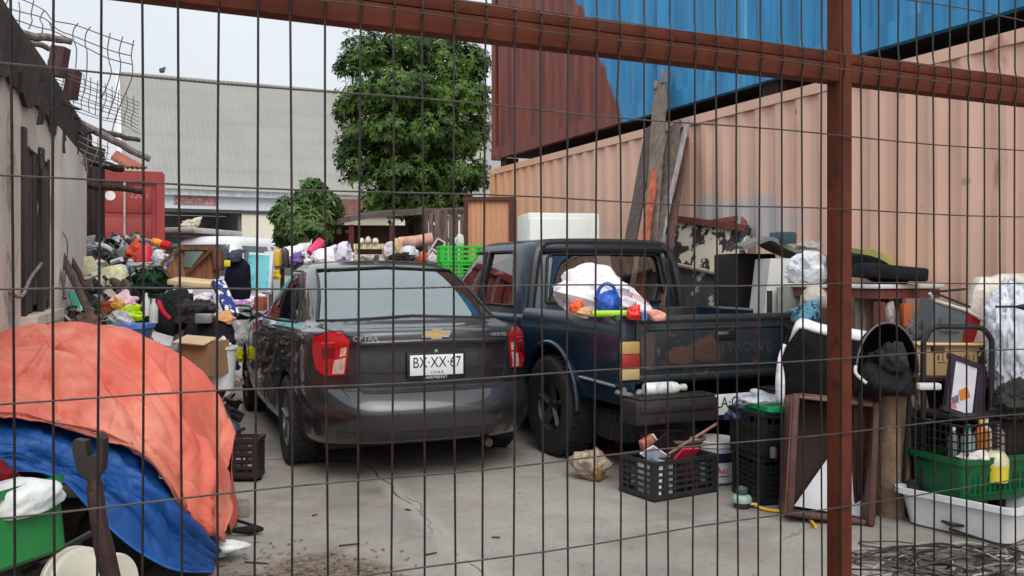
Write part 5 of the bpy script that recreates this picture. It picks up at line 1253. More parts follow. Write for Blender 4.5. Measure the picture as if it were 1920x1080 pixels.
# ================= right: boards, panel, pile of salvage along the container
def onwall(x, off): # distance of picture column x at the plane v = VC - off
    t = (x - 960) / F; v = VC - off; return v / (CS * t + SN)
BRD = [
 ((1216, 462, .74), (1238, 155, .04), .20, (118, 104, 94), 'tall grey forked weathered plank reaching highest against the containers'),
 ((1206, 470, .88), (1236, 236, .16), .095, (170, 92, 62), 'orange painted plank leaning among the grey ones against the containers'),
 ((1178, 470, .80), (1220, 235, .14), .18, (82, 70, 66), 'dark leftmost plank leaning behind the orange one'),
 ((1226, 470, .75), (1264, 232, .08), .17, (110, 98, 92), 'grey plank right of the orange one, shorter than the forked plank'),
 ((1236, 455, .7), (1288, 225, .08), .05, (150, 146, 148), 'thin pale lath, rightmost of the leaning planks'),
 ((1262, 400, .5), (1283, 260, .07), .10, (96, 66, 60), 'short red brown board behind the pale lath'),]
for i, ((xa, ya, oa), (xb, yb, ob), w_, c_, lb) in enumerate(BRD):
    a, b = W(xa, ya, onwall(xa, oa)), W(xb, yb, onwall(xb, ob)); d = (a - b); a = a + d * (a.z / -d.z - .002) if d.z < 0 else a
    mb = MB(); k = 14; A = []; sidev = Vector((0, 1, 0)); dn = d.normalized(); sidev = (sidev - dn * sidev.dot(dn)).normalized(); th_ = dn.cross(sidev).normalized() * .022
    rowsL = []
    for j in range(k + 1):
        p = a.lerp(b, j / k); q = w_ * (.5 + .05 * nv((j, i, 0), .9, 2)) * (1 - (.35 if i == 0 and j == k else 0)); sh_ = sidev * .012 * nv((j, i, 4), .5, 8)
        rowsL.append([p + sh_ - sidev * q, p + sh_ + sidev * q, p + sh_ + sidev * q + th_, p + sh_ - sidev * q + th_])
    mb.grid(rowsL, closed=True); n4 = len(mb.v); mb.f += [(0, 1, 2, 3), (n4 - 1, n4 - 2, n4 - 3, n4 - 4)]
    if i == 0:
        for e_ in (-1, 1):
            p = b + sidev * w_ * .3 * e_; mb.bar(p - (b - a).normalized() * .05, p + (b - a).normalized() * (.13 if e_ < 0 else .07), w_ * .28, .022)
    put(mb, 'leaning_plank', lb, 'plank', (0, 0, 0), mat('plank_%d' % i, S(*c_), .85, var=.35, scale=5, bump=.35, stretch=(5, 5, .5), c2=S(*[q * .55 for q in c_]), thr=.58, soft=.1, scale2=4), group='planks leaning on the containers')
# framed panel and white block above the pickup cab
fp = thing('room_divider', 'orange pink panel in a rusty brown frame standing beyond the pickup', 'panel', W(919, 468, 10.6), CAMYAW)
w_ = px(96, 10.6); h_ = px(92, 10.6); RF = mat('rusty_frame', S(86, 44, 34), .75, var=.25, bump=.2)
zt_ = h_
MB().box((-w_ / 2 + .02, 0, h_ / 2 - .4), (.05, .06, h_ + .8)).build('frame_post', RF, fp); MB().box((w_ / 2 - .035, 0, h_ / 2 - .4), (.09, .06, h_ + .8)).build('frame_post', RF, fp)
MB().box((-.01, 0, h_ + .02), (w_ + .02, .065, .045)).build('frame_head', RF, fp)
pr = [[(-w_ / 2 + .045 + (w_ - .125) * i / 24, .01 + .006 * math.sin(i * 2.1), z) for i in range(25)] for z in (-.75, h_)]
MB().grid(pr, thick=.008).build('sheet', mat('orange_pink_sheet', S(206, 148, 112), .7, var=.08, scale=2, bump=.1), fp)
wb = thing('white_freezer', 'white box shaped freezer standing on end behind the pickup cab', 'freezer', W(1046, 470, 9.0) * Vector((1, 1, 0)) if False else Vector((W(1046, 470, 9.0).x, W(1046, 470, 9.0).y, 0)), CAMYAW + rad(12))
zt_ = HC + 108 * 9.0 / F
WP = mat('yellowed_white', S(224, 226, 218), .5, var=.04, c2=S(214, 208, 176), thr=.62, soft=.1, scale2=2)
MB().box((0, .0, zt_ / 2), (px(137, 9), .5, zt_), bev=.03).build('cabinet', WP, wb)
MB().box((-.06, -.262, zt_ * .52), (px(110, 9), .02, zt_ * .90), bev=.008).build('door', WP, wb)
MB().box((.22, -.285, zt_ * .6), (.02, .03, .3), bev=.006).build('handle', plastic(190, 192, 188), wb)
# mottled panel
mpn = thing('peeling_panel', 'black panel with peeling cream paint leaning behind the pickup bed', 'panel', (0, 0, 0))
PEEL = mat('peeling_cream', S(44, 42, 42), .8, var=.3, scale=8, bump=.4, c2=S(206, 196, 178), thr=.47, soft=.03, scale2=5.5)
PEEL2 = mat('peeling_black', S(58, 56, 56), .8, var=.3, scale=6, bump=.3, c2=S(170, 164, 152), thr=.60, soft=.03, scale2=7)
q = [W(1247, 408, 8.9), W(1396, 432, 8.0), W(1380, 520, 7.9), W(1240, 490, 8.8)]
MB().grid([[q[3], q[2]], [q[0], q[1]]], thick=.05).build('upper_face', PEEL, mpn)
q2 = [q[3], q[2], W(1352, 640, 7.7), W(1222, 600, 8.6)]
q2b = [p + Vector((0, 0, -.012)) for p in q2[:2]]
MB().grid([[q2[3], q2[2]], [q2b[0], q2b[1]]], thick=.05).build('lower_face', PEEL2, mpn)
MB().tube([q[3] + Vector((-.03, -.03, 0)), q[2] + Vector((-.03, -.03, 0))], .02, 6).build('batten', wood(176, 166, 152), mpn)
MB().bar(q[1] + Vector((.0, -.03, .02)), W(1356, 640, 7.65), .07, .05).build('edge_strip', PEEL, mpn)
rfm = thing('rusty_frame', 'rusty angle iron frame resting on top of the peeling panel', 'frame', (0, 0, 0))
RI = mat('rust_iron', S(112, 62, 52), .75, var=.3, scale=10, bump=.3)
MB().bar(W(1240, 406, 8.95), W(1400, 428, 7.95), .06, .06).build('angle_iron', RI, rfm)
MB().bar(W(1318, 420, 8.4), W(1394, 408, 8.1), .05, .05).build('angle_iron', RI, rfm); MB().bar(W(1394, 404, 8.1), W(1396, 436, 8.0), .05, .05).build('angle_iron', RI, rfm)
# dark stack behind the tailgate
ZS = 6.9
tb_ = thing('steel_table', 'rusty steel table with a white top carrying salvage behind the tailgate', 'table', Vector((W(1590, 540, 6.35).x, W(1590, 540, 6.35).y, 0)), rad(2))
zt_ = HC - (535 - 510) * 6.35 / F
MB().box((0, -.05, zt_), (.62, 1.0, .03), bev=.008).build('table_top', plastic(222, 222, 218), tb_)
MB().box((0, -.05, zt_ - .05), (.58, .96, .06)).build('apron', RI, tb_)
for x in (-.26, .26):
    for y in (-.5, .4): MB().box((x, y, zt_ / 2 - .05), (.05, .05, zt_ - .1)).build('leg', RI, tb_)
MB().box((0, -.05, .55), (.54, .92, .03)).build('shelf', wood(110, 92, 80), tb_)
for i, (x0, x1, c_, lb) in enumerate([(1603, 1622, (150, 138, 124), 'pale board standing at the left under the steel table'), (1622, 1648, (134, 112, 98), 'tan board standing upright under the steel table'), (1648, 1662, (90, 62, 54), 'narrow dark red board under the steel table'), (1664, 1690, (126, 110, 98), 'brown grey board behind the clear bottle under the steel table')]):
    p = W((x0 + x1) / 2, 655, 6.0); put(MB().box((0, 0, px(55, 6.0)), (px(x1 - x0, 6.0), .03, px(112, 6.0))), 'stored_board', lb, 'board', p, wood(*c_), CAMYAW)
lump('clear_bottle', 'clear crumpled plastic bottle standing under the steel table', 'bottle', 1655, 562, 1682, 610, 5.8, mat('clear_film', S(190, 186, 180), .2, var=.25, scale=20, bump=.6, alpha=.75), 3, sub=3)
put(MB().box((0, 0, .075), (.055, .07, .15), bev=.006), 'orange_brick', 'orange brick on end at the right under the steel table', 'brick', W(1698, 612, 5.8), mat('brick_orange', S(196, 102, 62), .85, var=.25), CAMYAW)
lump('grey_cap_bag', 'grey slumped bag right of the black pram hood', 'bag', 1700, 588, 1750, 645, 5.3, cloth(112, 112, 114), 5)
# seat pads, sheets
def pad(name, label, cat, L_, Z, m, thick=.05, dep=.5, tilt=0):
    C_ = [W(x, y, Z) for x, y in L_]; rows = [smooth([c + Vector((SN, CS, 0)) * dep * k for c in C_], 6) for k in (0, .5, 1)]
    rows[1] = [p + Vector((0, 0, .02)) for p in rows[1]]
    return put(MB().grid(rows, thick=thick), name, label, cat, (0, 0, 0), m, ang=60)
pad('draped_sheet', 'grey stiff sheet sagging over the salvage behind the tailgate', 'sheet', [(1392, 462), (1420, 452), (1448, 444), (1480, 460), (1520, 476), (1560, 482), (1600, 478)], 6.75, mat('grey_sheet', S(112, 114, 108), .7, var=.2, bump=.2), .03, .55)
pad('black_seat_pad', 'black curved seat pad lying on the steel table top', 'cushion', [(1598, 480), (1625, 478), (1655, 488), (1680, 505), (1708, 520)], 6.0, cloth(26, 26, 28), .06, .5)
put(MB().box((0, 0, .045), (px(112, 6), .5, .09), rot=(0, .09, 0), bev=.02), 'black_seat_pad', 'flat black seat pad under the curved one on the steel table', 'cushion', W(1655, 523, 6.0), cloth(36, 36, 38), CAMYAW)
pad('yellow_foam', 'mossy yellow foam slab curving over the black seat pad', 'foam', [(1618, 468), (1650, 472), (1680, 492), (1708, 515)], 6.15, mat('yellow_foam', S(170, 168, 96), .95, var=.25, bump=.4, c2=S(206, 196, 160), thr=.56, soft=.1), .045, .45)
tlb = thing('blue_green_tray', 'dark blue green tray turned over on top of the grey sheet', 'tray', W(1468, 457, 6.8), CAMYAW + .5)
MB().box((0, 0, .045), (.13, .17, .09), bev=.012).build('shell', plastic(48, 82, 92), tlb)
lump('clear_film_ball', 'crumpled clear film on the grey sheet beside the tray', 'film', 1490, 446, 1548, 468, 6.9, MATS['clear_film'], 8, sub=3)
lump('white_quilt', 'bundled white quilt under the grey sheet', 'quilt', 1452, 470, 1560, 533, 6.55, cloth(214, 218, 222), 4, fine=.04)
put(MB().prism([(-.05, -.5), (.16, -.5), (.15, -.05), (.15, .0), (.30, .02), (.30, .08), (.02, .08)], -.2, .2, 'y'), 'white_chair', 'white moulded plastic chair side with a slot, behind the tailgate', 'chair', W(1425, 505, 6.7), plastic(206, 206, 202), CAMYAW)
put(MB().box((0, 0, .1), (.035, .02, .2)), 'black_strap', 'short black strap hanging on the white moulded chair side', 'strap', W(1443, 597, 6.38), plastic(26, 26, 26), CAMYAW)
put(MB().box((0, 0, .14), (.16, .03, .28)), 'grey_board', 'grey fibre board standing right of the white moulded chair side', 'board', W(1478, 610, 6.45), mat('grey_fibre', S(134, 134, 128), .85, var=.15, bump=.2), CAMYAW)
MBX = MB().box((0, 0, .75), (.38, .35, 1.5), bev=.02); put(MBX, 'gap_filler_box', 'near black filler box for the shade in the gap between peeling panel and white chair side', 'filler', Vector((W(1396, 560, 7.35).x, W(1396, 560, 7.35).y, 0)), mat('gap_shade_black', S(32, 26, 24), .8, var=.3), CAMYAW + .35)  # near-black box puts the shade of the gap into solid colour
lump('beige_basin', 'beige bent basin hanging right of the grey board', 'basin', 1500, 535, 1560, 580, 6.2, plastic(190, 180, 168), 6, sub=3, amp=.06)
lump('teal_towel', 'teal and navy towel below the beige basin', 'towel', 1482, 562, 1545, 612, 6.0, mat('teal_towel_m', S(88, 138, 156), .95, var=.2, bump=.3, c2=S(22, 40, 66), thr=.52, soft=.02, scale2=7), 3)
# black boxy bag with white rim in front of the tailgate
bgx = thing('black_hamper', 'black fabric hamper with a torn white lining rim by the tailgate', 'hamper', W(1545, 752, 5.05), CAMYAW + rad(-14))
hh_ = px(140, 5.05); ww = px(150, 5.05)
MB().grid([[(-ww * .50, 0, 0), (-ww * .1, -.10, 0), (ww * .5, -.06, 0), (ww * .5, .3, 0), (-ww * .5, .3, 0)], [(-ww * .52, 0, hh_ * .55), (-ww * .1, -.12, hh_ * .6), (ww * .5, -.07, hh_ * .5), (ww * .5, .3, hh_ * .5), (-ww * .5, .3, hh_ * .55)], [(-ww * .46, .02, hh_ * .72), (-ww * .30, -.07, hh_ * .98), (ww * .5, -.05, hh_ * .82), (ww * .5, .28, hh_ * .8), (-ww * .4, .3, hh_ * .85)]], closed=True).build('shell', cloth(24, 24, 26), bgx)
MB().grid([smooth([(-ww * .44, .03, hh_ * .72), (-ww * .32, -.06, hh_ * .99), (0, -.085, hh_ * .93), (ww * .5, -.055, hh_ * .82)]), smooth([(-ww * .40, .06, hh_ * .80), (-ww * .30, .0, hh_ * 1.10), (0, -.02, hh_ * 1.03), (ww * .5, 0, hh_ * .95)])], thick=.02).build('white_lining', cloth(226, 226, 230), bgx, ang=180)
MB().grid([smooth([(-ww * .56, .0, -.01), (-ww * .57, -.01, hh_ * .3), (-ww * .53, .0, hh_ * .56), (-ww * .46, .02, hh_ * .74)]), smooth([(-ww * .47, -.03, -.02), (-ww * .47, -.03, hh_ * .3), (-ww * .50, -.015, hh_ * .56), (-ww * .445, .0, hh_ * .74)])], thick=.015).build('white_piping', MATS['cloth_226_226_230'], bgx, ang=180)
# pram with hood
pm = thing('black_pram', 'black pram with its hood folded open right of the gate post', 'pram', W(1660, 742, 4.75), CAMYAW)
rw_ = px(58, 4.75); hz = px(60, 4.75)
rws_ = []
for i in range(9):
    a = i / 8 * rad(105); row = []
    for j in range(17):
        b = rad(180 * j / 16); row.append((rw_ * math.cos(b) * (1 - .1 * i / 8), -.02 + .22 * math.sin(a) * .6 * math.sin(b) + .06 * i / 8, hz * .72 + hz * 1.55 * math.sin(b) * math.cos(a * .55) * (1 - .04 * i)))
    rws_.append(row)
MB().grid(rws_, thick=.008).build('hood', cloth(16, 16, 18), pm, ang=60)
MB().tube([(p[0] * 1.01, p[1] - .01, p[2] + .004) for p in rws_[0]], .006, 6).build('hood_rim', metal(120, 118, 116), pm)
MB().tube(smooth([(-rw_ * 1.03, -.03, hz * .95), (-rw_ * 1.06, -.05, hz * .72), (-rw_ * .8, -.08, hz * .45)]), .009, 7).build('white_piping', plastic(206, 200, 196), pm)
crumple((rw_ * 2, .34, hz * 1.35), 8, amp=.12).build('seat', cloth(34, 34, 37), pm, ang=180)
crumple((rw_ * 1.0, .2, hz * 1.0), 4, amp=.12).build('backrest', cloth(52, 52, 55), pm, loc=(.02, -.04, hz * .75), ang=180)
MB().box((rw_ * 1.0, -.14, hz * .40), (.12, .05, .035), bev=.01).build('handle_grip', plastic(196, 198, 198), pm)
MB().tube([(-rw_ * .8, 0, .05), (-rw_ * .7, .05, -.55)], .012, 6).build('leg', metal(60, 60, 62), pm); MB().tube([(rw_ * .8, 0, .05), (rw_ * .7, .05, -.55)], .012, 6).build('leg', metal(60, 60, 62), pm)
# tan and brown boards below the pram
for x0, x1, y0, y1, Z, c_, lb in [(1640, 1705, 702, 905, 4.9, (134, 112, 90), 'tan rolled carpet standing on end below the pram'), (1598, 1640, 740, 905, 4.85, (74, 44, 38), 'dark red brown board standing behind the suitcase'), (1690, 1722, 690, 860, 5.0, (84, 64, 56), 'brown post standing right of the rolled carpet')]:
    hgt = px(y1 - y0, Z); p = G((x0 + x1) / 2, 510 + HC * F / Z)
    zz = HC - (y0 - 510) * Z / F
    mb = MB()
    if 'carpet' in lb: mb.lathe([(0, 0), (px(x1 - x0, Z) / 2, 0), (px(x1 - x0, Z) / 2 * 1.04, zz * .5), (px(x1 - x0, Z) / 2 * .9, zz), (0, zz)], 20)
    else: mb.box((0, 0, zz / 2), (px(x1 - x0, Z), .05, zz), bev=.006)
    put(mb, 'rolled_carpet' if 'carpet' in lb else 'upright_board', lb, 'carpet' if 'carpet' in lb else 'board', p, cloth(*c_) if 'carpet' in lb else wood(*c_), CAMYAW)
# open suitcase standing on its side
cs_ = thing('open_suitcase', 'old brown leather suitcase shell standing open on its end at the gate post', 'suitcase', G(1557, 980) + Vector((.02, .06, 0)), (rad(-10), rad(5), CAMYAW + rad(-8)))
LE = mat('brown_leather', S(78, 48, 40), .55, var=.3, scale=8, bump=.3, c2=S(136, 96, 84), thr=.62, soft=.1)
sw_, sh_ = .42, .66
MB().box((-sw_ / 2, .0, sh_ / 2), (.04, .27, sh_), bev=.018).build('side', LE, cs_); MB().box((sw_ / 2, .0, sh_ / 2), (.04, .27, sh_), bev=.018).build('side', LE, cs_)
MB().box((0, 0, sh_ - .01), (sw_ - .03, .22, .03), bev=.01).build('side', LE, cs_); MB().box((0, 0, .016), (sw_ - .03, .22, .03), bev=.01).build('side', LE, cs_)
MB().box((0, .105, sh_ / 2), (sw_ - .03, .015, sh_ - .04)).build('back', mat('dark_lining', S(48, 32, 30), .8), cs_)
MB().tube([(-sw_ / 2 - .012, -.11, .02), (-sw_ / 2 - .012, -.11, sh_ - .02), (sw_ / 2 + .012, -.11, sh_ - .02)], .014, 7).build('edge_binding', mat('pale_leather', S(118, 84, 72), .6, var=.3), cs_)
for zz in (.04, sh_ - .05): MB().box((-sw_ / 2, -.02, zz), (.045, .2, .07), bev=.012).build('corner_guard', mat('red_leather', S(118, 70, 60), .5, var=.25, bump=.2), cs_)
wc = thing('white_canvas', 'white picture board with grey marks standing inside the open suitcase', 'picture', cs_.location.copy(), cs_.rotation_euler.copy())
MB().prism([(-.16, .05), (.19, .035), (.19, .56), (.12, .52)], .03, .042, 'y').build('board', plastic(214, 214, 220), wc)
# crates
CB = mat('black_crate', S(40, 41, 44), .45, var=.15, bump=.08, scale=8)
near = G(1226, 943)
def crate_at(px_, py_, Lx, Ly, yaw, z=0):
    p = G(px_, py_); c, s = math.cos(yaw), math.sin(yaw); return Vector((p.x + (c * 0 - s * Ly / 2), p.y + (s * 0 + c * Ly / 2), z))
cy = CAMYAW + rad(31)
cX, cY = Vector((math.cos(cy), math.sin(cy), 0)), Vector((-math.sin(cy), math.cos(cy), 0))
cc = near + cX * .25 + cY * .165
put(crate_mb(.50, .33, .235, 4, 6), 'black_crate', 'black slatted crate of books and red paper alone on the concrete', 'crate', cc, CB, cy)
def inc(dx, dy, z): return cc + cX * dx + cY * dy + Vector((0, 0, z))
for i, (dx, dy, sz, rot, c_, nm, lb, ct_) in enumerate([
    (-.20, -.06, (.03, .20, .20), (0, .1, 0), (206, 208, 210), 'white_book', 'white book nearest the left end inside the lone black crate', 'book'),
    (-.16, -.05, (.03, .20, .19), (0, .05, 0), (60, 120, 170), 'blue_book', 'blue spined book second in the row inside the lone black crate', 'book'),
    (-.11, -.05, (.035, .20, .20), (0, .02, 0), (176, 178, 180), 'grey_book', 'grey book third in the row inside the lone black crate', 'book'),
    (-.05, -.04, (.05, .20, .205), (0, -.1, 0), (36, 36, 40), 'black_folder', 'black folder in the middle of the lone black crate', 'folder')]):
    put(MB().box((0, 0, sz[2] / 2), sz, rot=rot), nm, lb, ct_, inc(dx, dy, .014), plastic(*c_), cy)
put(MB().box((0, 0, 0), (.16, .012, .12), rot=(.7, .1, .15)), 'red_folder', 'bright red card folder sticking out of the lone black crate', 'folder', inc(.055, -.10, .235), plastic(222, 48, 72), cy)
put(crumple((.2, .13, .18), 5, amp=.1), 'maroon_cloth', 'dark maroon cloth inside the lone black crate under the red folder', 'cloth', inc(.07, -.06, .014), cloth(84, 26, 30), cy, ang=180)
put(MB().box((0, 0, 0), (.18, .012, .10), rot=(.9, .5, .2)), 'white_card', 'white card tilted across the books in the lone black crate', 'card', inc(-.12, -.02, .24), plastic(216, 216, 220), cy)
put(MB().box((0, 0, 0), (.13, .012, .16), rot=(.5, .75, .1)), 'black_tablet', 'black flat slab with a pale edge leaning in the lone black crate', 'slab', inc(-.03, .02, .27), plastic(30, 30, 33), cy)
put(MB().bar((0, 0, 0), (.12, 0, -.15), .018, .012), 'wooden_lath', 'pale wooden slat crossing the lone black crate', 'slat', inc(-.08, .05, .35), wood(206, 190, 170), cy)
put(MB().box((0, 0, 0), (.11, .05, .07), rot=(.1, -.4, 0), bev=.01), 'clay_brick', 'salmon clay piece resting at the back of the lone black crate', 'brick', inc(-.05, .13, .285), mat('clay', S(190, 118, 92), .8, var=.2), cy)
st_ = MB().tube([W(1190 + 62, 852, 5.35), W(1300, 822, 5.25), W(1345, 794, 5.15)], .008, 6); put(st_, 'broom_stick', 'thin pale stick slanting up out of the lone black crate', 'stick', (0, 0, 0), wood(170, 130, 116))
# bucket
bu = thing('paint_bucket', 'white paint bucket with a navy band behind the lone black crate', 'bucket', G(1338, 902) + Vector((0, 0, 0)), CAMYAW)
MB().lathe([(0, 0), (.125, 0), (.130, .01), (.138, .235), (.148, .24), (.148, .262), (.14, .262), (.132, .015), (0, .012)], 32).build('shell', plastic(206, 206, 208), bu)
MB().lathe([(.1385, .145), (.1415, .205), (.1385, .2055)], 32).build('navy_band', plastic(34, 34, 66), bu)
MB().lathe([(.1285, .002), (.1325, .022), (.129, .0225)], 32).build('dark_base', plastic(40, 38, 60), bu)
MB().lathe([(0, .264), (.15, .264), (.153, .275), (.14, .28), (.12, .27), (0, .268)], 32).build('lid', plastic(196, 192, 188), bu)
text('Acr', .058, plastic(200, 40, 52), bu, (.026, -.138, .098), (PI / 2, 0, .2), 'bucket_lettering', .0015, 1.0)
MB().box((.035, -.139, .062), (.07, .002, .006), rot=(0, 0, .22)).build('underline', plastic(40, 40, 60), bu)
bt = thing('dark_basket', 'round dark basket under the pickup bumper behind the lone black crate', 'basket', G(1262, 902) + Vector((0, 0, 0)), 0)
MB().lathe([(0, 0), (.16, 0), (.19, .26), (.20, .29), (.18, .29), (.15, .02), (0, .02)], 28).build('shell', mat('dark_wicker', S(66, 58, 56), .85, var=.35, scale=14, bump=.5), bt)
MB().tube([(.198 * math.cos(2 * PI * i / 24), .198 * math.sin(2 * PI * i / 24), .285) for i in range(24)], .012, 6, closed=True).build('rim', wood(96, 84, 78), bt)
# clear bag with brown stuff by the pickup wheel
def ground_lump(name, label, cat, x0, x1, y0, y1, m, seed, **k):
    Z = HC * F / (y1 - 8 - 510); w_ = px(x1 - x0, Z); return put(crumple((w_, w_ * .8, px(y1 - y0, Z)), seed, **k), name, label, cat, G((x0 + x1) / 2, y1 - 8) , m, CAMYAW, ang=180)
ground_lump('clear_sack', 'clear plastic sack of brown scraps on the ground by the pickup wheel', 'sack', 1064, 1150, 846, 906, mat('scrap_film', S(168, 152, 132), .3, var=.3, scale=9, bump=.5, c2=S(142, 98, 58), thr=.5, soft=.1, scale2=6, c3=S(206, 204, 198), thr3=.6, scale3=9, coat=.4), 14, fine=.12, amp=.2)
# crate stack right
cy2 = CAMYAW + rad(13); n2 = G(1424, 949); cX2, cY2 = Vector((math.cos(cy2), math.sin(cy2), 0)), Vector((-math.sin(cy2), math.cos(cy2), 0))
c2_ = n2 + cX2 * .145 + cY2 * .17
CB2 = mat('black_crate_dull', S(30, 31, 33), .5, var=.15, bump=.08, scale=8)
put(crate_mb(.29, .34, .275, 6, 4, solid_lower=.22), 'black_crate', 'black ribbed crate, lower of the stack beside the open suitcase', 'crate', c2_, CB2, cy2)
put(crate_mb(.30, .36, .255, 2, 4, solid_lower=.17), 'black_crate', 'black crate with upright slots, upper of the stack beside the open suitcase', 'crate', c2_ + Vector((0, 0, .277)), CB2, cy2 + .05)
put(tub_mb(.27, .30, .075, .1, rim=.012, r=.03), 'green_tray', 'bright green plastic tray set on the stacked black crates', 'tray', c2_ + cX2 * .03 + cY2 * -.04 + Vector((0, 0, .50)), plastic(18, 150, 98), cy2 + .05)
put(crumple((.34, .24, .11), 6, amp=.16, fine=.1), 'grey_plastic_bag', 'pale grey plastic bag folded on top of the bright green tray', 'bag', W(1437, 762, 5.3), mat('grey_film', S(190, 194, 202), .4, var=.15, bump=.4, scale=8), CAMYAW - .1, ang=180)
put(crumple((.22, .2, .13), 8, amp=.16, fine=.1), 'blue_film_bag', 'dark blue crumpled film bag left of the bright green tray', 'bag', W(1392, 790, 5.4), mat('blue_film', S(64, 84, 122), .35, var=.4, bump=.4, scale=9, c2=S(150, 166, 184), thr=.62, soft=.05, scale2=9), CAMYAW, ang=180)
put(MB().box((0, 0, .02), (.06, .05, .03), rot=(.2, .3, .3), bev=.006), 'yellow_carton', 'small yellow carton on the right end of the bright green tray', 'carton', W(1478, 773, 5.15), plastic(220, 190, 110), CAMYAW)
put(MB().lathe([(0, 0), (.02, 0), (.02, .05), (.015, .06), (0, .06)], 12), 'grey_plug', 'small grey plug lying on the front rim of the lower stacked crate', 'plug', W(1450, 858, 5.03), plastic(90, 90, 90), CAMYAW)
# gas regulator and yellow hose
gv = thing('gas_regulator', 'pale green gas regulator standing on the concrete before the stacked crates', 'regulator', G(1391, 952), CAMYAW)
MB().lathe([(0, 0), (.042, 0), (.048, .012), (.046, .03)], 24).build('base', plastic(48, 44, 44), gv)
MB().lathe([(.046, .030), (.056, .036), (.058, .052), (.05, .068), (.036, .076), (.03, .078)], 24).build('dome', plastic(150, 176, 164), gv)
MB().lathe([(.0305, .074), (.034, .084), (.033, .112), (.026, .118), (.022, .112), (0, .112)], 20).build('knob', plastic(70, 84, 80), gv)
MB().tube([(.04, -.01, .025), (.085, -.015, .022)], .012, 8).build('outlet', metal(180, 150, 100), gv)
hs_ = [G(1408, 950) + Vector((0, 0, .02)), G(1432, 958) + Vector((0, 0, .012)), G(1460, 962) + Vector((0, 0, .011)), G(1490, 964) + Vector((0, 0, .011)), G(1512, 972) + Vector((0, 0, .011)), G(1524, 985) + Vector((0, 0, .011)), G(1530, 992) + Vector((0, 0, .011))]
put(MB().tube(smooth(hs_), .009, 8), 'yellow_hose', 'yellow gas hose curling over the concrete from the green regulator', 'hose', (0, 0, 0), plastic(222, 178, 40))
# bleach bottle on the bumper
bo = thing('white_bottle', 'white plastic bottle lying on the pickup bumper', 'bottle', W(1247, 741, 5.68), (0, rad(90), CAMYAW + rad(20)))
MB().lathe([(0, -.15), (.035, -.15), (.042, -.14), (.042, .05), (.035, .085), (.018, .105), (.018, .115), (0, .115)], 20, Matrix.Translation((-.045, 0, 0))).build('shell', plastic(216, 220, 218, .3), bo)
MB().lathe([(.023, .112), (.023, .15), (.018, .155), (0, .155)], 14, Matrix.Translation((-.045, 0, 0))).build('cap', plastic(196, 190, 174), bo)
lb_ = MB(); lb_.lathe([(.0428, -.09), (.0428, .03)], 20, Matrix.Translation((-.045, 0, 0))); lb_.build('label', mat('grid_label', S(196, 200, 200), .6, var=.2, scale=40), bo)
put(MB().lathe([(0, 0), (.03, 0), (.035, .02), (.02, .04), (0, .045)], 16), 'grey_cup', 'small grey cup on the bumper beside the white bottle', 'cup', W(1200, 742, 5.72), plastic(176, 182, 180), 0)
# load in the pickup bed
bag = put(crumple((.95, .5, .40), 22, amp=.15, fine=.03, flat=.4), 'white_sack', 'big white printed sack slumped in the pickup bed', 'sack', Vector((PX - .17, PY + .95, .90)), mat('white_sack_m', S(226, 220, 226), .6, var=.06, bump=.3, c2=S(206, 160, 186), thr=.60, soft=.06, scale2=4.2, c3=S(150, 138, 146), thr3=.66, scale3=8), .08, ang=24)
bag.location = W(1122, 604, 6.2); bag.rotation_euler = (0, .22, CAMYAW); bag.scale = (.80, 1, 1)
for v_ in bag.data.vertices:
    k_ = (v_.co.x + .5); v_.co.z *= 1.12 - .62 * max(0, k_ - .30)
text('MISSION', .05, plastic(210, 90, 110), bag, (.28, -.20, .22), (PI / 2 - .3, .2, .35), 'faint_lettering', .001)
def bedthing(mb, nm, lb, ct_, x, y, Z, c_, rz=CAMYAW, ang=35): return put(mb, nm, lb, ct_, W(x, y, Z), plastic(*c_) if isinstance(c_, tuple) else c_, rz, ang=ang)
bj = MB(); cj = crumple((.19, .16, .145), 3, amp=.08); bj.add(cj.v, cj.f)
bedthing(bj, 'blue_plastic_jug', 'royal blue plastic jug with a loop handle on the white sack', 'jug', 1140, 584, 5.85, (28, 82, 178), ang=180)
MB().tube(smooth([(-.07, 0, .10), (-.055, 0, .155), (-.01, 0, .185), (.035, 0, .165), (.05, 0, .12)]), .012, 8).build('handle', plastic(28, 82, 178), bpy.data.objects['blue_plastic_jug'])
bedthing(MB().tube([(-.13, 0, .02), (.13, 0, .022)], .022, 10), 'lime_tube', 'lime green plastic tube along the top of the bed side', 'tube', 1148, 594, 5.75, (172, 210, 40))
bedthing(crumple((.11, .1, .10), 5, amp=.14), 'red_plastic_toy', 'bright red lumpy plastic piece at the bed corner', 'toy', 1190, 600, 5.6, (220, 44, 30), ang=180)
bedthing(crumple((.10, .1, .09), 7, amp=.14), 'orange_plastic_piece', 'orange plastic piece left of the royal blue jug', 'toy', 1080, 586, 6.0, (232, 92, 44), ang=180)
bedthing(crumple((.14, .1, .07), 9, amp=.14), 'tan_shoe', 'tan shoe lying between the orange piece and the lime tube', 'shoe', 1097, 594, 5.9, cloth(206, 166, 124), ang=180)
bedthing(MB().lathe([(0, 0), (.018, 0), (.018, .05), (.01, .06), (0, .06)], 12), 'blue_bottle', 'tiny light blue bottle right of the red plastic piece', 'bottle', 1208, 601, 5.55, (70, 140, 206))
bedthing(crumple((.14, .1, .075), 11, amp=.1), 'salmon_cloth', 'salmon cloth scrap beside the tiny blue bottle', 'cloth', 1228, 602, 5.6, cloth(214, 150, 130), ang=180)
bedthing(MB().lathe([(0, 0), (.05, 0), (.062, .03), (.04, .062), (0, .07)], 16), 'yellow_ball', 'yellow ball showing just over the tailgate', 'ball', 1316, 614, 6.12, (226, 186, 40))
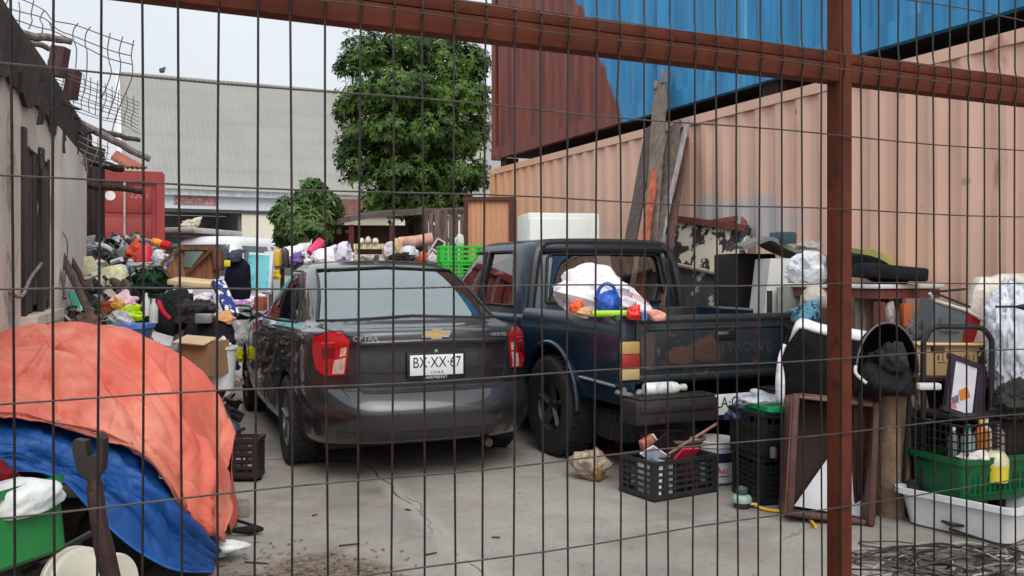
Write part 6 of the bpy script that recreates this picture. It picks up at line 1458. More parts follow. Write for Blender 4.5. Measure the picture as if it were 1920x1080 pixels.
bxx = put(MB().box((0, 0, .17), (.30, .18, .34), bev=.01), 'black_box', 'black plastic box standing in the bed before the cab window', 'box', W(1264, 660, 6.6), plastic(22, 23, 25), CAMYAW + .3)
text('B', .05, plastic(90, 94, 98), bxx, (-.05, -.092, .26), (PI / 2, 0, 0), 'box_mark', .001)
# ================= far right pile: tub, crates, trolley, blanket
ty = CAMYAW + rad(-30)
tX, tY = Vector((math.cos(ty), math.sin(ty), 0)), Vector((-math.sin(ty), math.cos(ty), 0))
tn = G(1880, 1026)
# long side runs from (1700, 985) to (1880, 1026)
lng = (tn - G(1703, 985)); ta = math.atan2(lng.y, lng.x); Lt = lng.length
tX = lng.normalized(); tY = Vector((-tX.y, tX.x, 0))
tc0 = tn - tX * Lt / 2 + tY * .24
put(tub_mb(Lt + .12, .50, .20, .12, rim=.022, r=.06), 'white_tub', 'long white plastic tub under the green crate at the far right', 'tub', tc0, plastic(212, 214, 216, .4), ta)
g_ = CAMYAW + rad(22); gX, gY = Vector((math.cos(g_), math.sin(g_), 0)), Vector((-math.sin(g_), math.cos(g_), 0))
gc = W(1805, 948, 4.48); gc = Vector((gc.x, gc.y, 0)) + gX * .28 + gY * .17
put(tub_mb(.56, .34, .235, .08, rim=.012, r=.03), 'green_crate', 'dark green plastic crate stacked in the white tub', 'crate', gc + Vector((0, 0, .155)), mat('dark_green_plastic', S(10, 92, 52), .42, var=.15, bump=.05), g_)
gcr = [o for o in COL.objects if o.name.startswith('green_crate')][-1]
rb = MB()
for i in range(12): rb.box((-.2 + .036 * i, -.164, .10), (.006, .012, .09))
for z in (.05, .17, .20): rb.box((0, -.166, z), (.47, .012, .008))
rb.build('ribs', MATS['dark_green_plastic'], gcr)
# bottles and wire baskets in/above the green crate
def gp_(dx, dy, z): return gc + gX * dx + gY * (dy - .14) + Vector((0, 0, z - .11))
ta = g_
BWC = mat('black_wire', S(26, 26, 27), .5, metal=.2)
def wire_basket(Lx, Ly, H, nx, nz):
    m_ = MB(); x, y = Lx / 2, Ly / 2
    for i in range(nz + 1):
        z = H * i / nz; m_.tube([(-x, -y, z), (x, -y, z), (x, y, z), (-x, y, z)], .0042 if i < nz else .008, 5, closed=True)
    for i in range(nx + 1):
        a = -x + Lx * i / nx
        m_.tube([(a, -y, H), (a, -y, 0), (a, y, 0), (a, y, H)], .0035, 5)
    for i in range(1, int(nx * Ly / Lx)):
        a = -y + Ly * i / int(nx * Ly / Lx); m_.tube([(-x, a, H), (-x, a, 0), (x, a, 0), (x, a, H)], .0035, 5)
    return m_
put(wire_basket(.30, .30, .21, 9, 5), 'wire_basket', 'black wire basket of bottles above the green crate, the left of two', 'basket', gp_(-.12, .15, .455), BWC, ta + .1)
put(wire_basket(.30, .30, .23, 7, 5), 'wire_basket', 'black wire basket at the far right edge above the green crate', 'basket', gp_(.22, .17, .455), BWC, ta + .1)
put(MB().box((0, 0, 0), (.40, .28, .02)), 'dark_board', 'dark board lying across the wire baskets under the framed picture', 'board', gp_(-.02, .20, .695), mat('dark_board_m', S(34, 30, 32), .7), ta + .1)
def bottle(nm, lb, dx, dy, z, r, h, c_, cc_=None):
    t = thing(nm, lb, 'bottle', gp_(dx, dy, z), ta)
    MB().lathe([(0, 0), (r, 0), (r, h * .66), (r * .4, h * .82), (r * .4, h * .86), (0, h * .86)], 16).build('shell', plastic(*c_), t)
    MB().lathe([(0, h * .862), (r * .45, h * .862), (r * .45, h), (0, h)], 12).build('cap', plastic(*(cc_ or (220, 220, 220))), t)
bottle('cyan_bottle', 'cyan topped bottle in the left wire basket', -.14, .06, .46, .035, .20, (150, 170, 176), (34, 150, 190))
bottle('orange_bottle', 'orange and yellow bottle in the left wire basket', -.04, .06, .47, .04, .21, (210, 124, 40), (226, 190, 60))
bottle('white_bottle', 'white ribbed bottle at the right of the left wire basket', .02, .09, .47, .04, .21, (206, 206, 208))
bottle('grey_bottle', 'slim grey bottle at the left of the left wire basket', -.22, .08, .46, .026, .20, (120, 126, 130))
bottle('clear_jar', 'pale jar in the far right wire basket', .15, .12, .47, .035, .18, (170, 170, 166))
bottle('dim_bottle', 'dim brown bottle in the far right wire basket', .26, .14, .47, .04, .2, (92, 80, 72), (60, 60, 60))
yb_ = thing('yellow_bottle', 'fat bottle of yellow liquid standing in front in the green crate', 'bottle', gp_(-.02, -.005, .37), ta)
MB().lathe([(0, 0), (.062, 0), (.066, .08), (.066, .085)], 20).build('liquid', mat('yellow_liquid', S(222, 204, 56), .15, var=.08, coat=.6), yb_)
MB().lathe([(.066, .0855), (.064, .12), (.045, .15), (.03, .155), (0, .155)], 20).build('shoulder', mat('cloudy_shell', S(214, 210, 176), .25, coat=.4), yb_)
put(crumple((.22, .1, .07), 4, amp=.12), 'white_scraps', 'white crumpled paper on the rim of the green crate', 'paper', gp_(-.16, .0, .47), cloth(216, 214, 208), ta, ang=180)
# framed picture
fr = thing('framed_picture', 'dark framed picture of an orange shape leaning on the wire baskets', 'picture', gp_(-.10, .14, .71), (rad(-12), rad(19), CAMYAW + rad(14)))
fh, fw = .27, .19
FRM = mat('dark_frame', S(40, 34, 48), .5, var=.2)
MB().box((-fw / 2, 0, fh / 2), (.03, .025, fh)).build('frame', FRM, fr); MB().box((fw / 2 + .012, 0, fh / 2), (.055, .025, fh)).build('frame', FRM, fr)
MB().box((.0, 0, fh + .012), (fw + .06, .025, .024)).build('frame', FRM, fr); MB().box((.0, 0, -.012), (fw + .06, .025, .024)).build('frame', FRM, fr)
pc = MB().box((0, .004, fh / 2), (fw - .04, .01, fh - .002)).build('picture', plastic(206, 206, 214), fr)
MB().prism([(-.01, .06), (.05, .10), (.02, .15), (-.03, .11)], -.004, -.0015, 'y').build('orange_shape', plastic(196, 120, 50), pc)
MB().prism([(-.06, .03), (-.02, .05), (-.03, .09), (-.07, .06)], -.004, -.0015, 'y').build('grey_shape', plastic(110, 106, 120), pc)
MB().prism([(-.072, .01), (-.03, .01), (-.04, .04), (-.072, .035)], -.004, -.0015, 'y').build('pink_shape', plastic(196, 120, 140), pc)
MB().prism([(-.07, .19), (-.055, .24), (-.05, .25), (-.068, .25)], -.004, -.0015, 'y').build('pale_shape', plastic(226, 226, 228), pc)
# hand trolley
ht = thing('hand_trolley', 'black tubular hand trolley with a rounded handle at the far right', 'trolley', W(1795, 780, 4.75) * Vector((1, 1, 0)) if False else Vector((W(1795, 780, 4.75).x, W(1795, 780, 4.75).y, 0)), CAMYAW + rad(4))
wl = px(66, 4.75); zt_ = HC - (614 - 510) * 4.75 / F; TB = mat('trolley_tube', S(52, 52, 54), .4, metal=.5, var=.2)
MB().tube(smooth([(-wl, 0, .15), (-wl, 0, .6), (-wl, 0, zt_ - .13), (-wl * .95, 0, zt_ - .06), (-wl * .68, 0, zt_), (0, 0, zt_ + .004), (wl * .68, 0, zt_ - .002), (wl * .98, 0, zt_ - .06), (wl * 1.02, 0, zt_ - .13), (wl, 0, .6), (wl, 0, .15)]), .015, 9).build('frame', TB, ht)
for z in (.3, .55): MB().tube([(-wl, 0, z), (wl, 0, z)], .012, 8).build('crossbar', TB, ht)
MB().box((0, -.14, .06), (2 * wl, .26, .012)).build('toe_plate', TB, ht)
for s_ in (-1, 1): MB().lathe([(0, -.025), (.09, -.025), (.11, 0), (.09, .025), (0, .025)], 18, Matrix.Translation((s_ * (wl + .04), .06, .11)) @ Matrix.Rotation(PI / 2, 4, 'Y')).build('wheel', TYRE, ht)
MB().box((-wl * .58, .0, zt_ - .118), (.055, .04, .04)).build('clamp', plastic(58, 44, 32), ht)
# cardboard box on the trolley
CBX = card(196, 162, 116)
cb = thing('cardboard_box', 'printed cardboard box held behind the hand trolley handle', 'box', W(1802, 708, 4.95), CAMYAW + rad(-3))
bw, bh = px(162, 4.95), px(62, 4.95)
MB().box((0, .13, bh / 2), (bw, .24, bh)).build('body', CBX, cb)
MB().box((0, .0, bh + .002), (bw, .03, .005), rot=(.3, 0, 0)).build('flap', card(208, 176, 130), cb)
INKB = mat('brown_ink', S(96, 66, 46), .8, bump=0)
ink = MB(); rr = random.Random(2)
for i in range(9): ink.box((-.12 + .024 * i, .0085, bh * .60), (.004 if i % 3 else .009, .002, .035 * (1 if i % 2 else .7)))
for i in range(3): ink.box((-.10 + .07 * i, .0085, bh * .45), (.05, .002, .003))
ink.build('printed_strokes', INKB, cb)
MB().prism([(.10, .02), (.20, .02), (.205, .14), (.09, .15)], .0065, .009, 'y').build('printed_picture', mat('print_dark', S(74, 52, 40), .8, var=.5, scale=22, c2=S(200, 176, 136), thr=.6, soft=.03, scale2=20), cb)
MB().box((.15, .0075, bh * .86), (.09, .004, .012)).build('hand_hole', plastic(36, 28, 24), cb)
# wooden stand below the box
wsx = thing('wooden_stand', 'dark wooden stand with slanted legs under the cardboard box', 'stand', W(1800, 772, 4.9), CAMYAW)
for (a, b, c_) in (((-.20, 0, 0), (-.19, .1, .19), (140, 112, 92)), ((.02, 0, -.02), (.13, .05, .18), (112, 84, 66)), ((.16, 0, -.02), (.25, .05, .18), (92, 70, 58)), ((-.05, 0, .0), (.05, .05, .18), (72, 50, 42))):
    MB().bar(a, b, .05, .03).build('leg', wood(*c_), wsx)
MB().box((.0, .06, .185), (.52, .2, .02)).build('top', wood(70, 50, 42), wsx)
MB().box((.0, .12, .08), (.5, .02, .19)).build('back', wood(48, 36, 32), wsx)
# grey basket with red end
gb = thing('shopping_basket', 'grey and red plastic shopping basket tipped up on the cardboard box', 'basket', W(1772, 648, 5.1), (rad(4), rad(4), CAMYAW + rad(-8)))
w1, h1 = px(56, 5.1), px(84, 5.1)
MB().add([(-w1 * .55, -.02, .0), (w1 * .42, -.05, .0), (w1 * .42, .2, .0), (-w1 * .5, .2, .0), (-w1 * .50, -.03, h1 * .98), (w1 * .45, -.06, h1 * .80), (w1 * .45, .24, h1 * .84), (-w1 * .5, .24, h1 * 1.0)],
         [(0, 1, 5, 4), (1, 2, 6, 5), (2, 3, 7, 6), (3, 0, 4, 7), (0, 3, 2, 1)]).build('grey_shell', plastic(104, 110, 114), gb)
MB().add([(w1 * .43, -.055, 0), (w1 * .78, -.03, .0), (w1 * .74, .18, .0), (w1 * .43, .2, 0), (w1 * .46, -.065, h1 * .80), (w1 * 1.02, -.02, h1 * .66), (w1 * .96, .2, h1 * .7), (w1 * .46, .24, h1 * .84)],
         [(0, 1, 5, 4), (1, 2, 6, 5), (2, 3, 7, 6), (3, 0, 4, 7), (0, 3, 2, 1)]).build('red_shell', plastic(170, 26, 36), gb)
MB().tube([(-w1 * .72, -.04, h1 * 1.16), (-w1 * .5, -.03, h1 * 1.0), (w1 * .45, -.065, h1 * .84), (w1 * 1.1, -.03, h1 * .62)], .010, 7).build('pale_rim', plastic(206, 204, 200), gb)
MB().tube([(-w1 * .66, -.05, h1 * 1.19), (w1 * .4, -.03, h1 * 1.30)], .007, 6).build('handle', plastic(52, 40, 40), gb); MB().tube([(-w1 * .66, -.05, h1 * 1.19), (w1 * .55, -.06, h1 * .92)], .007, 6).build('handle', plastic(52, 40, 40), gb)
MB().box((0, -.055, h1 * .5), (w1 * .6, .008, h1 * .3)).build('raised_panel', plastic(92, 98, 102), gb)
# cream board, white quilted blanket
lump('cream_mattress', 'cream folded mattress standing behind the fluffy white blanket', 'mattress', 1806, 512, 1990, 760, 5.25, cloth(212, 202, 192), 2, depth=.35, sq=.55, amp=.05, fine=.02)
put(crumple((px(150, 4.85), .26, px(215, 4.85)), 17, amp=.085, f=3, fine=.16, sub=5, sq=.7), 'white_blanket', 'fluffy white crumpled blanket hanging at the far right edge', 'blanket', W(1926, 735, 4.85), cloth(216, 220, 230), CAMYAW, ang=180)
put(MB().tube([W(1866, 575, 4.6), W(1904, 575, 4.55), W(1940, 577, 4.5)], [.006, .006, .03], 8), 'black_bracket', 'thin black bracket in front of the fluffy white blanket', 'bracket', (0, 0, 0), plastic(30, 28, 40))
lump('dark_sacking', 'dark grey sacking below the fluffy white blanket', 'sacking', 1852, 705, 1960, 785, 4.75, cloth(60, 60, 58), 9, fine=.12)
put(MB().box((0, 0, .21), (.5, .3, .42), bev=.02), 'black_crate', 'black box in the dark behind the white tub and beside the rolled carpet', 'crate', G(1745, 905), mat('near_black', S(22, 21, 22), .8), CAMYAW)
put(MB().box((0, 0, .27), (.55, .4, .54), bev=.015), 'dark_chest', 'dark chest behind the wire baskets carrying the grey sacking and the blanket', 'chest', Vector((W(1915, 700, 4.98).x, W(1915, 700, 4.98).y, 0)), mat('chest_wood', S(52, 44, 40), .8, var=.3), CAMYAW)
put(crate_mb(.34, .30, .98, 9, 4), 'tall_crate', 'tall slatted dark crate behind the hamper, under the teal towel', 'crate', Vector((W(1522, 620, 6.12).x, W(1522, 620, 6.12).y, 0)), mat('dim_slats', S(58, 48, 42), .85, var=.3), CAMYAW)
# heap of cables on the ground
rr = random.Random(31); cols = [((52, 46, 44), 15), ((122, 114, 108), 8), ((164, 158, 152), 4), ((84, 76, 72), 9)]
hc = G(1790, 1062); CBL = []
k = 0
for (c_, n_) in cols:
    mb = MB()
    for _ in range(n_):
        a0 = rr.uniform(0, 6.3); R1, R2 = rr.uniform(.10, .50), rr.uniform(.05, .26); rot_ = rr.uniform(-.9, .9); ph = rr.uniform(0, 6); pts = []
        cx_, cy_ = rr.uniform(-.14, .14), rr.uniform(-.08, .08); span = rr.uniform(1.4, 4.6); zz = .008 + .05 * rr.random()
        for i in range(26):
            q = a0 + span * i / 25
            xx = cx_ + R1 * math.cos(q) * (1 + .12 * math.sin(3 * q + ph)); yy = cy_ + R2 * math.sin(q) * (1 + .35 * math.cos(2 * q + ph)); xx, yy = xx * math.cos(rot_) - yy * math.sin(rot_), xx * math.sin(rot_) + yy * math.cos(rot_) * .8
            d = math.hypot(xx / .5, yy / .3)
            pts.append(hc + Vector((CS * xx + SN * yy, -SN * xx + CS * yy, max(.008, zz * (1.15 - d) + .01 + .008 * math.sin(4 * q + ph)))))
        mb.tube(pts, rr.uniform(.004, .0075), 6)
    k += 1
    tag(mb.build('cable_heap', plastic(*c_)), 'heap of tangled grey and brown cables on the ground before the white tub', 'cables', 'tangled cables', 'stuff')
put(MB().tube(smooth([G(1602, 1046) + Vector((0, 0, .01)), G(1640, 1052) + Vector((0, 0, .01)), G(1700, 1050) + Vector((0, 0, .02)), G(1780, 1046) + Vector((0, 0, .05))]), .005, 6), 'loose_cable', 'single dark cable straying left from the cable heap to the gate post', 'cable', (0, 0, 0), plastic(58, 50, 48))
put(MB().tube(smooth([G(1780, 1003) + Vector((0, 0, .03)), G(1850, 1022) + Vector((0, 0, .02)), G(1930, 1044) + Vector((0, 0, .01))]), .007, 6), 'loose_cable', 'thick black cable along the foot of the white tub', 'cable', (0, 0, 0), plastic(40, 36, 34))

# ================= heap of salvage between the old building and the sedan
hp = MB(); rows = []
HB = lambda X, Z: 0
for i in range(34):
    Z = 5.7 + 5.6 * i / 33; row = []
    for j in range(30):
        x = -4.9 + .0 * Z + (j / 29) * 3.0
        X0, X1 = wallX(Z) + .02, -1.62 - .40 * (Z - 5.7)
        X = X0 + (X1 - X0) * j / 29; e_ = min(j / 29, 1) 
        edge = (1 - (j / 29) ** 3) * min(1, i / 4) * min(1, (33 - i) / 3)
        z = edge * (.76 + .175 * (Z - 5.7)) * (1 + .16 * nv((X, Z, 0), 1.6, 4)) + .10 * edge * nv((X, Z, 0), 4.5, 9)
        row.append(camxz(X, Z, max(-.05, z)))
    rows.append(row)
MIX = bpy.data.materials.new('mixed_rubbish'); MIX.use_nodes = True
N_ = MIX.node_tree.nodes; L_ = MIX.node_tree.links; vo = N_.new('ShaderNodeTexVoronoi'); vo.inputs['Scale'].default_value = 7; vo.inputs['Randomness'].default_value = 1
tc = N_.new('ShaderNodeTexCoord'); dn_ = N_.new('ShaderNodeTexNoise'); dn_.inputs['Scale'].default_value = 5; va = N_.new('ShaderNodeVectorMath'); va.operation = 'ADD'; sc_ = N_.new('ShaderNodeVectorMath'); sc_.operation = 'SCALE'; sc_.inputs['Scale'].default_value = .3
L_.new(tc.outputs['Object'], dn_.inputs['Vector']); L_.new(dn_.outputs['Color'], sc_.inputs[0]); L_.new(tc.outputs['Object'], va.inputs[0]); L_.new(sc_.outputs[0], va.inputs[1]); L_.new(va.outputs[0], vo.inputs['Vector'])
sp3 = N_.new('ShaderNodeSeparateColor'); L_.new(vo.outputs['Color'], sp3.inputs[0]); cr_ = N_.new('ShaderNodeValToRGB'); cr_.color_ramp.interpolation = 'CONSTANT'
els = [(0, (38, 38, 42)), (.28, (92, 84, 78)), (.42, (176, 170, 164)), (.52, (60, 66, 82)), (.62, (128, 96, 74)), (.72, (200, 196, 196)), (.80, (120, 56, 54)), (.87, (52, 84, 66)), (.94, (160, 150, 120))]
while len(cr_.color_ramp.elements) < len(els): cr_.color_ramp.elements.new(.5)
for e_, (p_, c_) in zip(cr_.color_ramp.elements, els): e_.position = p_; e_.color = (*S(*c_), 1)
L_.new(sp3.outputs[0], cr_.inputs[0]); L_.new(cr_.outputs[0], N_['Principled BSDF'].inputs['Base Color']); N_['Principled BSDF'].inputs['Roughness'].default_value = .85
hp.grid(rows)
tag(hp.build('rubbish_heap', MIX, ang=180), 'long low heap of mixed cloth and rubbish under the salvage beside the old building', 'rubbish', kind='stuff')
def boxy(nm, lb, ct_, x0, y0, x1, y1, Z, m, dep=.25, rot=(0, 0, 0), yaw=0, bev=.01):
    w_, h_ = px(x1 - x0, Z), px(y1 - y0, Z)
    return put(MB().box((0, 0, h_ / 2), (w_, dep, h_), rot=rot, bev=bev), nm, lb, ct_, W((x0 + x1) / 2, y1, Z), m, CAMYAW + yaw)
put(tub_mb(px(56, 6.3), .26, px(26, 6.3), .1, rim=.01, r=.04), 'blue_basin', 'pale blue plastic basin just above the orange tarpaulin', 'basin', W(250, 633, 6.3), plastic(86, 128, 204), CAMYAW)
tt = thing('teal_folder', 'teal folder lying on a black tray left of the pale blue basin', 'folder', W(205, 628, 6.35), CAMYAW - .1)
MB().box((0, .1, .015), (.21, .3, .05), rot=(.2, .12, 0), bev=.01).build('tray', plastic(26, 26, 28), tt); MB().box((-.02, .1, .06), (.18, .26, .02), rot=(.25, .12, 0), bev=.006).build('cover', plastic(40, 150, 128), tt)
lump('grey_cloth', 'grey white cloth lying behind the teal folder', 'cloth', 196, 580, 252, 612, 6.5, cloth(190, 190, 186), 4)
po = thing('terracotta_pot', 'terracotta flower pot among the cloth left of the lime cloth', 'pot', W(199, 595, 6.8), CAMYAW)
MB().lathe([(0, 0), (.04, 0), (.055, .10), (.062, .10), (.062, .125), (.052, .125), (.045, .02), (0, .02)], 20).build('shell', mat('terracotta', S(176, 84, 50), .8, var=.15), po)
lump('ochre_plush', 'ochre yellow crumpled cloth right of the terracotta pot', 'cloth', 208, 554, 234, 584, 6.7, cloth(206, 150, 64), 6, sub=3)
lump('lime_cloth', 'bright lime green cloth on top of the heap above the pale blue basin', 'cloth', 222, 570, 274, 602, 6.55, cloth(176, 214, 32), 5)
for (x0, y0, x1, y1, lb) in ((267, 549, 281, 592, 'slim white bottle left of the taller pale bottle on the heap'), (280, 560, 296, 606, 'pale bottle standing right of the lime cloth')):
    Z = 6.7; h_ = px(y1 - y0, Z); r_ = px(x1 - x0, Z) / 2
    put(MB().lathe([(0, 0), (r_, 0), (r_, h_ * .65), (r_ * .4, h_ * .85), (r_ * .45, h_), (0, h_)], 14), 'white_bottle', lb, 'bottle', W((x0 + x1) / 2, y1, Z), plastic(206, 206, 206), CAMYAW)
lump('pink_cloth', 'pale pink cloth behind the lime cloth', 'cloth', 200, 542, 258, 578, 7.0, cloth(224, 186, 194), 8)
lump('black_suitcase', 'big soft black bag with a red stripe left of the sedan', 'bag', 285, 540, 362, 655, 6.9, cloth(30, 36, 36), 3, sq=.8, amp=.09)
put(MB().tube(smooth([W(297, 565, 6.62), W(306, 585, 6.58), W(318, 597, 6.6)]), .018, 6), 'red_strap', 'red strap along the side of the big soft black bag', 'strap', (0, 0, 0), cloth(190, 40, 56))
lump('black_jacket', 'dark grey jacket draped over the black bags', 'jacket', 328, 560, 410, 606, 6.75, cloth(58, 54, 60), 12, fine=.1)
lump('black_holdall', 'round black holdall at the front right end of the heap', 'bag', 345, 590, 440, 660, 6.6, cloth(34, 35, 40), 15, sq=.85, amp=.08)
boxy('silver_box', 'small silver grey box lying on the black holdall', 'box', 368, 588, 398, 606, 6.45, mat('silver_grey', S(120, 122, 126), .4, metal=.3), .12, yaw=.2)
lump('cream_pillow', 'cream pillow standing against the old building wall', 'pillow', 142, 480, 184, 552, 8.0, cloth(206, 200, 168), 2, sq=.8, amp=.05, fine=.02)
lump('cream_pillow', 'cream pillow lying on its side right of the standing one', 'pillow', 178, 497, 242, 540, 7.8, cloth(214, 210, 170), 3, sq=.8, amp=.05, fine=.02, tilt=-.18)
lump('black_sacks', 'black glossy sacks piled under the grey hood near the red container', 'sack', 150, 468, 205, 505, 9.0, plastic(30, 30, 34), 4, fine=.1)
lump('black_sacks', 'black glossy sack right of the grey hood, below the lock rods', 'sack', 185, 455, 238, 502, 9.1, plastic(36, 34, 38), 6, fine=.1)
lump('grey_hood', 'grey crumpled hood on top of the black sacks by the wall', 'cloth', 150, 440, 186, 472, 9.2, cloth(150, 152, 156), 5)
put(MB().tube(smooth([W(182, 458, 8.9), W(198, 462, 8.85), W(212, 470, 8.85)]), .022, 7), 'white_tube', 'short white tube lying on the black sacks', 'tube', (0, 0, 0), plastic(206, 204, 204))
put(MB().tube([W(210, 492, 8.6), W(228, 486, 8.55)], .026, 8), 'white_tube', 'white tube end below the black sack beside the blue sheet', 'tube', (0, 0, 0), plastic(210, 210, 208))
put(MB().tube(smooth([W(205, 455, 8.9), W(216, 468, 8.8), W(224, 485, 8.8), W(240, 492, 8.8)]), .008, 6), 'black_hoop', 'bent black hoop over the black sacks', 'hoop', (0, 0, 0), plastic(60, 58, 60))
lump('grey_green_cloth', 'grey green cloth left of the orange red cloth', 'cloth', 220, 458, 246, 484, 9.0, cloth(128, 140, 138), 7, sub=3)
lump('orange_red_cloth', 'orange red cloth peak below the red container doors', 'cloth', 234, 446, 272, 492, 9.0, cloth(226, 92, 66), 9)
pr_ = W(273, 491, 8.7)
put(MB().lathe([(.0, 0), (.075, 0), (.055, .155), (.045, .17), (0, .17)], 24), 'red_bucket', 'bright red upturned bucket in the heap below the red container', 'bucket', pr_, plastic(214, 40, 56), CAMYAW)
um = thing('striped_umbrella', 'folded grey yellow and red striped umbrella lying on the heap', 'umbrella', W(268, 449, 9.3), CAMYAW)
q = [Vector((px(d, 9.3) , 0, -px(e_, 9.3))) for d, e_ in ((0, 0), (18, 3), (35, 9), (52, 13), (66, 13))]
for i, (c_, r_) in enumerate([((140, 142, 150), .018), ((224, 148, 60), .045), ((206, 40, 52), .05), ((92, 96, 108), .03)]):
    MB().tube([q[i], q[i].lerp(q[i + 1], .5), q[i + 1]], [r_ * .8, r_, r_ * .85], 8).build('panel', cloth(*c_), um)
pad('blue_sheet', 'bright blue plastic sheet lying under the red bucket', 'sheet', [(222, 499), (240, 502), (262, 498), (280, 494), (298, 492)], 8.5, plastic(40, 78, 190), .03, .3)
lump('white_bag', 'white carrier bag between the red bucket and the brown cabinet', 'bag', 284, 467, 308, 492, 8.6, cloth(214, 216, 214), 4, sub=3)
put(tub_mb(px(46, 8.2), .3, px(30, 8.2), .1, r=.05), 'white_basin', 'white basin behind the green artificial leaves', 'basin', W(276, 522, 8.2), plastic(210, 214, 212), CAMYAW)
lv = leaves([((0, 0, .1), (.16, .14, .12))], 70, 6, .07, 5)
tag(lv.build('artificial_plant', leaf_mat('deep_leaf', S(14, 44, 26), S(34, 84, 44)), loc=W(282, 545, 7.7), fix=False), 'dark green artificial leaves in the middle of the heap', 'plant')
lump('dark_green_bag', 'dark green bag below the artificial leaves', 'bag', 238, 515, 308, 552, 7.6, cloth(24, 44, 36), 13)
lump('brown_cloth', 'brown and grey cloth under the lying cream pillow', 'cloth', 205, 520, 250, 556, 7.5, cloth(92, 82, 76), 11)
lump('black_cloth', 'black cloth bundle left of the slim white bottle', 'cloth', 232, 540, 270, 580, 7.2, cloth(28, 28, 32), 14)
# wooden cabinet
cw = thing('wooden_cabinet', 'brown wooden cabinet tipped over with an open mirrored door', 'cabinet', W(358, 524, 8.3), (0, rad(-6), CAMYAW + rad(16)))
WB = wood(134, 92, 66); W_, H_ = px(96, 8.3), px(58, 8.3)
MB().prism([(-W_ * .62, 0), (W_ * .5, -.02), (W_ * .56, H_ * .92), (-W_ * .10, H_ * 1.05)], -.02, .38, 'y').build('carcass', WB, cw)
MB().bar((-W_ * .64, -.04, .12), (-W_ * .08, -.04, H_ * 1.1), .03, .03).build('rail', wood(110, 74, 54), cw)
MB().bar((-W_ * .02, -.06, H_ * .25), (W_ * .45, -.06, H_ * .92), .04, .03).build('rail', wood(96, 62, 46), cw)
MB().bar((-W_ * .1, -.05, H_ * 1.02), (W_ * .5, -.05, H_ * .92), .035, .03).build('rail', wood(116, 76, 54), cw)
MB().prism([(-W_ * .10, H_ * .42), (W_ * .02, H_ * .38), (W_ * .30, H_ * .86), (-W_ * .05, H_ * .92)], -.035, -.022, 'y').build('mirror', mat('dim_mirror', S(140, 156, 152), .08, metal=.9, bump=0, var=.1), cw)
MB().box((W_ * .54, .02, H_ * .55), (.10, .2, H_ * .7), bev=.02).build('side_panel', wood(112, 70, 52), cw)
boxy('cardboard_sheet', 'flattened tan cardboard lying under the wooden cabinet', 'cardboard', 325, 525, 402, 534, 7.8, card(206, 178, 142), .34, rot=(.08, .10, 0), yaw=.1, bev=.004)
lump('white_plates_bag', 'white bag of plates right below the tan cardboard', 'bag', 333, 538, 362, 558, 7.4, cloth(224, 222, 228), 4, sub=3)
lump('white_bag', 'white knotted bag on the dark grey jacket', 'bag', 354, 548, 402, 574, 7.2, cloth(220, 218, 226), 7)
# coat, painting
lump('navy_coat', 'dark navy coat hung over a chair beside the turquoise painting', 'coat', 420, 476, 470, 562, 8.3, cloth(22, 22, 36), 6, sq=.85, amp=.08)
lump('grey_scarf', 'slate grey scarf lying on the shoulder of the navy coat', 'scarf', 424, 466, 455, 492, 8.2, cloth(70, 72, 84), 3, sub=3)
boxy('yellow_tag', 'small yellow tag on the navy coat', 'tag', 420, 488, 432, 500, 7.75, plastic(230, 206, 30), .02)
pt = thing('turquoise_painting', 'turquoise painting in a white frame standing beside the navy coat', 'painting', W(485, 548, 8.6), (rad(-6), rad(3), CAMYAW + rad(10)))
w_, h_ = px(44, 8.6), px(74, 8.6)
MB().box((0, 0, h_ / 2), (w_, .03, h_), bev=.004).build('frame', plastic(214, 218, 220), pt)
MB().box((-.012, -.018, h_ / 2), (w_ * .86, .006, h_ * .9)).build('canvas', mat('turquoise_wash', S(120, 206, 216), .6, var=.15, c2=S(44, 150, 176), thr=.5, soft=.15, scale2=6, c3=S(206, 232, 234), thr3=.6, scale3=7), pt)
boxy('white_board', 'narrow white board standing right of the turquoise painting', 'board', 494, 472, 512, 552, 8.8, plastic(216, 214, 218), .04, rot=(0, .06, 0))
jc = thing('yellow_jerrycan', 'yellow jerrycan with a pale cap right of the white board', 'jerrycan', W(518, 500, 9.2), CAMYAW)
MB().box((0, 0, .085), (px(17, 9.2), .1, .17), bev=.02).build('shell', plastic(216, 178, 40), jc); MB().lathe([(0, .17), (.03, .17), (.03, .20), (0, .20)], 12).build('cap', plastic(220, 200, 170), jc)
lump('yellow_cloth', 'yellow cloth below the yellow jerrycan', 'cloth', 508, 506, 528, 524, 9.0, cloth(206, 176, 40), 5, sub=3)
put(MB().bar(W(408, 528, 7.1), W(436, 590, 6.9), .10, .04), 'blue_striped_cloth', 'navy and white striped cloth hanging down right of the cardboard', 'cloth', (0, 0, 0), mat('navy_white', S(40, 54, 120), .9, c2=S(214, 218, 226), thr=.5, soft=.02, scale2=5, stretch=(3, 3, .4)))
lump('tan_glove', 'tan leather glove on top of the black holdall', 'glove', 400, 578, 438, 606, 6.55, cloth(206, 152, 104), 8, sub=3, tilt=.3)
lump('mauve_bag', 'mauve and white bag below the navy coat', 'bag', 432, 552, 486, 586, 9.3, mat('mauve_m', S(186, 132, 196), .8, var=.1, bump=.3, c2=S(224, 216, 224), thr=.48, soft=.04, scale2=6), 3)
lump('white_sack', 'white sack filling the gap beside the wing mirror of the sedan', 'sack', 424, 582, 478, 660, 9.1, mat('sackwhite', S(212, 208, 208), .8, var=.1, bump=.3, c2=S(60, 140, 156), thr=.64, soft=.03, scale2=6), 5)
lump('yellow_bag', 'yellow bag on the ground left of the sedan front wheel', 'bag', 430, 648, 456, 680, 8.6, cloth(222, 212, 40), 4, sub=3)
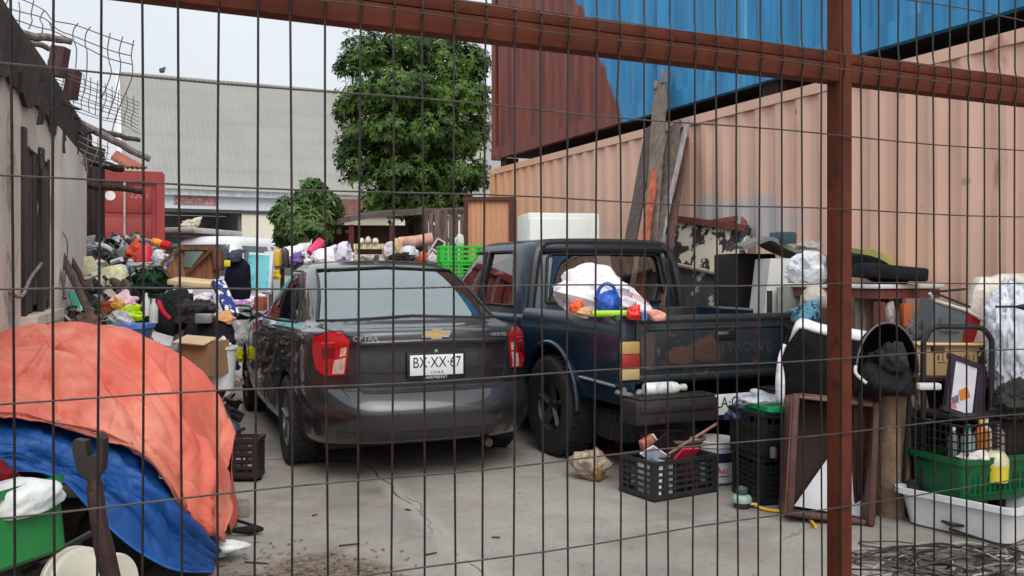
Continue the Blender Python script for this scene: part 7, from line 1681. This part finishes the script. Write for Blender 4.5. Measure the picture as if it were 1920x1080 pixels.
lump('blue_bag', 'small dark blue bag under the yellow bag', 'bag', 428, 676, 452, 694, 8.5, cloth(40, 44, 96), 5, sub=3)
lump('pale_rubble', 'pale scraps on the ground beside the sedan front wheel', 'rubble', 424, 690, 458, 725, 8.3, cloth(176, 166, 156), 6, fine=.15)
ob = thing('brown_box', 'open brown cardboard box half hidden behind the orange tarpaulin', 'box', W(362, 705, 6.0), CAMYAW - .3)
w_, h_ = px(66, 6.0), px(64, 6.0)
MB().box((0, .12, h_ / 2), (w_, .24, h_)).build('body', card(150, 116, 88), ob); MB().box((0, .02, h_ + .01), (w_ * 1.05, .16, .008), rot=(.25, .05, 0)).build('flap', card(188, 164, 134), ob)
put(MB().lathe([(0, 0), (.10, 0), (.115, .28), (.125, .28), (.125, .30), (.11, .30), (.095, .02), (0, .02)], 24), 'white_bucket', 'white bucket between the brown box and the sedan', 'bucket', W(412, 728, 6.25), plastic(206, 208, 208), CAMYAW)
lump('white_wrap', 'white wrapping on top of the white bucket', 'bag', 395, 630, 436, 668, 6.4, cloth(206, 208, 210), 9)
boxy('red_pot', 'small red clay pot seen behind the sedan side windows', 'pot', 480, 556, 498, 582, 9.3, mat('red_clay', S(176, 92, 66), .8), .15)
lump('white_papers', 'white papers on the small red clay pot', 'papers', 478, 546, 500, 560, 9.4, cloth(220, 218, 214), 6, sub=3)
# poles against the wall
for (xa, ya, xb, yb, Z, r_, c_, lb) in [(182, 618, 100, 448, 6.4, .028, (92, 78, 72), 'thick brown pole leaning against the old building wall'), (160, 540, 130, 480, 6.9, .022, (70, 54, 50), 'short dark stake beside the thick brown pole'), (122, 560, 110, 500, 6.2, .012, (96, 88, 84), 'thin bent rod against the pilaster')]:
    put(MB().tube([W(xa, ya, Z), W((xa + xb) / 2 + 2, (ya + yb) / 2, Z + .1), W(xb, yb, Z + .25)], r_, 8), 'leaning_pole', lb, 'pole', (0, 0, 0), wood(*c_))
put(MB().bar(W(155, 612, 6.6), W(136, 546, 6.75), .07, .015), 'teal_strip', 'teal patterned strip leaning beside the thick brown pole', 'strip', (0, 0, 0), mat('teal_strip_m', S(50, 150, 130), .6, c2=S(150, 200, 190), thr=.6, soft=.03, scale2=14))
lump('brown_sacking', 'brown sacking between the thick brown pole and the teal folder', 'sacking', 128, 585, 188, 630, 6.1, cloth(112, 90, 84), 4)
put(MB().tube(smooth([W(102, 350, 6.6), W(110, 420, 6.5), W(126, 455, 6.55), W(122, 520, 6.5), W(114, 590, 6.5)]), .004, 5), 'hanging_wire', 'thin dark wire hanging down the pilaster', 'wire', (0, 0, 0), plastic(70, 62, 60))
put(MB().tube(smooth([W(14, 545, 4.7), W(40, 556, 4.9), W(58, 520, 5.2), W(78, 494, 5.6)]), .010, 6), 'bent_rod', 'pale bent rod sticking out of the boarded window', 'rod', (0, 0, 0), wood(140, 130, 126))

# ================= junk on tables behind the sedan
def jt(label, x0, x1, y, Z, dep=.7):
    t = thing('work_table', label, 'table', Vector((W((x0 + x1) / 2, 500, Z).x, W((x0 + x1) / 2, 500, Z).y, 0)), CAMYAW)
    w_ = px(x1 - x0, Z); z_ = HC - (y - 510) * Z / F
    MB().box((0, .2, z_ - .02), (w_, dep, .035)).build('top', wood(150, 130, 110), t)
    for sx_ in (-1, 1):
        for yy in (-.1, .5): MB().box((sx_ * (w_ / 2 - .05), yy, (z_ - .04) / 2), (.05, .05, z_ - .04)).build('leg', wood(90, 74, 64), t)
jt('long wooden table of salvage behind the sedan roof, at the left', 505, 668, 497, 12.2); jt('long wooden table of salvage behind the sedan roof, at the right', 662, 830, 494, 12.4)
lump('white_sheet_bundle', 'white sheets heaped left on the table behind the sedan', 'sheets', 514, 455, 580, 496, 12.4, cloth(222, 220, 222), 3)
lump('dark_toolbox', 'dark grey box in front of the white sheets behind the sedan', 'box', 524, 464, 542, 500, 12.0, plastic(60, 58, 54), 4, sq=.6, amp=.03, sub=3)
lump('purple_cloth', 'purple and black cloth before the white sheets', 'cloth', 542, 472, 572, 498, 12.0, mat('purple_m', S(116, 92, 160), .9, var=.2, c2=S(40, 36, 50), thr=.55, soft=.03, scale2=9), 5)
put(MB().tube([W(580, 474, 12.1), W(602, 454, 12.3)], [.045, .075], 10), 'pink_roll', 'pink rolled cloth pointing up behind the sedan roof', 'roll', (0, 0, 0), cloth(206, 72, 108))
lump('white_sack', 'large white sack with a blue and red print behind the sedan roof', 'sack', 578, 458, 668, 500, 12.0, mat('printsack', S(216, 212, 216), .7, var=.06, bump=.3), 8, amp=.10)
put(crumple((px(36, 11.7), .12, px(38, 11.7)), 3, amp=.08), 'white_flag_bag', 'peaked white carrier bag with blue and red patches behind the sedan roof', 'bag', W(642, 490, 11.6), mat('flagbag', S(218, 214, 222), .6, var=.05, c2=S(96, 110, 190), thr=.52, soft=.04, scale2=5, c3=S(206, 60, 92), thr3=.56, scale3=4), CAMYAW, ang=180)
lump('white_jug', 'small white jug at the right end of the purple cloth', 'jug', 569, 478, 585, 498, 11.9, plastic(214, 210, 206), 6, sub=3)
ctp = thing('pale_crate', 'pale slatted crate heaped with cream bottles behind the sedan', 'crate', W(693, 488, 12.0), CAMYAW)
MB().box((0, .15, .04), (px(56, 12), .3, .08)).build('base', wood(196, 186, 160), ctp); MB().box((0, .15, .19), (px(60, 12), .3, .07)).build('top_slat', wood(200, 192, 158), ctp)
for s_ in (-1, 1): MB().box((s_ * .19, .02, .12), (.04, .04, .08)).build('corner_post', wood(170, 160, 136), ctp)
for i, x in enumerate((677, 690, 704)): lump('cream_jar', ['cream jar, leftmost on the pale slatted crate', 'cream jar with a pink lid, middle of the pale slatted crate', 'cream jar, rightmost on the pale slatted crate'][i], 'jar', x - 6, 446 - i % 2 * 3, x + 6, 457, 12.0, plastic(214, 206 - (i == 1) * 26, 176), 3 + i, sub=3, amp=.04, fine=.01)
lump('grey_sack', 'grey sack in front of the pale slatted crate', 'sack', 676, 478, 724, 498, 11.7, cloth(166, 158, 152), 11)
lump('tan_cushion', 'tan cushion standing right of the pale slatted crate', 'cushion', 728, 446, 756, 486, 12.2, cloth(206, 176, 136), 4)
lump('white_towel', 'white towel left of the tan cushion', 'towel', 720, 452, 740, 482, 11.9, cloth(216, 206, 214), 5, sub=3)
put(MB().tube([W(748, 456, 12.4), W(780, 453, 12.45), W(811, 447, 12.5)], .085, 14), 'pink_carpet_roll', 'dusty pink carpet roll lying across the table behind the sedan', 'carpet', (0, 0, 0), cloth(206, 160, 144))
hm = put(MB().lathe([(.10, 0), (.10, .05), (.08, .10), (.045, .125), (0, .13)], 18), 'white_helmet', 'white helmet with a dark opening under the pink carpet roll', 'helmet', W(766, 478, 12.0), plastic(206, 212, 218), CAMYAW)
MB().box((-.03, -.085, .02), (.1, .05, .035), bev=.01).build('opening', plastic(26, 26, 28), hm)
lump('black_shoes', 'black shoes on the edge of the table behind the sedan roof', 'shoes', 728, 474, 756, 488, 11.6, cloth(40, 38, 40), 7, sub=3)
ch = thing('white_folding_frame', 'white and black folding frame tilted beside the bright green crate', 'frame', W(806, 486, 12.0), (0, rad(32), CAMYAW))
for a_, b_ in (((-.06, 0, 0), (-.06, 0, .30)), ((.06, 0, 0), (.06, 0, .30)), ((-.06, 0, .30), (.06, 0, .30)), ((-.06, 0, .14), (.06, 0, .14))): MB().bar(a_, b_, .022, .022).build('bar', plastic(206, 206, 198), ch)
MB().box((0, .01, .22), (.1, .01, .15)).build('panel', plastic(40, 44, 38), ch)
lump('orange_jug', 'orange jug with a pale handle behind the sedan roof', 'jug', 784, 470, 801, 492, 11.9, plastic(206, 84, 46), 4, sub=3, amp=.04)
lump('pale_blue_towel', 'pale blue towel hanging left of the orange jug', 'towel', 772, 460, 786, 484, 12.1, cloth(176, 206, 216), 6, sub=3)
lump('grey_white_bag', 'grey white bag right of the orange jug', 'bag', 800, 470, 822, 494, 11.8, cloth(186, 192, 186), 8, sub=3)
LG = mat('bright_green', S(28, 196, 44), .4, var=.12, bump=.05)
gp1 = W(862, 528, 10.4)
put(crate_mb(px(76, 10.4), .36, px(34, 10.4), 3, 6), 'bright_green_crate', 'bright green slatted crate, lower of the pair behind the pickup', 'crate', gp1 + Vector((0, 0, 0)), LG, CAMYAW + .25)
put(crate_mb(px(80, 10.4), .38, px(32, 10.4), 2, 6), 'bright_green_crate', 'bright green slatted crate, upper of the pair behind the pickup', 'crate', gp1 + Vector((0, 0, px(34.5, 10.4))), LG, CAMYAW + .2)
tag(MB().box((0, 0, gp1.z / 2 - .003), (px(110, 10.4), .5, gp1.z - .008)).build('stacked_pallets', wood(96, 84, 76), loc=(gp1.x, gp1.y, 0), rz=CAMYAW + .2), 'dark wooden stack carrying the bright green crates', 'pallets')
lump('white_film_bag', 'white pointed bag standing in the upper bright green crate', 'bag', 852, 438, 870, 462, 10.4, cloth(214, 216, 206), 4, sub=3)

# small scraps over the heap, the ground beside it and the tables
rr = random.Random(77)
def scraps(name, label, fn, n, smin, smax, seed):
    r = random.Random(seed); mb = MB()
    for _ in range(n):
        p = fn(r)
        if p is None: continue
        s_ = r.uniform(smin, smax); E_ = Euler((r.uniform(-.9, .9), r.uniform(-.9, .9), r.uniform(0, 6.3))).to_matrix().to_4x4(); M_ = Matrix.Translation(p) @ E_
        k = r.random()
        if k < .35:
            m_, q_ = 5, []
            mb.grid([[M_ @ Vector((s_ * (i / 4 - .5) * 1.5, s_ * (j / 4 - .5), .25 * s_ * nv((i, j, 0), .7, r.random() * 50))) for j in range(5)] for i in range(5)], thick=.004)
        elif k < .6: mb.box((0, 0, 0), (s_ * r.uniform(.5, 1.3), s_ * r.uniform(.3, .8), s_ * r.uniform(.1, .4))); bx = mb.v[-8:]; mb.v[-8:] = [tuple(M_ @ Vector(v)) for v in bx]
        elif k < .75: mb.tube([M_ @ Vector((-s_, 0, 0)), M_ @ Vector((0, .15 * s_, .1 * s_)), M_ @ Vector((s_, 0, 0))], s_ * r.uniform(.06, .16), 6)
        elif k < .88: mb.lathe([(0, 0), (s_ * .3, 0), (s_ * .32, s_ * .7), (s_ * .14, s_ * .9), (s_ * .14, s_ * 1.05), (0, s_ * 1.05)], 10, M_)
        else:
            c_ = crumple((s_ * 1.3, s_, s_ * .7), r.randint(1, 999), sub=2, amp=.25); mb.add(c_.v, c_.f, M_)
    return tag(mb.build(name, SCR, ang=40), label, 'scraps', kind='stuff')
SCR = bpy.data.materials.new('scrap_colours'); SCR.use_nodes = True
N_ = SCR.node_tree.nodes; L_ = SCR.node_tree.links; gi = N_.new('ShaderNodeNewGeometry'); cr_ = N_.new('ShaderNodeValToRGB'); cr_.color_ramp.interpolation = 'CONSTANT'
els = [(0, (30, 30, 34)), (.26, (196, 194, 194)), (.38, (62, 58, 60)), (.54, (134, 112, 92)), (.62, (184, 170, 148)), (.69, (44, 56, 92)), (.74, (140, 50, 50)), (.78, (112, 114, 116)), (.88, (76, 120, 126)), (.91, (190, 168, 70)), (.94, (170, 120, 140)), (.97, (60, 88, 62))]
while len(cr_.color_ramp.elements) < len(els): cr_.color_ramp.elements.new(.5)
for e_, (p_, c_) in zip(cr_.color_ramp.elements, els): e_.position = p_; e_.color = (*S(*c_), 1)
L_.new(gi.outputs['Random Per Island'], cr_.inputs[0]); L_.new(cr_.outputs[0], N_['Principled BSDF'].inputs['Base Color']); N_['Principled BSDF'].inputs['Roughness'].default_value = .6
hb = bvh_of(bpy.data.objects['rubbish_heap'])
def on_heap(r):
    Z = r.uniform(5.9, 11); X = r.uniform(wallX(Z) + .1, -1.75 - .4 * (Z - 5.7)); p = camxz(X, Z, 5)
    h = hb.ray_cast(p, Vector((0, 0, -1)))[0]
    return h + Vector((0, 0, r.uniform(.0, .07))) if h else None
scraps('heap_scraps', 'small mixed scraps lying all over the heap beside the old building', on_heap, 1300, .05, .20, 1)
def on_ground(r):
    Z = r.uniform(7.2, 10.5); p = camxz(-1.95 - .40 * (Z - 6.0) + r.uniform(-.25, .16), Z, .025); return p
scraps('ground_scraps', 'small litter on the ground along the edge of the heap by the sedan', on_ground, 60, .02, .07, 2)
def on_tables(r):
    x = r.uniform(508, 826); Z = r.uniform(11.9, 12.6); p = W(x, 493 + r.uniform(-5, 3), Z); return p
scraps('table_scraps', 'small clutter covering the tables behind the sedan', on_tables, 260, .05, .15, 3)
def on_top(r):
    x = r.choice([r.uniform(1610, 1720), r.uniform(1470, 1545)]); return W(x, r.uniform(640, 700), r.uniform(5.2, 5.6))
def under_pram(r):
    x = r.uniform(1600, 1725); return W(x, r.uniform(700, 900), r.uniform(4.95, 5.4))
scraps('dark_scraps', 'dark mixed scraps packed behind the rolled carpet and the pram', under_pram, 90, .05, .16, 6)
def by_wall(r):
    u_ = r.uniform(3.4, 9.5); return Vector((r.uniform(4.72, 5.2), u_, .05 + .5 * max(0, nv((u_, 0, 0), 1.2, 4))))
scraps('wall_scraps', 'dark clutter along the foot of the pink container', by_wall, 160, .08, .28, 4)
